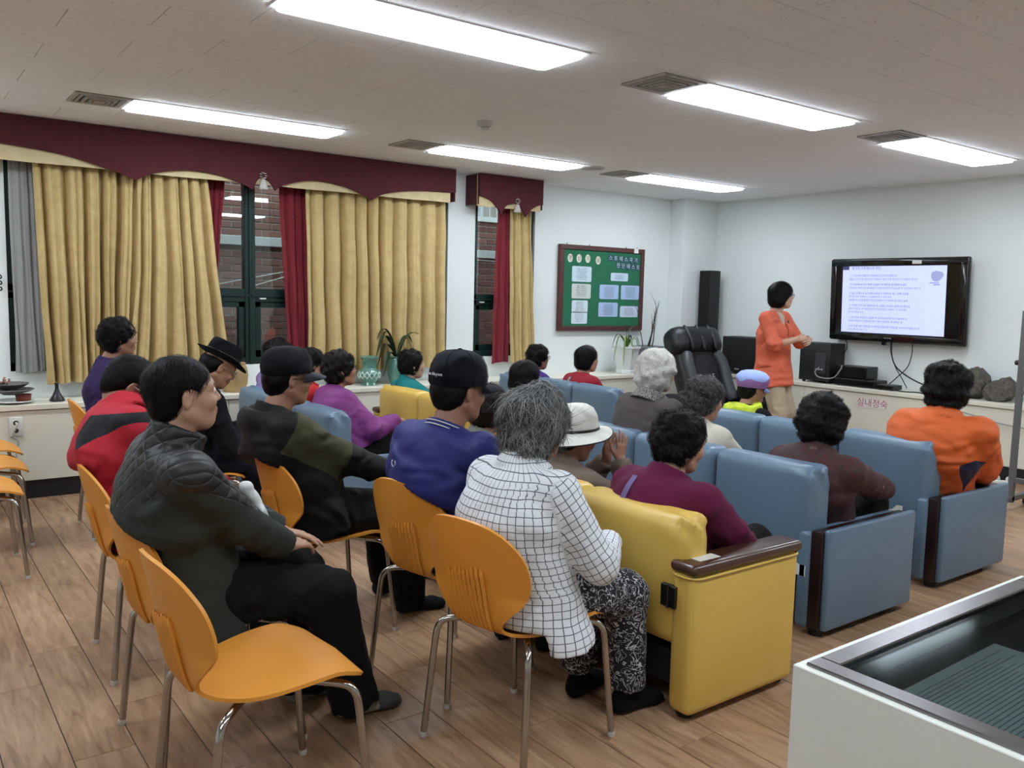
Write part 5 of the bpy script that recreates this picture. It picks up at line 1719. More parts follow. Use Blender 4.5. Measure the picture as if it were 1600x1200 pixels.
def hair_field(style, Hc, R, s, h, seed):
    T = lambda p: Hc + R @ (v3(p) * s)
    F = Fld(Hc - 0.205 * s, Hc + 0.205 * s, h)
    e = lambda c, r: ell(T(c), v3(r) * s, R)
    st = style
    if st == 'perm':       # short curly perm
        F.add(e((-0.022, 0, 0.036), (0.112, 0.099, 0.100)))
        F.add(e((-0.048, 0, -0.02), (0.082, 0.090, 0.085)), 0.03)
        F.warp(0.0065, 70, seed)
        cutf, cutn = ((0.112, 0, -0.06), (0.094, 0.092, 0.094)), -0.105
    elif st == 'bigperm':
        F.add(e((-0.025, 0, 0.036), (0.122, 0.114, 0.108)))
        F.add(e((-0.045, 0, -0.03), (0.098, 0.108, 0.090)), 0.03)
        F.warp(0.007, 60, seed)
        cutf, cutn = ((0.118, 0, -0.06), (0.088, 0.09, 0.09)), -0.12
    elif st == 'bob':
        F.add(e((-0.02, 0, 0.036), (0.112, 0.094, 0.095)))
        F.add(e((-0.045, 0, -0.035), (0.082, 0.092, 0.078)), 0.03)
        F.warp(0.0022, 40, seed, (0.6, 1.6, 0.3))
        cutf, cutn = ((0.118, 0, -0.06), (0.094, 0.088, 0.098)), -0.11
    elif st == 'short':    # men, above the ears
        F.add(e((-0.022, 0, 0.035), (0.102, 0.0825, 0.089)))
        F.add(e((-0.058, 0, -0.022), (0.054, 0.070, 0.065)), 0.025)
        F.warp(0.0018, 45, seed, (0.5, 1.5, 0.6))
        cutf, cutn = ((0.128, 0, -0.036), (0.105, 0.098, 0.106)), -0.090
    elif st == 'messy':    # short tousled, full at the nape
        F.add(e((-0.02, 0, 0.034), (0.113, 0.100, 0.100)))
        F.add(e((-0.045, 0, -0.045), (0.086, 0.092, 0.088)), 0.03)
        F.warp(0.0055, 42, seed, (0.8, 1.3, 0.7))
        cutf, cutn = ((0.118, 0, -0.06), (0.095, 0.09, 0.098)), -0.13
    else:                  # 'under': hair seen below a hat
        F.add(e((-0.026, 0, 0.01), (0.092, 0.082, 0.07)))
        F.add(e((-0.058, 0, -0.022), (0.054, 0.072, 0.065)), 0.025)
        F.warp(0.002, 60, seed)
        cutf, cutn = ((0.105, 0, -0.03), (0.105, 0.1, 0.105)), -0.092
    F.add(e(*cutf), 0.012, 's')
    # ears stay free for short hair
    if st in ('short', 'under'):
        for y in (1, -1):
            F.add(e((0.0, y * 0.085, -0.022), (0.034, 0.03, 0.046)), 0.008, 's')
    # nape cut
    n = R @ v3(0, 0, 1); p0 = T((0, 0, cutn))
    X, Y, Z = F.ax[0][:, None, None], F.ax[1][None, :, None], F.ax[2][None, None, :]
    pl = -((X - p0[0]) * n[0] + (Y - p0[1]) * n[1] + (Z - p0[2]) * n[2])
    F.D = np.maximum(F.D, pl.astype(NPF))
    return F

def strands(V, F, Hc, R, n, ln, wd, curl, seed, lift=0.002, comb=0.3):
    """short ribbons lying on the hair surface"""
    rg = np.random.RandomState(seed)
    P = V[F].mean(1)
    a, b = V[F[:, 2]] - V[F[:, 0]], V[F[:, 3]] - V[F[:, 1]]
    N = np.cross(a, b); N /= np.linalg.norm(N, axis=1)[:, None] + 1e-9
    out = ((P - Hc) * N).sum(1) > 0
    ids = np.nonzero(out)[0]
    if len(ids) == 0:
        return np.zeros((0, 3)), np.zeros((0, 4), int), np.zeros(0)
    ids = ids[rg.randint(0, len(ids), n)]
    p, nn = P[ids], N[ids]
    down = R @ v3(-comb, 0, -1.0)
    # strands run away from the crown
    crown = Hc + R @ v3(-0.05, 0, 0.115)
    rad = p - crown; rad /= np.linalg.norm(rad, axis=1)[:, None] + 1e-9
    d = 0.55 * rad + 0.45 * down + rg.normal(size=(n, 3)) * (0.22 + 0.5 * curl)
    d -= nn * (d * nn).sum(1)[:, None]
    d /= np.linalg.norm(d, axis=1)[:, None] + 1e-9
    sd = np.cross(d, nn)
    L = ln * rg.uniform(0.5, 1.2, n); Wd = wd * rg.uniform(0.6, 1.3, n)
    K = 5
    ph = rg.uniform(0, 6.28, n)
    VV, FF = [], []
    for k in range(K):
        t = k / (K - 1)
        arc = np.sin(PI * t)
        q = p + d * (L * t)[:, None] + nn * (lift + arc * L * (0.06 + 0.18 * curl) - t * t * L * 0.25)[:, None]
        q += sd * (curl * L * 0.35 * np.sin(ph + 4.2 * t))[:, None]
        wv = Wd * (1 - 0.75 * t)
        VV.append(np.stack([q - sd * wv[:, None], q + sd * wv[:, None]], 1))
    VV = np.stack(VV, 1).reshape(-1, 3)
    base = np.arange(n)[:, None] * (2 * K)
    for k in range(K - 1):
        FF.append(base + np.array([2 * k, 2 * k + 1, 2 * k + 3, 2 * k + 2])[None])
    val = np.repeat(rg.uniform(0, 1, n), 2 * K)
    return VV, np.concatenate(FF), val

def hand_prims(F, W, d, n, side, curl, s, spread=0.0, thumb=0.5):
    """W wrist, d finger direction, n back-of-hand normal; side=+1 when the thumb lies along cross(n,d)"""
    d = unit(d); n = unit(n - d * (n @ d)); sd = np.cross(n, d) * side
    k = s
    F.add(ecap(W - d * 0.005, W + d * 0.075 * k, sd, (0.027 * k, 0.017 * k), (0.038 * k, 0.0125 * k)), 0.012)
    offs = (0.029, 0.010, -0.010, -0.028); lens = (0.070, 0.078, 0.072, 0.057)
    for q in range(4):
        base = W + d * (0.082 - 0.006 * abs(q - 1)) * k + sd * offs[q] * k
        dr = unit(d + sd * offs[q] * (4 + 12 * spread))
        p = base; r = 0.0086 * k
        ang = 0.0
        for j, fr in enumerate((0.46, 0.30, 0.24)):
            ang += curl * (0.55, 0.75, 0.6)[j] + (0.05 * q if curl > 0.3 else 0)
            dd = dr * math.cos(ang) - n * math.sin(ang)
            p2 = p + dd * lens[q] * fr * k
            F.add(cap(p, p2, r, r * 0.9), 0.004)
            p = p2; r *= 0.9
    b = W + d * 0.022 * k + sd * 0.026 * k - n * 0.004
    t1 = unit(sd * (0.75 - 0.35 * thumb) + d * 0.75 - n * (0.25 + 0.3 * curl))
    p = b + t1 * 0.042 * k
    F.add(cap(b, p, 0.0135 * k, 0.0105 * k), 0.012)
    t2 = unit(sd * (0.35 - 0.4 * thumb) + d * 0.9 - n * (0.2 + 0.35 * curl))
    F.add(cap(p, p + t2 * 0.034 * k, 0.0103 * k, 0.0085 * k), 0.004)

def ik(a, b, l1, l2, pole):
    a, b, pole = v3(a), v3(b), v3(pole)
    d = b - a; L = np.linalg.norm(d)
    L = min(L, (l1 + l2) * 0.995); u = unit(d)
    b = a + u * L
    x = (l1 * l1 - l2 * l2 + L * L) / (2 * L)
    h = math.sqrt(max(1e-8, l1 * l1 - x * x))
    p = pole - u * (pole @ u)
    return a + u * x + unit(p) * h, b

_CZ = [0.40, 0.456, 0.485, 0.52, 0.61, 0.72, 0.82, 1.5]
_CX = [-0.17, -0.190, -0.206, -0.218, -0.242, -0.268, -0.288, -0.30]
def chair_clip(F, ch, loc, rz, drape=0.10):
    """keeps cloth out of the chair: in front of the backrest and on top of the seat"""
    if ch is None:
        return
    ca, sa = math.cos(rz), math.sin(rz)
    X, Y = F.ax[0][:, None], F.ax[1][None, :]
    wx, wy = loc[0] + ca * X - sa * Y - ch[0], loc[1] + sa * X + ca * Y - ch[1]
    a = math.radians(ch[2])
    cx = (math.cos(a) * wx + math.sin(a) * wy)[:, :, None]
    cy = (-math.sin(a) * wx + math.cos(a) * wy)[:, :, None]
    Z = F.ax[2][None, None, :]
    xb = np.interp(F.ax[2], _CZ, _CX)[None, None, :] + 0.05 * (np.clip(np.abs(cy), 0, 0.21) / 0.2) ** 2 + 0.004
    back = np.maximum(xb - cx, -0.001 + 0 * cx) * 1.0 + np.minimum(xb - cx, 0)
    back = xb - cx                       # positive behind the backrest face
    # above the top edge of the backrest the cloth may bulge back
    top = 0.80 - 0.6 * np.clip(np.abs(cy) - 0.05, 0, 1) ** 1.2
    back = np.minimum(back, (top - Z) * 1.2)
    F.D = np.maximum(F.D, np.where(back > -0.05, back, -1).astype(NPF))
    seat = 0.452 - Z
    inside = (np.abs(cy) < 0.215) & (cx < 0.235)
    lowz = 0.452 - drape - Z
    F.D = np.maximum(F.D, np.where(inside, seat, lowz).astype(NPF))

def setattr_f(me, name, vals):
    a = me.attributes.new(name, 'FLOAT', 'POINT')
    a.data.foreach_set('value', np.asarray(vals, NPF))

def person(label, loc, rz, **k):
    g = k.get
    s = g('s', 1.0); fem = g('fem', True); seed = g('seed', 1)
    hs = g('hs', 0.96 if fem else 0.98)
    near = g('near', False)
    root = thing('person', label, 'person', (loc[0], loc[1], 0), rz, g('group'))
    cz, sz = math.cos(rz), math.sin(rz)
    def toloc(p):
        x, y = p[0] - loc[0], p[1] - loc[1]
        return v3(cz * x + sz * y, -sz * x + cz * y, p[2])
    Hc = toloc(g('head')) if 'head' in k else v3(g('headl'))
    R = rotm(g('hyaw', 0.0), g('hpitch', 0.0), g('hroll', 0.0))
    hipz = g('hipz', 0.5); hip = v3(g('hipx', 0.0), 0, hipz)
    nb = v3(g('nb')) if 'nb' in k else Hc + R @ v3(-0.028, 0, -0.105) * hs + v3(-0.04, 0, -0.062 * s)
    skin = SKIN[g('skin', 'a')]
    tw = g('tyaw', 0.0); ls = v3(-math.sin(tw), math.cos(tw), 0.0); lf = v3(math.cos(tw), math.sin(tw), 0)
    shw = g('shw', (0.166 if fem else 0.186) * s)
    sh_drop = g('shdrop', 0.046) * s
    S = {1: nb + ls * shw - v3(0, 0, sh_drop) + lf * g('shf', 0.01), -1: nb - ls * shw - v3(0, 0, sh_drop) + lf * g('shf', 0.01)}
    sp = nb - hip; L = np.linalg.norm(sp)
    hu = g('hunch', 0.04)
    def spine(t):
        p1 = hip + v3(-0.02 - hu * 0.6, 0, L * 0.35); p2 = nb + v3(-hu, 0, -L * 0.3)
        return (1 - t) ** 3 * hip + 3 * (1 - t) ** 2 * t * p1 + 3 * (1 - t) * t * t * p2 + t ** 3 * nb
    fat = g('fat', 1.0) * s
    W_ = [(0.0, 0.178, 0.128), (0.30, 0.163, 0.122), (0.62, 0.170, 0.120), (0.84, 0.125, 0.074)]
    if not fem:
        W_ = [(0.0, 0.170, 0.125), (0.30, 0.162, 0.120), (0.62, 0.182, 0.122), (0.84, 0.138, 0.076)]
    # arms
    ua, fa = 0.275 * s, 0.235 * s
    arms = {}
    for sd in (1, -1):
        a = (g('armL') if sd == 1 else g('armR')) or {}
        w = v3(a.get('w', (0.30 * s, sd * 0.07, hipz + 0.10)))
        E_, w = ik(S[sd], w, ua, fa, a.get('pole', (-0.5, sd * 0.7, -0.6)))
        arms[sd] = (S[sd], E_, w, a)
    # legs
    th, shn = 0.41 * s, 0.40 * s
    legs = {}
    for sd in (1, -1):
        f = v3((g('footL') if sd == 1 else g('footR')) or (0.43 * s, sd * 0.10, 0.075))
        hj = hip + v3(0.0, sd * g('hipw', 0.085) * s, -0.02)
        K_, f = ik(hj, f, th, shn, g('kpole', (0.9, sd * 0.12, 0.8)))
        legs[sd] = (hj, K_, f)
    # ---------------- body (one continuous mesh object): head, neck, trunk, limbs, hands
    VS, FS, TS = [], [], []
    def push(V, F, tint=None):
        b = sum(len(x) for x in VS)
        VS.append(V); FS.append(F + b)
        TS.append(tint if tint is not None else np.zeros((len(V), 3)))
    hf = head_field(Hc, R, hs, nb, g('hres', 0.0052 if near else 0.0075), female=fem)
    V, F = hf.net(1)
    Lc = (V - Hc) @ R / hs
    lip = np.exp(-((Lc[:, 2] + 0.062) / 0.0085) ** 2) * (np.abs(Lc[:, 1]) < 0.024) * (Lc[:, 0] > 0.068)
    brow = ((np.abs(Lc[:, 2] - 0.0235 + 0.10 * np.maximum(0, np.abs(Lc[:, 1]) - 0.035)) < 0.0042) & (np.abs(np.abs(Lc[:, 1]) - 0.032) < 0.018) & (Lc[:, 0] > 0.05)).astype(float)
    push(V, F, np.stack([lip, brow, np.zeros(len(V))], 1))
    lo = np.minimum.reduce([hip - 0.25, nb - 0.25] + [np.minimum.reduce([a[0], a[1], a[2]]) - 0.1 for a in arms.values()] + [np.minimum.reduce([l[0], l[1], l[2]]) - 0.12 for l in legs.values()])
    hi = np.maximum.reduce([hip + 0.25, nb + 0.15] + [np.maximum.reduce([a[0], a[1], a[2]]) + 0.1 for a in arms.values()] + [np.maximum.reduce([l[0], l[1], l[2]]) + 0.12 for l in legs.values()])
    B = Fld(lo, hi, 0.02)
    for q in range(3):
        t0, a0, b0 = W_[q]; t1, a1, b1 = W_[q + 1]
        B.add(ecap(spine(t0), spine(t1), ls, (a0 * fat * 0.86, b0 * fat * 0.84), (a1 * fat * 0.86, b1 * fat * 0.84)), 0.05)
    B.add(cap(nb - v3(0, 0, 0.06), Hc, 0.05 * s), 0.03)
    for sd in (1, -1):
        a = arms[sd]
        B.add(cap(nb - v3(0, 0, 0.05), a[0], 0.05 * s), 0.04).add(cap(a[0], a[1], 0.047 * s, 0.038 * s), 0.04).add(cap(a[1], a[2], 0.038 * s, 0.026 * s), 0.02)
        l = legs[sd]
        B.add(cap(l[0], l[1], 0.075 * s, 0.052 * s), 0.05).add(cap(l[1], l[2], 0.05 * s, 0.035 * s), 0.03)
    if g('chair'):
        chair_clip(B, g('chair'), loc, rz, 2.0)
    V, F = B.net(1)
    push(V, F)
    for sd in (1, -1):
        a = arms[sd][3]
        if a.get('hide'):
            continue
        E_, w = arms[sd][1], arms[sd][2]
        d = v3(a.get('d', unit(w - E_) * 0.6 + v3(0.5, -sd * 0.5, -0.25)))
        n = v3(a.get('n', (0.25, sd * 0.25, 1)))
        hh = Fld(np.minimum(w, w + unit(d) * 0.1) - 0.135, np.maximum(w, w + unit(d) * 0.1) + 0.135, a.get('res', 0.0052))
        hh.add(cap(w + (E_ - w) * a.get('show', 0.3), w, (0.034 if a.get('show', 0.3) < 0.5 else 0.038) * s, 0.025 * s))
        hand_prims(hh, w, d, n, a.get('side', -sd), a.get('curl', 0.35), s * (0.92 if fem else 1.02), a.get('spread', 0), a.get('thumb', 0.5))
        V, F = hh.net(1)
        push(V, F)
    V = np.concatenate(VS); F = np.concatenate(FS); tint = np.concatenate(TS)
    me = npmesh('body', V, F, [skin])
    ca = me.attributes.new('tint', 'FLOAT_COLOR', 'POINT')
    ca.data.foreach_set('color', np.concatenate([tint, np.ones((len(V), 1))], 1).astype(NPF).ravel())
    body = put('body', me, root)
    for sd in (1, -1):
        p = Hc + R @ v3(0.0755, sd * 0.031, 0.004) * hs
        z = R @ unit(v3(1, sd * 0.1, -0.05)); x = unit(np.cross(v3(0, 0, 1), z)); y = np.cross(z, x)
        o = put('eye', eye_mesh(), root)
        o.matrix_local = Matrix(((x[0] * hs, y[0] * hs, z[0] * hs, p[0]), (x[1] * hs, y[1] * hs, z[1] * hs, p[1]), (x[2] * hs, y[2] * hs, z[2] * hs, p[2]), (0, 0, 0, 1)))
    # ---------------- upper garment
    tp = g('top', {})
    th_ = tp.get('th', 0.018)
    h = tp.get('res', 0.0085 if near else 0.0115)
    lo = np.minimum.reduce([hip - v3(0.30, 0.32, 0.22 + tp.get('hem', 0.02)), nb - 0.2] + [np.minimum.reduce([a[0], a[1], a[2]]) - 0.10 for a in arms.values()])
    hi = np.maximum.reduce([hip + v3(0.32, 0.32, 0.2), nb + v3(0.22, 0.22, 0.20)] + [np.maximum.reduce([a[0], a[1], a[2]]) + 0.10 for a in arms.values()])
    J = Fld(lo, hi, h)
    hemz = tp.get('hem', 0.03)
    fl_ = tp.get('flare', 0.0)
    J.add(ecap(hip - v3(0, 0, hemz), spine(0.3), ls, (W_[0][1] * fat + th_ + fl_, W_[0][2] * fat + th_ + fl_ * 0.6), (W_[1][1] * fat + th_, W_[1][2] * fat + th_), flat0=True))
    for q in (1, 2):
        t0, a0, b0 = W_[q]; t1, a1, b1 = W_[q + 1]
        J.add(ecap(spine(t0), spine(t1), ls, (a0 * fat + th_, b0 * fat + th_), (a1 * fat + th_, b1 * fat + th_)), 0.04)
    if fem and g('bust', 1.0) > 0:
        for sd in (1, -1):
            J.add(ell(spine(0.62) + lf * 0.085 * fat + ls * sd * 0.07 * fat, v3(0.065, 0.065, 0.075) * s * g('bust', 1.0)), 0.05)
    rs = tp.get('sleeve', (0.064, 0.055, 0.043))
    for sd in (1, -1):
        a = arms[sd]
        J.add(cap(nb - v3(0, 0, 0.045 * s), a[0], 0.062 * s, 0.058 * s), 0.05)
        J.add(cap(a[0], a[1], rs[0] * s, rs[1] * s), 0.045)
        e = a[1] + (a[2] - a[1]) * tp.get('slen', 0.97)
        J.add(cap(a[1], e, rs[1] * s, rs[2] * s, flat=True), 0.018)
        # creases at the elbow
        for q in range(2):
            pz = a[1] + (a[0] - a[1]) * (0.08 + 0.13 * q)
            J.add(cap(pz - ls * 0.05 * sd, pz + lf * 0.06, 0.004 + 0.0035), 0.012, 's' if q == 1 else 'u')
    # drag folds from the armpits, waist folds and sleeve creases
    fr = random.Random(seed * 7 + 1)
    fk = tp.get('fold', 1.0)
    def ab(t):
        ts = [q[0] for q in W_]
        return np.interp(t, ts, [q[1] for q in W_]) * fat + th_, np.interp(t, ts, [q[2] for q in W_]) * fat + th_
    def tsp(th0, t, ins):
        a_, b_ = ab(t)
        return spine(t) + ls * (a_ - ins) * math.sin(th0) + lf * (b_ - ins) * math.cos(th0)
    def ridge(pts, r, kk):
        for q in range(len(pts) - 1):
            e0, e1 = math.sin(PI * (q + 0.15) / (len(pts) - 0.7)), math.sin(PI * (q + 1.15) / (len(pts) - 0.7))
            J.add(cap(pts[q], pts[q + 1], r * max(0.25, e0), r * max(0.25, e1)), kk)
    if fk > 0:
        for sd in (1, -1):
            for q in range(4):
                t0, t1 = 0.80 - 0.07 * q + fr.uniform(-0.03, 0.03), 0.62 - 0.13 * q + fr.uniform(-0.06, 0.06)
                a0, a1 = sd * (1.72 + 0.1 * q), sd * (2.45 + fr.uniform(0, 0.55))
                ridge([tsp(a0 + (a1 - a0) * u, t0 + (t1 - t0) * u - 0.05 * math.sin(PI * u), 0.008) for u in np.linspace(0, 1, 6)], fr.uniform(0.012, 0.017) * fk, 0.013)
        for q in range(4):
            t0 = 0.06 + 0.075 * q + fr.uniform(-0.02, 0.02)
            a0 = PI + fr.uniform(-1.4, 0.1); a1 = a0 + fr.uniform(0.9, 1.6)
            ridge([tsp(a0 + (a1 - a0) * u, t0 - 0.03 * math.sin(PI * u) + fr.uniform(-0.006, 0.006), 0.008) for u in np.linspace(0, 1, 6)], fr.uniform(0.011, 0.015) * fk, 0.013)
        for sd in (1, -1):
            a = arms[sd]
            for (p, q_, r0, r1, ts) in ((a[0], a[1], rs[0], rs[1], (0.45, 0.66, 0.84, 0.97)), (a[1], a[2], rs[1], rs[2], (0.12, 0.35, 0.62, 0.86))):
                d = unit(q_ - p); L_ = np.linalg.norm(q_ - p)
                w1 = unit(np.cross(d, v3(0.3, 0.2, 1))); w2 = np.cross(d, w1)
                for t0 in ts:
                    t0 += fr.uniform(-0.05, 0.05)
                    if p is a[1] and t0 > tp.get('slen', 0.97) - 0.12:
                        continue
                    a0 = fr.uniform(0, 6.28); sl_ = fr.uniform(-0.12, 0.12)
                    pts = []
                    for u in np.linspace(0, 1, 6):
                        an = a0 + 2.6 * u; tt_ = min(0.98, max(0.02, t0 + sl_ * (u - 0.5)))
                        rr_ = (r0 + (r1 - r0) * tt_) * s - 0.005
                        pts.append(p + d * L_ * tt_ + (w1 * math.cos(an) + w2 * math.sin(an)) * rr_)
                    ridge(pts, fr.uniform(0.010, 0.014) * fk, 0.011)
    J.warp(tp.get('wr', 0.0045) * 0.8, tp.get('wf', 22) * 1.7, seed, tp.get('an', (0.9, 1.0, 1.2)), True)
    cl = tp.get('collar')
    up = unit(Hc + R @ v3(-0.02, 0, -0.07) * hs - nb)
    cb = nb - up * 0.01 + lf * 0.012
    if cl == 'stand':
        J.add(tshell(cb - up * 0.02, cb + up * tp.get('ch', 0.055), 0.076 * s, 0.071 * s, 0.009, ls, 1.08), 0.012)
    elif cl == 'fold':
        J.add(tshell(cb - up * 0.005, cb + up * 0.068, 0.093 * s, 0.076 * s, 0.009, ls, 1.08), 0.006)
    elif cl == 'hood':
        hb_ = nb - lf * 0.085 + v3(0, 0, -0.015)
        J.add(ell(hb_, v3(0.062, 0.125, 0.075) * s), 0.025)
        J.add(ell(hb_ + v3(0.03, 0, 0.055), v3(0.05, 0.085, 0.035) * s), 0.02, 's')
        J.add(tshell(cb - up * 0.02, cb + up * 0.045, 0.082 * s, 0.088 * s, 0.012, ls, 1.05), 0.02)
    vn = tp.get('vneck')
    if vn:
        J.add(cap(nb + lf * 0.06 + v3(0, 0, 0.0), nb + lf * 0.15 - v3(0, 0, vn), 0.05, 0.012), 0.01, 's')
    chair_clip(J, g('chair'), loc, rz, tp.get('drape', 0.03))
    V, F = J.net(1)
    me = npmesh(tp.get('name', 'jacket'), V, F, [tp['mat']])
    if 'mask' in tp:
        ctx = dict(V=V, nb=nb, hip=hip, S=S, arms=arms, ls=ls, lf=lf, spine=spine, L=L, s=s)
        setattr_f(me, 'mask', tp['mask'](ctx))
    if tp.get('uv'):
        # cloth coordinates: around and along trunk or sleeve, whichever is nearer
        U = np.zeros((len(V), 3))
        tr = np.clip((V[:, 2] - hip[2]) / max(0.1, nb[2] - hip[2]), 0, 1)
        cx = np.array([spine(t) for t in np.linspace(0, 1, 21)])
        ci = cx[np.clip((tr * 20).astype(int), 0, 20)]
        an = np.arctan2(V[:, 1] - ci[:, 1], V[:, 0] - ci[:, 0])
        dT = np.hypot((V[:, 1] - ci[:, 1]) / 0.175, (V[:, 0] - ci[:, 0]) / 0.13) * 0.15
        U[:, 0] = an * 0.165; U[:, 1] = V[:, 2]
        # over the shoulders the cloth continues from back to front
        best = np.abs(dT - 0.15)
        for sd in (1, -1):
            a = arms[sd]
            for (p, q, o) in ((a[0], a[1], 0.0), (a[1], a[2], ua)):
                d = q - p; Ld = np.linalg.norm(d); d = d / Ld
                t = np.clip((V - p) @ d, 0, Ld)
                rvec = V - p - t[:, None] * d
                dist = np.abs(np.linalg.norm(rvec, axis=1) - 0.055)
                m = (dist < best) & (np.linalg.norm(rvec, axis=1) < 0.085) & ((sd * (V[:, 1] - a[0][1]) > -0.005) | (o > 0))
                w1 = unit(np.cross(d, v3(1, 0, 0.2))); w2 = np.cross(d, w1)
                an2 = np.arctan2(rvec @ w2, rvec @ w1)
                U[m, 0] = an2[m] * 0.058; U[m, 1] = (((V - p) @ d)[m] + o)
                best = np.where(m, dist, best)
        a_ = me.attributes.new('cloth', 'FLOAT_VECTOR', 'POINT')
        a_.data.foreach_set('vector', U.astype(NPF).ravel())
    top_o = put(tp.get('name', 'jacket'), me, root)
    # ---------------- trousers
    pt = g('pants', {})
    if pt is not None:
        h = pt.get('res', 0.0095 if near else 0.014)
        lo = np.minimum.reduce([hip - 0.26] + [np.minimum.reduce([l[0], l[1], l[2]]) - 0.13 for l in legs.values()])
        hi = np.maximum.reduce([hip + v3(0.26, 0.26, 0.14)] + [np.maximum.reduce([l[0], l[1], l[2]]) + 0.13 for l in legs.values()])
        P_ = Fld(lo, hi, h)
        P_.add(ecap(hip - v3(0, 0, 0.03), hip + v3(-0.01, 0, 0.10), ls, (0.172 * fat, 0.12 * fat), (0.16 * fat, 0.112 * fat)))
        kr = pt.get('r', (0.094, 0.074, 0.062))
        for sd in (1, -1):
            l = legs[sd]
            P_.add(cap(l[0], l[1], kr[0] * s, kr[1] * s), 0.04)
            an = l[2] + unit(l[2] - l[1]) * pt.get('len', 0.015)
            P_.add(cap(l[1], an, kr[1] * s, kr[2] * s, flat=True), 0.02)
        P_.warp(pt.get('wr', 0.004) * 1.4, 36, seed + 5, (1, 1, 0.7), True)
        chair_clip(P_, g('chair'), loc, rz, 2.0)
        V, F = P_.net(1)
        put('trousers', npmesh('trousers', V, F, [pt.get('mat') or cloth('black_trousers', (24, 24, 26))]), root)
        for sd in (1, -1):
            l = legs[sd]
            f = l[2]
            fd = unit(v3(g('toe', (1, sd * 0.15, 0)) if not isinstance(g('toe'), dict) else g('toe')[sd]))
            G = Fld(f - v3(0.2, 0.2, 0.12), f + v3(0.24, 0.2, 0.10), 0.0085 if near else 0.012)
            fz = f[2] - 0.075
            b = v3(f[0], f[1], fz)
            G.add(cap(f + unit(l[1] - f) * 0.05, b + v3(0, 0, 0.05) - fd * 0.012, 0.036 * s, 0.038 * s))
            G.add(ecap(b + v3(0, 0, 0.036) - fd * 0.035, b + v3(0, 0, 0.028) + fd * 0.125 * s, np.cross(v3(0, 0, 1), fd), (0.034 * s, 0.036), (0.043 * s, 0.026)), 0.025)
            G.add(ecap(b + v3(0, 0, 0.026) + fd * 0.12 * s, b + v3(0, 0, 0.022) + fd * 0.165 * s, np.cross(v3(0, 0, 1), fd), (0.042 * s, 0.024), (0.036 * s, 0.02)), 0.02)
            Zc = G.ax[2][None, None, :]
            G.D = np.maximum(G.D, ((fz + 0.004) - Zc).astype(NPF) + np.zeros_like(G.D))
            V, F = G.net(1)
            me = npmesh('sock', V, F, [g('sockmat') or cloth('charcoal_sock', (34, 35, 40))])
            if g('sockmask'):
                setattr_f(me, 'mask', (V - b) @ fd - 0.085)
            put('sock', me, root)
    # ---------------- hair
    hm = HAIR[g('hair', 'black')]
    stl = g('style', 'perm')
    if stl:
        V, F = hair_field(stl, Hc, R, hs * g('hairscale', 1.0), 0.0055 if near else 0.0075, seed + 3).net(1)
        ns, ln, wd, cu, co_ = {'perm': (2200, 0.024, 0.0016, 1.0, 0.2), 'bigperm': (2400, 0.022, 0.0016, 1.0, 0.2), 'bob': (1500, 0.06, 0.0014, 0.12, 0.2), 'short': (1500, 0.040, 0.0012, 0.08, 0.8), 'messy': (2400, 0.085, 0.0019, 0.28, 0.3), 'under': (600, 0.02, 0.0012, 0.1, 0.2)}[stl]
        if near:
            ns = int(ns * 1.8); wd *= 0.75
        V2, F2, val = strands(V, F, Hc, R, ns, ln * hs, wd, cu, seed + 9, comb=co_)
        me = npmesh('hair', np.concatenate([V, V2]), np.concatenate([F, F2 + len(V)]), [hm])
        setattr_f(me, 'strand', np.concatenate([np.zeros(len(V)), val]))
        put('hair', me, root)
    info = dict(root=root, Hc=Hc, R=R, hs=hs, nb=nb, hip=hip, arms=arms, legs=legs, S=S, top=top_o, ls=ls, lf=lf, s=s, up=up, cb=cb)
    gl = g('glasses')
    if gl:
        T = lambda p: tuple(Hc + R @ (v3(p) * hs))
        m = MB()
        fr = mat('glasses_' + gl, {'dark': (22, 20, 20), 'metal': (140, 132, 118), 'brown': (70, 42, 32)}[gl], 0.3)
        gobj = None
        for y in (1, -1):
            ring = [T((0.099 - 0.12 * abs(0.022 * math.cos(a)) * (1 if math.cos(a) * y > 0 else 0.2), y * 0.033 + 0.022 * math.cos(a), 0.002 + 0.016 * math.sin(a))) for a in np.linspace(0, 2 * PI, 17)]
            m.tube(ring, 0.0017, 6)
            m.tube([T((0.096, y * 0.054, 0.006)), T((0.06, y * 0.079, 0.006)), T((-0.008, y * 0.083, 0.004)), T((-0.024, y * 0.08, -0.012))], 0.0018, 6)
        m.tube([T((0.1, -0.012, 0.006)), T((0.103, 0, 0.009)), T((0.1, 0.012, 0.006))], 0.0017, 6)
        gobj = m.build('glasses', fr, root, 60)
    return info

def head_mb(I):
    """transform from head space to the person's space"""
    Hc, R, hs = I['Hc'], I['R'], I['hs']
    return lambda p: tuple(Hc + R @ (v3(p) * hs))

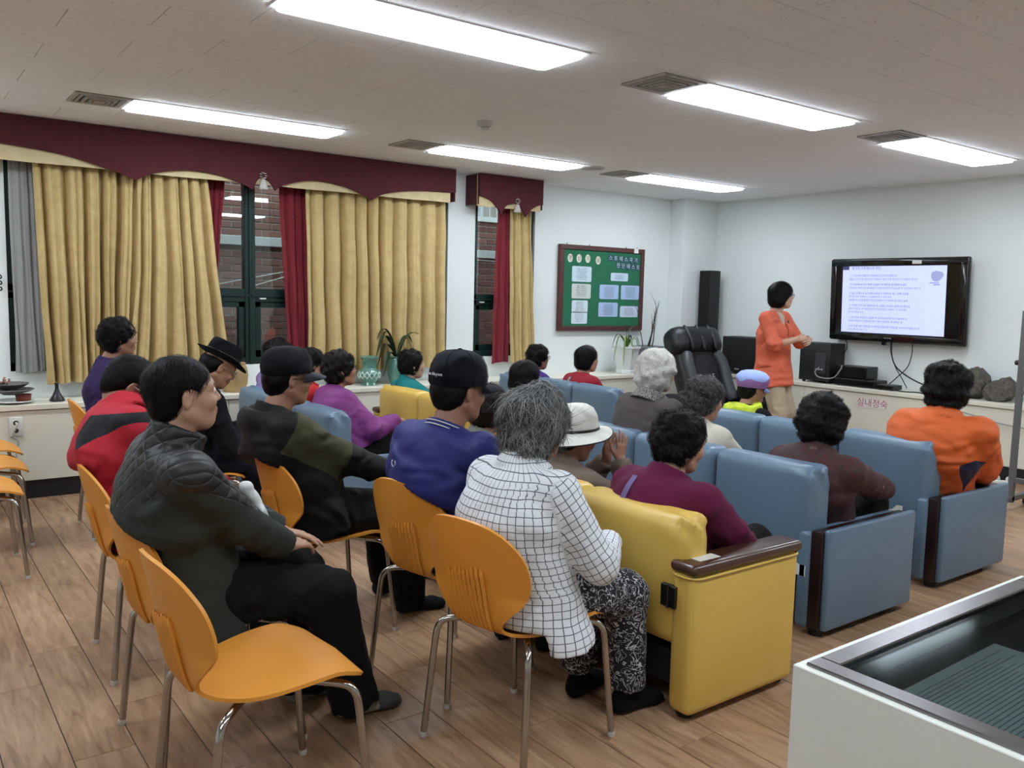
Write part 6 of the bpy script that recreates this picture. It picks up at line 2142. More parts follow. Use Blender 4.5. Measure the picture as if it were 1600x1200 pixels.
def hat_surface(I, prof, name, m, rx=1.0, ry=1.0, c=(-0.012, 0, 0.0), n=40, pitch=0.0, brimf=None, parent=None, crease=None):
    """lathe-like hat: prof (r, z) list in metres, elliptic, in head space"""
    T = head_mb(I)
    cp, sp = math.cos(pitch), math.sin(pitch)
    P = []
    for j in range(n):
        a = 2 * PI * j / n
        row = []
        for q, (r, z) in enumerate(prof):
            x, y, zz = r * rx * math.cos(a), r * ry * math.sin(a), z
            if brimf:
                x, y, zz = brimf(a, r, x, y, zz)
            if crease:
                x, y, zz = crease(a, r, x, y, zz)
            x, zz = x * cp + zz * sp, -x * sp + zz * cp
            row.append(T((x + c[0], y + c[1], zz + c[2])))
        P.append(row)
    mb = MB().grid(P, 0, True)
    k = len(prof)
    mb.f.append(tuple(j * k + k - 1 for j in range(n)))
    mb.m.append(0)
    me = mb.mesh(name, m, 50)
    recalc(me)
    return put(name, me, parent if parent is not None else I['root'])
# ------------------------------------------------------------------ the people in the hall
def surf_pt(I, y, z, side='back', w=0.022):
    me = I['top'].data
    co = np.empty(len(me.vertices) * 3, NPF); me.vertices.foreach_get('co', co); co = co.reshape(-1, 3)
    m = (np.abs(co[:, 1] - y) < w) & (np.abs(co[:, 2] - z) < w)
    if not m.any():
        return None
    c = co[m]
    return c[c[:, 0].argmin()] if side == 'back' else c[c[:, 0].argmax()]

def ribbon(name, pts, width, th, m, parent, nrm=(-1, 0, 0), wdir=None):
    c = bez([tuple(p) for p in pts], 5)
    P = []
    for k, p in enumerate(c):
        d = (c[min(len(c) - 1, k + 1)] - c[max(0, k - 1)]).normalized()
        n = Vector(nrm)
        s_ = d.cross(n).normalized()
        n = s_.cross(d).normalized()
        P.append([p - s_ * width / 2 - n * th, p - s_ * width / 2 + n * th, p + s_ * width / 2 + n * th, p + s_ * width / 2 - n * th, p - s_ * width / 2 - n * th])
    me = MB().grid(P).mesh(name, m, 40)
    recalc(me)
    return put(name, me, parent)

def ring_on_head(I, r, z, rx, ry, tr, name, m, c=(-0.012, 0, 0.0), pitch=0.0, flat=1.0, parent=None, fn=None):
    T = head_mb(I)
    cp, sp = math.cos(pitch), math.sin(pitch)
    pts = []
    for j in range(41):
        a = 2 * PI * j / 40
        x, y, zz = r * rx * math.cos(a), r * ry * math.sin(a), z
        if fn:
            x, y, zz = fn(a, r, x, y, zz)
        x, zz = x * cp + zz * sp, -x * sp + zz * cp
        pts.append(T((x + c[0], y + c[1], zz + c[2])))
    return MB().tube(pts, tr, 6).build(name, m, parent if parent is not None else I['root'], 60)

def visor(I, m, r0, ry, c, out, a1=1.0, droop=0.03, up=0.0, th=0.003, name='visor', parent=None, pitch=0.0):
    T = head_mb(I)
    cp, sp = math.cos(pitch), math.sin(pitch)
    def tr(x, y, z):
        x, z = x * cp + z * sp, -x * sp + z * cp
        return T((x + c[0], y + c[1], z + c[2]))
    top, bot = [], []
    n = 20
    for j in range(n + 1):
        a = -a1 + 2 * a1 * j / n
        rt, rb = [], []
        for q in range(6):
            t = q / 5
            e = out * max(0.0, 1 - (abs(a) / a1) ** 2.6) ** 0.6
            x = r0 * math.cos(a) + e * t
            y = r0 * ry * math.sin(a) * (1 + 0.04 * t)
            z = up * t - droop * (y / (r0 * ry)) ** 2 * (0.4 + 0.6 * t) - 0.012 * t * t
            rt.append(tr(x, y, z)); rb.append(tr(x, y, z - th))
        top.append(rt); bot.append(rb)
    mb = MB().grid(top).grid(bot)
    o = (n + 1) * 6
    F = []
    for j in range(n):
        F.append((j * 6 + 5, (j + 1) * 6 + 5, o + (j + 1) * 6 + 5, o + j * 6 + 5))
        F.append((j * 6, o + j * 6, o + (j + 1) * 6, (j + 1) * 6))
    mb.f += F; mb.m += [0] * len(F)
    me = mb.mesh(name, m, 50)
    recalc(me)
    return put(name, me, parent if parent is not None else I['root'])

CHZ, SOZ = 0.545, 0.475

# --- man in the dark green fleece, foreground left
def m_yoke(c):
    V, nb = c['V'], c['nb']
    return (V[:, 2] - (nb[2] - 0.165 - 0.25 * np.maximum(0, V[:, 0] - nb[0] + 0.05))) * 1.0 - 0.4 * np.maximum(0, np.abs(V[:, 1]) - 0.13)
def quilt(name, col, col2):
    t = NT(name)
    co = t.coord('Object')
    at = t.n('ShaderNodeAttribute', attribute_name='mask')
    f = t.math('GREATER_THAN', at.outputs['Fac'], 0.0)
    c1 = t.mix(t.noise(co, 9, 4), rgb(tuple(x * 0.8 for x in col)), rgb(col))
    t.base(t.mix(f, c1, rgb(col2)))
    t.link(t.math('MULTIPLY_ADD', f, -0.42, 0.92), t.b.inputs['Roughness'])
    sx = t.n('ShaderNodeSeparateXYZ', i={0: co})
    d1 = t.math('ABSOLUTE', t.math('SINE', t.math('MULTIPLY', t.math('ADD', sx.outputs[1], sx.outputs[2]), 62)))
    d2 = t.math('ABSOLUTE', t.math('SINE', t.math('MULTIPLY', t.math('SUBTRACT', sx.outputs[1], sx.outputs[2]), 62)))
    q = t.math('POWER', t.math('MINIMUM', d1, d2), 0.35)
    hgt = t.math('ADD', t.math('MULTIPLY', t.math('MULTIPLY', q, f), 0.9), t.math('MULTIPLY', t.noise(co, 22, 4), 0.8))
    t.bump(hgt, 0.5, 0.012)
    return t.m
I = person('man in a dark green fleece jacket with black quilted shoulders, sitting in the foreground', (0.80, 2.80), 0.0, seed=21, near=True, fem=False, s=1.0, hs=0.985, skin='a', chair=(0.854, 2.81, 2),
           head=(0.75, 2.69, 1.172), hyaw=-0.05, hpitch=-0.10, hipz=CHZ, hunch=0.03, fat=1.0, hair='black', style='short', hres=0.0046,
           top=dict(mat=quilt('green_fleece_quilted', (44, 50, 44), (24, 25, 26)), th=0.026, collar='stand', ch=0.085, mask=m_yoke, wr=0.006, wf=20, sleeve=(0.072, 0.062, 0.047), hem=0.14, flare=0.06, drape=0.10),
           pants=dict(mat=cloth('black_trousers', (22, 22, 23)), r=(0.112, 0.088, 0.085), wr=0.006, len=0.03), hipw=0.105, footL=(0.40, 0.06, 0.075), footR=(0.50, -0.15, 0.075), toe={1: (1, 0.1, 0), -1: (1, -0.1, 0)},
           armL=dict(w=(0.34, 0.03, 0.63), d=(0.8, -0.55, -0.15), n=(0.1, 0.2, 1), curl=0.3), armR=dict(w=(0.315, -0.10, 0.605), d=(0.85, 0.45, -0.1), n=(0.1, -0.2, 1), curl=0.35, pole=(-0.3, -0.25, -1.0)),
           sockmat=cloth('beige_grey_sock', (142, 134, 118), col2=(66, 68, 66)), sockmask=True)
bagm = cloth('white_plastic_bag', (222, 224, 220), bump=0.5, bscale=12, rough=0.4)
bg = Fld((0.0, -0.12, 0.5), (0.42, 0.22, 1.0), 0.009)
bg.add(ecap((0.25, -0.02, 0.66), (0.165, -0.02, 0.84), (0, 1, 0), (0.12, 0.03), (0.04, 0.018)))
bg.add(ecap((0.30, 0.0, 0.645), (0.22, 0.01, 0.70), (0, 1, 0), (0.09, 0.025), (0.06, 0.02)), 0.02)
bg.warp(0.008, 32, 5)
V, F = bg.net(1)
o = put('plastic_bag', npmesh('plastic_bag', V, F, [bagm]), None, (0.80, 2.80, 0))
tag(o, 'crumpled white plastic bag in the lap of the man in green fleece', 'bag')

# --- man in red and black, head bowed
def m_red(c):
    V, nb = c['V'], c['nb']
    x, y, z = V[:, 0] - nb[0], V[:, 1] - nb[1], V[:, 2] - nb[2]
    a = np.minimum(np.minimum(-0.05 - y, 0.10 - x), np.minimum(z + 0.135 - 0.75 * np.abs(y + 0.10), 0.0 - z - 0.15 * (y + 0.1)))   # shoulder patch
    Sd = c['arms'][-1]
    p = Sd[0]
    b = np.minimum(np.minimum(0.07 - np.abs(x - 0.03 - 0.35 * (z + 0.35)), y + 0.26), np.minimum(-0.07 - y, np.minimum(-z - 0.20, z + 0.52)))
    return np.maximum(a, b)
I = person('man in a red and black jacket with his head bowed, sitting at the left', (0.86, 3.63), 0.0, seed=22, near=True, fem=False, s=0.98, skin='d', chair=(0.90, 3.57, -3),
           head=(0.83, 3.74, 1.085), hyaw=-0.05, hpitch=0.72, hipz=CHZ, hunch=0.09, fat=1.05, hair='black', style='short', glasses='metal', nb=(-0.085, 0.055, 0.998),
           top=dict(mat=cloth('red_black_shell', (186, 34, 50), col2=(20, 22, 26), var=0.1, rough=0.75), th=0.03, collar='stand', ch=0.05, mask=m_red, wr=0.006, wf=15, sleeve=(0.078, 0.066, 0.05), hem=0.20, flare=0.03, drape=0.16),
           pants=dict(mat=cloth('dark_trousers', (30, 31, 36))))

# --- man in the black fedora
I = person('man in a black fedora and dark jacket looking down, sitting before the gold curtain', (1.40, 4.94), 0.0, seed=20, fem=False, s=0.98, skin='b', near=True, chair=(1.44, 4.95, -4),
           head=(1.57, 4.93, 1.045), hyaw=-0.05, hpitch=0.50, hipz=CHZ, hunch=0.08, hair='black', style='under', glasses='metal',
           top=dict(mat=cloth('black_jacket', (22, 22, 26)), th=0.024, collar='fold', wr=0.005, sleeve=(0.068, 0.06, 0.046)),
           pants=dict(mat=cloth('navy_trousers', (22, 24, 36)), r=(0.10, 0.082, 0.075)), footL=(0.52, 0.1, 0.075), footR=(0.50, -0.06, 0.075),
           armL=dict(w=(0.30, 0.02, 0.68), d=(0.5, -0.7, -0.4), n=(0.3, 0.3, 1)), armR=dict(w=(0.30, -0.06, 0.70), d=(0.4, 0.5, -0.6), n=(0.6, -0.2, 0.7)), sockmat=cloth('navy_sock', (30, 33, 42)))
M_FED = cloth('black_felt', (20, 20, 24), rough=0.9, bump=0.1)
c = (-0.012, 0, 0.045)
crown = hat_surface(I, [(0.098, 0.0), (0.101, 0.006), (0.1, 0.03), (0.097, 0.07), (0.092, 0.098), (0.078, 0.108), (0.05, 0.098), (0.02, 0.092), (0.003, 0.092)], 'hat', M_FED, 1.06, 0.86, c)
hat_surface(I, [(0.098, 0.002), (0.12, 0.0), (0.148, 0.004), (0.150, 0.007), (0.12, 0.006), (0.1, 0.008)], 'brim', M_FED, 1.08, 0.92, c, brimf=lambda a, r, x, y, z: (x, y, z + (0.022 * math.sin(a) ** 2 - 0.016 * max(0, math.cos(a)) + 0.014 * max(0, -math.cos(a))) * max(0, (r - 0.1) / 0.05)), parent=crown)
hat_surface(I, [(0.1015, 0.006), (0.1025, 0.01), (0.1015, 0.034), (0.1005, 0.036)], 'hat_band', mat('black_ribbon', (10, 10, 12), 0.4), 1.065, 0.87, c, parent=crown)

# --- woman in purple by the curtain
I = person('woman with short black curls in a dark purple top, sitting before the left gold curtain', (1.18, 5.62), 0.0, seed=23, s=0.97, skin='b', near=True, chair=(1.2, 5.62, 0),
           head=(1.21, 5.72, 1.175), hpitch=0.02, hyaw=-0.1, hipz=CHZ + 0.03, hair='black', style='perm', hairscale=0.97,
           top=dict(mat=cloth('dark_purple_knit', (52, 34, 84)), collar='stand', ch=0.03), pants=dict())

# --- man in the navy quilted cap, black and olive jacket
def m_olive(c):
    V = c['V']
    best = np.full(len(V), -1.0)
    for sd in (1, -1):
        a = c['arms'][sd]
        d = a[1] - a[0]; L_ = np.linalg.norm(d); d = d / L_
        t = (V - a[0]) @ d
        r = np.linalg.norm(V - a[0] - np.clip(t, 0, L_)[:, None] * d, axis=1)
        best = np.maximum(best, np.minimum(np.minimum(0.115 - r, t + 0.03), L_ * 0.92 - t))
    return best
I = person('man in a dark quilted cap and black hooded jacket with olive sleeves', (1.52, 3.47), 0.0, seed=19, fem=False, s=1.0, skin='b', near=True, chair=(1.57, 3.47, 0),
           head=(1.43, 3.55, 1.115), hyaw=-0.05, hpitch=0.03, hipz=CHZ, hunch=0.05, hair='black', style='under', glasses='dark', fat=1.05,
           top=dict(mat=cloth('black_olive_shell', (24, 25, 25), col2=(64, 62, 42), rough=0.6), th=0.03, collar='hood', mask=m_olive, wr=0.007, wf=18, sleeve=(0.08, 0.068, 0.05), hem=0.09, flare=0.015),
           pants=dict(mat=cloth('black_trousers', (22, 22, 23)), r=(0.1, 0.078, 0.07)), footL=(0.46, 0.22, 0.075), footR=(0.44, -0.06, 0.075),
           armL=dict(w=(0.36, 0.05, 0.68)), armR=dict(w=(0.38, -0.08, 0.66), d=(0.8, 0.4, 0.1), n=(0, -0.3, 1), curl=0.5))
M_QC = cloth('dark_navy_quilt', (10, 12, 18), rough=0.7, bump=0.5, bscale=30)
c = (-0.012, 0, 0.028)
def capprof(r=0.106, h=0.115):
    return [(r - 0.006, 0.0), (r - 0.002, -0.004), (r, 0.0), (r + 0.003, 0.03), (r - 0.004, h * 0.55), (r * 0.8, h * 0.82), (r * 0.5, h * 0.96), (r * 0.15, h), (0.002, h + 0.001)]
cp_ = hat_surface(I, capprof(0.112, 0.115), 'cap', M_QC, 1.0, 0.90, c, pitch=-0.05)
visor(I, cloth('grey_visor', (52, 55, 64)), 0.106, 0.88, c, 0.075, 1.1, 0.02, -0.006, parent=cp_)

# --- woman in magenta with glasses
I = person('woman in a magenta jacket and glasses, on the back-row blue sofa', (2.50, 5.16), -0.05, seed=16, s=0.97, skin='b', near=True,
           head=(2.50, 5.29, 0.972), hyaw=-0.1, hpitch=-0.12, hipz=SOZ, hunch=0.06, hair='brown', style='perm', glasses='brown', hairscale=1.03, fat=1.05,
           top=dict(mat=cloth('magenta_shell', (134, 56, 128), var=0.16, rough=0.6), th=0.028, collar='stand', ch=0.055, wr=0.007, wf=17, sleeve=(0.08, 0.068, 0.05)), pants=dict(),
           armR=dict(w=(0.30, -0.10, 0.64)))
I = person('woman in a red jacket and glasses, half hidden behind the capped man', (2.50, 5.74), 0.0, seed=17, s=0.93, skin='a',
           head=(2.50, 5.77, 0.965), hyaw=-0.1, hipz=SOZ, hair='black', style='perm', glasses='dark', hairscale=0.95,
           top=dict(mat=cloth('bright_red_jacket', (190, 36, 40)), collar='fold'), pants=dict())
I = person('woman in lavender with dark curls, mostly hidden behind the capped man', (2.50, 6.22), 0.0, seed=18, s=0.97, skin='a',
           head=(2.48, 6.33, 1.0), hyaw=-0.1, hipz=SOZ, hair='black', style='perm',
           top=dict(mat=cloth('lavender_knit', (150, 130, 186)), collar='fold'), pants=dict())
# --- woman in teal
I = person('woman in a teal high-collared jacket on the yellow sofa by the window', (3.50, 5.80), -0.1, seed=15, s=0.95, skin='c',
           head=(3.43, 5.95, 0.925), hyaw=-0.1, hpitch=-0.05, hipz=SOZ, hair='black', style='perm', hairscale=0.93,
           top=dict(mat=cloth('teal_fleece', (18, 122, 124)), collar='stand', ch=0.07, th=0.022), pants=dict())
I = person('black-haired head just behind the grey-haired woman in the checked shirt', (3.50, 4.52), 0.0, seed=12, s=0.92, skin='b',
           head=(3.50, 4.55, 0.937), hyaw=0.1, hpitch=0.1, hipz=SOZ, hair='black', style='bob',
           top=dict(mat=cloth('burgundy_knit', (80, 24, 36)), collar='fold'), pants=dict())
# --- front row by the window
I = person('woman in a violet jacket and glasses at the window end of the front-row sofa', (5.03, 6.20), -0.15, seed=13, s=0.95, skin='b',
           head=(5.0, 6.31, 0.915), hyaw=-0.1, hipz=SOZ, hair='black', style='perm', glasses='brown', top=dict(mat=cloth('violet_shell', (72, 40, 120)), collar='stand', ch=0.03), pants=dict())
I = person('woman in a red blouse with a smooth black bob and a patterned shoulder strap', (5.03, 5.60), -0.12, seed=14, s=1.0, skin='a',
           head=(5.0, 5.62, 0.952), hyaw=-0.15, hipz=SOZ, hair='black', style='bob', hairscale=0.97, fat=1.05, top=dict(mat=cloth('deep_red_blouse', (150, 30, 44)), collar='stand', ch=0.02, th=0.02), pants=dict())
pts = [surf_pt(I, 0.03 + 0.01 * q, z_) for q, z_ in enumerate((0.82, 0.78, 0.74, 0.70, 0.64))]
pts = [p - v3(0.006, 0, 0) for p in pts if p is not None]
if len(pts) > 2:
    tt = NT('patterned_strap'); vo = tt.n('ShaderNodeTexVoronoi', i={'Scale': 120.0, 'Vector': tt.coord('Object')})
    tt.base(tt.ramp(vo.outputs['Distance'], [(0.3, rgb(30, 30, 34)), (0.6, rgb(170, 160, 160))]))
    ribbon('shoulder_strap', pts, 0.03, 0.003, tt.m, I['root'])

# --- man in blue jacket and navy cap
I = person('man in a royal blue jacket and navy baseball cap, seen from behind', (1.77, 2.755), 0.15, seed=10, fem=False, s=1.02, hs=0.99, skin='d', near=True, chair=(1.79, 2.77, 10),
           head=(1.745, 2.67, 1.14), hyaw=-0.12, hpitch=0.05, hipz=CHZ, hunch=0.05, hair='black', style='under', fat=1.08,
           top=dict(mat=cloth('royal_blue_shell', (36, 42, 112), var=0.15, rough=0.6), th=0.026, collar='stand', ch=0.05, wr=0.007, wf=14, sleeve=(0.076, 0.064, 0.05), hem=0.10, flare=0.012),
           pants=dict(mat=cloth('black_trousers', (22, 22, 23))), footL=(0.42, 0.10, 0.075), footR=(0.46, -0.12, 0.075))
M_NAV = cloth('navy_twill', (12, 16, 26), rough=0.75, bump=0.12)
c = (-0.012, 0, 0.024)
cp_ = hat_surface(I, capprof(0.110, 0.128), 'cap', M_NAV, 1.02, 0.90, c, pitch=-0.02)
visor(I, M_NAV, 0.106, 0.88, c, 0.080, 1.05, 0.026, 0.004, parent=cp_)
T = head_mb(I)
MB().lathe([(0.009, 0), (0.008, 0.004), (0.002, 0.006)], 10, T((-0.012, 0, 0.152))).build('cap_button', M_NAV, cp_)
for k in range(6):
    a = PI / 6 + k * PI / 3
    MB().tube([T((-0.012 + r_ * 1.025 * math.cos(a), r_ * 0.905 * math.sin(a), 0.024 + z_)) for r_, z_ in [(q[0] + 0.0006, q[1]) for q in capprof(0.110, 0.128)[2:]]], 0.0013, 5).build('cap_seam', M_NAV, cp_)
# rear opening with strap
ring = [T((-0.012 - 0.112 * 1.02 * math.cos(b_), 0.112 * 0.9 * math.sin(b_), 0.024 + 0.004 + 0.045 * math.sqrt(max(0, 1 - (b_ / 0.42) ** 2)))) for b_ in np.linspace(-0.42, 0.42, 15)]
MB().tube(ring, 0.003, 6).build('rear_opening_edge', M_NAV, cp_)
# white lettering on the rear left panel
def cap_text(ch, size, a, z, I=I):
    cc = math.cos(a); ss = math.sin(a)
    p = v3(-0.012 + 0.1145 * 1.02 * cc, 0.1145 * 0.90 * ss, 0.024 + z)
    n = unit(v3(cc / 1.02, ss / 0.9, 0.12)); x = unit(np.cross(v3(0, 0, 1), n)); y = np.cross(n, x)
    p = I['Hc'] + I['R'] @ (p * I['hs']); n, x, y = (I['R'] @ q for q in (n, x, y))
    return Matrix(((x[0], y[0], n[0], p[0]), (x[1], y[1], n[1], p[1]), (x[2], y[2], n[2], p[2]), (0, 0, 0, 1)))
M_EMB = mat('white_embroidery', (222, 224, 228), 0.7)
lettering('S', 0.032, M_EMB, cp_, cap_text('S', 0, 2.62, 0.042), extrude=0.0006)
for k, ch in enumerate('ado-Hoyon'):
    lettering(ch, 0.0175, M_EMB, cp_, cap_text(ch, 0, 2.78 + 0.098 * k, 0.036), extrude=0.0006)
# collar stripes and loop
for q, (rr_, u_) in enumerate(((0.0875, 0.022), (0.0865, 0.036))):
    ct = I['cb'] + I['up'] * u_
    x_, y_ = unit(np.cross(I['ls'], I['up'])), I['ls']
    MB().tube([tuple(ct + x_ * rr_ * 1.07 * math.cos(a) + y_ * rr_ * 1.02 * math.sin(a)) for a in np.linspace(0, 2 * PI, 37)], 0.0024, 6).build('collar_stripe', mat('pale_stripe', (196, 198, 206), 0.7), I['root'], 60)
lp = surf_pt(I, 0.05, 0.905)
if lp is not None:
    MB().tube([tuple(lp + v3(-0.006, 0.011 * math.sin(a), -0.012 + 0.013 * math.cos(a))) for a in np.linspace(0.6, 5.6, 14)], 0.0022, 6).build('hanging_loop', mat('pale_stripe', (196, 198, 206), 0.7), I['root'], 60)

# --- woman in the checked shirt
def check_mat():
    t = NT('checked_shirt')
    at = t.n('ShaderNodeAttribute', attribute_name='cloth')
    sx = t.n('ShaderNodeSeparateXYZ', i={0: at.outputs['Vector']})
    co = t.coord('Object')
    w1 = t.math('MULTIPLY_ADD', t.noise(co, 9, 2), 0.012, 0.0)
    u = t.math('ABSOLUTE', t.math('SUBTRACT', t.math('FRACT', t.math('DIVIDE', t.math('ADD', sx.outputs[0], w1), 0.0235)), 0.5))
    v = t.math('ABSOLUTE', t.math('SUBTRACT', t.math('FRACT', t.math('DIVIDE', t.math('ADD', sx.outputs[1], w1), 0.0235)), 0.5))
    ln = t.math('MAXIMUM', t.math('LESS_THAN', u, 0.055), t.math('LESS_THAN', v, 0.055))
    t.base(t.mix(t.math('MULTIPLY', ln, 0.88), rgb(224, 227, 230), rgb(44, 48, 62)))
    t.b.inputs['Roughness'].default_value = 0.85
    t.bump(t.noise(co, 16, 4, 0.6, 0.8), 0.45, 0.012)
    return t.m
def paisley():
    t = NT('black_white_scroll_print')
    co = t.coord('Object')
    n = t.noise(co, 20, 2, 0.5, 2.0)
    f = t.math('ABSOLUTE', t.math('SUBTRACT', t.math('FRACT', t.math('MULTIPLY', n, 5.0)), 0.5))
    t.base(t.mix(t.math('LESS_THAN', f, 0.10), rgb(22, 22, 30), rgb(196, 198, 204)))
    t.b.inputs['Roughness'].default_value = 0.85
    t.bump(t.noise(co, 20, 3), 0.25, 0.008)
    return t.m
I = person('grey-haired woman in a white checked shirt and scroll-print trousers, seen from behind', (1.70, 2.185), 0.12, seed=9, s=0.96, hs=0.96, skin='b', near=True, chair=(1.70, 2.205, 11),
           head=(1.735, 2.18, 1.08), hyaw=-0.1, hpitch=0.10, hipz=CHZ, hunch=0.075, hair='grey', style='messy', hairscale=1.02, fat=1.06,
           top=dict(name='shirt', mat=check_mat(), th=0.024, collar='fold', uv=True, wr=0.006, wf=16, sleeve=(0.072, 0.062, 0.046), hem=0.16, flare=0.06, drape=0.07),
           pants=dict(mat=paisley(), r=(0.1, 0.082, 0.07), wr=0.005, len=-0.03), footL=(0.39, 0.09, 0.075), footR=(0.42, -0.11, 0.075), sockmat=cloth('black_sock', (20, 20, 22)),
           armL=dict(w=(0.30, 0.06, 0.66)), armR=dict(w=(0.27, -0.13, 0.67)))

# --- yellow sofa in front: maroon, white hat, curly
I = person('woman in a maroon wool jacket with a lilac shoulder strap, on the front yellow sofa', (2.56, 2.33), 0.05, seed=7, s=1.0, hs=0.98, skin='a', near=True,
           head=(2.54, 2.28, 0.932), hyaw=-0.25, hpitch=0.18, hipz=SOZ - 0.01, hunch=0.07, hair='black', style='perm', hairscale=0.97, fat=1.1, shw=0.182, shdrop=0.036,
           top=dict(mat=cloth('maroon_wool', (98, 22, 60), bscale=60, rough=0.95), th=0.024, collar='fold', wr=0.004, wf=14, sleeve=(0.074, 0.064, 0.05)), pants=dict(),
           armR=dict(w=(0.28, -0.12, 0.52), pole=(-0.4, -0.9, -0.4)))
pts = [surf_pt(I, y_, z_) for y_, z_ in ((0.035, 0.83), (0.045, 0.79), (0.05, 0.74), (0.05, 0.69), (0.045, 0.63))]
pts = [p - v3(0.007, 0, 0) for p in pts if p is not None]
if len(pts) > 2:
    ribbon('shoulder_strap', pts, 0.024, 0.003, mat('lilac_webbing', (112, 92, 138), 0.7), I['root'])
I = person('woman in a white brimmed hat and taupe jacket clapping her hands', (2.54, 2.86), 0.0, seed=8, s=0.95, hs=0.96, skin='b', near=True,
           head=(2.53, 2.90, 0.872), hyaw=-0.1, hpitch=0.22, hipz=SOZ - 0.02, hunch=0.07, hair='greyblack', style='under',
           top=dict(mat=cloth('taupe_jacket', (120, 104, 92)), th=0.024, collar='fold', wr=0.004, sleeve=(0.072, 0.062, 0.05)), pants=dict(),
           armL=dict(w=(0.185, 0.045, 0.742), pole=(0.2, 0.6, -0.9), d=(0.10, -0.10, 1), n=(0, 1, 0), curl=0.12, side=-1, spread=0.2, show=0.35), armR=dict(w=(0.185, -0.045, 0.752), pole=(0.2, -0.6, -0.9), d=(0.12, 0.06, 1), n=(0, -1, 0), curl=0.12, side=1, spread=0.2, show=0.35))
M_WHAT = cloth('white_cotton_hat', (222, 220, 210), rough=0.9, bump=0.2, bscale=60)
c = (-0.014, 0, 0.02)
cr = hat_surface(I, [(0.112, -0.004), (0.116, 0.0), (0.114, 0.03), (0.108, 0.07), (0.09, 0.105), (0.06, 0.124), (0.02, 0.131), (0.003, 0.132)], 'hat', M_WHAT, 1.02, 0.90, c, pitch=-0.28)
bf = lambda a, r, x, y, z: (x, y, z + (0.03 * max(0, math.cos(a)) ** 2 - 0.012 * max(0, -math.cos(a))) * max(0, (r - 0.115) / 0.06))
hat_surface(I, [(0.113, 0.002), (0.135, -0.012), (0.165, -0.028), (0.178, -0.034), (0.178, -0.031), (0.15, -0.017), (0.12, 0.0), (0.114, 0.005)], 'brim', M_WHAT, 1.02, 0.94, c, pitch=-0.28, brimf=bf, parent=cr)
hat_surface(I, [(0.116, 0.004), (0.1175, 0.006), (0.1172, 0.016), (0.115, 0.018)], 'hat_band', mat('black_ribbon', (10, 10, 12), 0.4), 1.02, 0.90, c, pitch=-0.28, parent=cr)
ring_on_head(I, 0.178, -0.0325, 1.02, 0.94, 0.003, 'brim_edge', mat('black_ribbon', (10, 10, 12), 0.4), c, -0.28, parent=cr, fn=bf)
I = person('woman with thick dark curls in a grey jacket, mostly hidden beside the man in blue', (2.54, 3.50), 0.0, seed=11, s=0.95, skin='a',
           head=(2.52, 3.56, 0.905), hyaw=0.0, hpitch=0.05, hipz=SOZ - 0.02, hair='brown', style='perm', hairscale=1.0, top=dict(mat=cloth('stone_grey_jacket', (120, 120, 112)), collar='fold'), pants=dict())

# --- middle row right: burgundy, beige, brown
def burg():
    t = NT('burgundy_print')
    co = t.coord('Object')
    c = t.ramp(t.noise(co, 11, 4, 0.6, 1.2), [(0.3, rgb(34, 24, 26)), (0.5, rgb(72, 32, 36)), (0.62, rgb(58, 46, 42)), (0.75, rgb(86, 40, 42))])
    vo = t.n('ShaderNodeTexVoronoi', feature='DISTANCE_TO_EDGE', i={'Scale': 15.0, 'Vector': co})
    vr = t.n('ShaderNodeTexVoronoi', i={'Scale': 24.0, 'Vector': co})
    ring_ = t.math('LESS_THAN', t.math('ABSOLUTE', t.math('SUBTRACT', vr.outputs['Distance'], 0.25)), 0.02)
    gate = t.math('GREATER_THAN', t.noise(co, 7, 2), 0.58)
    t.base(t.mix(t.math('MULTIPLY', t.math('MULTIPLY', ring_, gate), 0.5), c, rgb(160, 130, 112)))
    t.b.inputs['Roughness'].default_value = 0.8
    t.bump(t.noise(co, 20, 4), 0.3, 0.008)
    return t.m
I = person('woman in a burgundy patterned jacket with big black curls', (3.67, 2.43), 0.12, seed=3, s=1.0, hs=1.0, skin='a', near=True,
           head=(3.64, 2.375, 0.925), hyaw=0.15, hpitch=0.10, hipz=SOZ, hunch=0.06, hair='black', style='bigperm', hairscale=1.0, fat=1.08,
           top=dict(mat=burg(), th=0.024, collar='fold', wr=0.004, sleeve=(0.07, 0.062, 0.05)), pants=dict(),
           armR=dict(w=(0.38, -0.20, 0.56), pole=(-0.3, -0.9, -0.5)))
I = person('grey-haired woman in a cream padded jacket, in the middle of the middle blue sofa', (3.64, 3.03), 0.0, seed=5, s=0.95, skin='a',
           head=(3.63, 3.10, 0.952), hyaw=-0.15, hpitch=0.1, hipz=SOZ, hunch=0.06, hair='saltpep', style='perm', hairscale=1.0, fat=1.05, near=True,
           top=dict(mat=cloth('cream_padded', (206, 198, 182)), th=0.028, collar='fold', wr=0.006, wf=18, sleeve=(0.074, 0.064, 0.05)), pants=dict())
I = person('white-haired woman in a dark taupe jacket with a tweed collar', (3.62, 3.52), 0.0, seed=6, s=1.0, skin='c', near=True,
           head=(3.61, 3.44, 1.075), hyaw=-0.1, hpitch=0.03, hipz=SOZ + 0.03, hunch=0.04, hair='white', style='bigperm', hairscale=0.98, fat=1.02,
           top=dict(mat=cloth('dark_taupe_jacket', (88, 80, 78)), th=0.024, collar=None, wr=0.005, wf=15), pants=dict())
tt = NT('tweed_collar'); tt.base(tt.ramp(tt.noise(tt.coord('Object'), 190, 2), [(0.42, rgb(44, 42, 46)), (0.58, rgb(168, 162, 158))])); tt.b.inputs['Roughness'].default_value = 0.9
cf = Fld(I['nb'] - 0.13, I['nb'] + 0.15, 0.006)
cf.add(tshell(I['cb'] - I['up'] * 0.012, I['cb'] + I['up'] * 0.058, 0.102, 0.080, 0.009, I['ls'], 1.08))
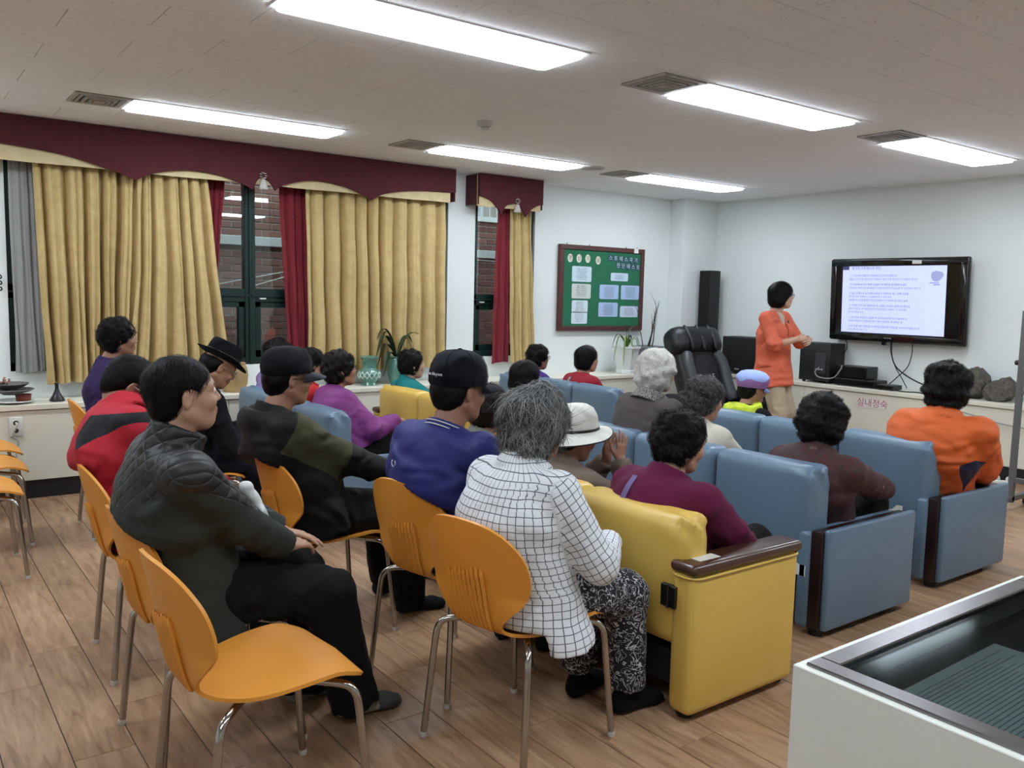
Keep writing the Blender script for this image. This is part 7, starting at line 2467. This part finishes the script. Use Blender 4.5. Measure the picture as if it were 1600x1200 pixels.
V, F = cf.net(1)
put('collar', npmesh('collar', V, F, [tt.m]), I['root'])

# --- front row right: orange lady and child in cap
def m_orange(c):
    V, nb = c['V'], c['nb']
    x, y, z = V[:, 0] - nb[0], V[:, 1] - nb[1], V[:, 2] - nb[2]
    ay = np.abs(y + 0.02)
    return np.minimum(np.minimum(0.05 - np.abs(ay - 0.155 - 0.10 * (z + 0.30)), -0.19 - z - 0.5 * np.abs(ay - 0.17)), 0.05 - x)
I = person('woman in a bright orange jacket with navy side panels and a huge black perm', (4.78, 2.43), 0.18, seed=2, s=1.05, hs=1.02, skin='a', near=True,
           head=(4.71, 2.325, 1.045), hyaw=0.2, hpitch=0.08, hipz=SOZ + 0.01, hunch=0.06, hair='black', style='bigperm', hairscale=1.02, fat=1.15, shw=0.185,
           top=dict(mat=cloth('bright_orange_shell', (228, 106, 48), col2=(30, 28, 62), rough=0.6), th=0.03, collar='fold', mask=m_orange, wr=0.008, wf=15, sleeve=(0.082, 0.07, 0.05)), pants=dict(),
           armR=dict(w=(0.25, -0.2, 0.50), pole=(-0.5, -0.9, -0.3)))
M_HAIRPIN = mat('silver_hairpin', (200, 204, 208), 0.2, metal=0.9)
T = head_mb(I)
MB().tube([T((-0.06, 0.03, 0.146)), T((-0.05, 0.01, 0.150)), T((-0.045, -0.01, 0.149))], 0.003, 6).build('hairpin', M_HAIRPIN, I['root'])
I = person('child-sized person in a lavender cap with a neon yellow hood over a black jacket', (4.80, 3.66), 0.0, seed=4, s=0.86, hs=0.92, skin='b',
           head=(4.79, 3.68, 0.90), hyaw=-0.3, hpitch=0.08, hipz=SOZ, hair='black', style='under',
           top=dict(mat=cloth('black_jacket', (22, 22, 26)), th=0.022, wr=0.004), pants=dict())
hd = Fld(I['nb'] - 0.18, I['nb'] + 0.18, 0.0075)
hd.add(tshell(I['cb'] - v3(0.02, 0, 0.03), I['cb'] + v3(-0.03, 0, 0.055), 0.108, 0.098, 0.026, I['ls'], 1.0))
hd.add(ell(I['nb'] + v3(-0.075, 0, -0.01), (0.062, 0.118, 0.062)), 0.03)
hd.warp(0.006, 26, 4)
V, F = hd.net(1)
put('hood', npmesh('hood', V, F, [cloth('neon_yellow_fleece', (206, 222, 60))]), I['root'])
def lavcap():
    t = NT('lavender_pink_cap')
    co = t.coord('Object')
    at = t.n('ShaderNodeAttribute', attribute_name='mask')
    t.base(t.mix(t.math('GREATER_THAN', at.outputs['Fac'], 0.0), rgb(158, 178, 232), rgb(160, 112, 172)))
    t.b.inputs['Roughness'].default_value = 0.8
    t.bump(t.noise(co, 24, 3), 0.4, 0.01)
    return t.m
c = (-0.014, 0, 0.012)
cp_ = hat_surface(I, [(0.104, -0.004), (0.108, 0.0), (0.118, 0.03), (0.126, 0.055), (0.118, 0.085), (0.09, 0.112), (0.05, 0.124), (0.01, 0.128), (0.003, 0.128)], 'cap', lavcap(), 1.02, 0.94, c)
co_ = np.empty(len(cp_.data.vertices) * 3, NPF); cp_.data.vertices.foreach_get('co', co_); co_ = (co_.reshape(-1, 3) - I['Hc']) @ I['R']
setattr_f(cp_.data, 'mask', 0.055 + 0.012 * np.sin(co_[:, 1] * 60) - co_[:, 2] + 0.25 * np.maximum(0, co_[:, 0]))
visor(I, cloth('lilac_visor', (150, 158, 214)), 0.102, 0.9, c, 0.05, 1.0, 0.012, -0.008, parent=cp_)

# --- presenter
I = person('presenter standing beside the television in an orange jacket and beige trousers', (6.76, 4.96), math.radians(-80), seed=1, s=1.0, hs=1.0, skin='c', near=True,
           head=(6.77, 4.93, 1.548), hyaw=math.radians(46), hpitch=-0.02, hipz=0.88, hipx=-0.01, hunch=0.0, hair='black', style='bob', glasses='dark', fat=0.97, shw=0.168,
           top=dict(mat=cloth('coral_orange_jacket', (222, 108, 78), var=0.08, rough=0.7), th=0.02, collar=None, vneck=0.24, wr=0.004, wf=14, sleeve=(0.064, 0.056, 0.05), slen=0.30, hem=0.17, flare=0.05, fold=0.6),
           pants=dict(mat=cloth('beige_trousers', (186, 168, 142)), r=(0.095, 0.085, 0.085), len=0.03), footL=(-0.02, 0.12, 0.075), footR=(0.06, -0.11, 0.075), kpole=(1, 0, 0.05), sockmat=cloth('dark_slipper', (40, 38, 40)),
           armL=dict(w=(0.29, 0.07, 1.15), pole=(-0.4, 0.8, -0.6), d=(0.3, -0.9, -0.15), n=(0.8, 0.3, 0.3), curl=0.55, show=0.95), armR=dict(w=(0.25, -0.08, 1.16), pole=(-0.5, -0.9, -0.6), d=(0.6, 0.75, 0.05), n=(0.6, -0.6, 0.4), curl=0.5, show=0.95))
nf = Fld(I['nb'] - v3(0.14, 0.14, 0.36), I['nb'] + v3(0.22, 0.14, 0.1), 0.009)
nf.add(ecap(I['nb'] - v3(-0.03, 0, 0.30), I['nb'] - v3(-0.015, 0, 0.05), (0, 1, 0), (0.11, 0.095), (0.10, 0.075)))
V, F = nf.net(1)
put('inner_top', npmesh('inner_top', V, F, [cloth('beige_knit', (204, 186, 164))]), I['root'])
fp = surf_pt(I, 0.10, 1.32, 'front')
if fp is not None:
    MB().lathe([(0.002, -0.004), (0.022, 0), (0.018, 0.006), (0.004, 0.01)], 12).build('brooch', mat('dark_brooch', (60, 40, 40), 0.3), I['root'], 50, tuple(fp), (0, PI / 2, 0))
    MB().box((-0.002, -0.02, -0.014), (0.003, 0.02, 0.014)).build('name_badge', M_STICK, I['root'], 0, tuple(fp + v3(0.004, 0.012, -0.05)))
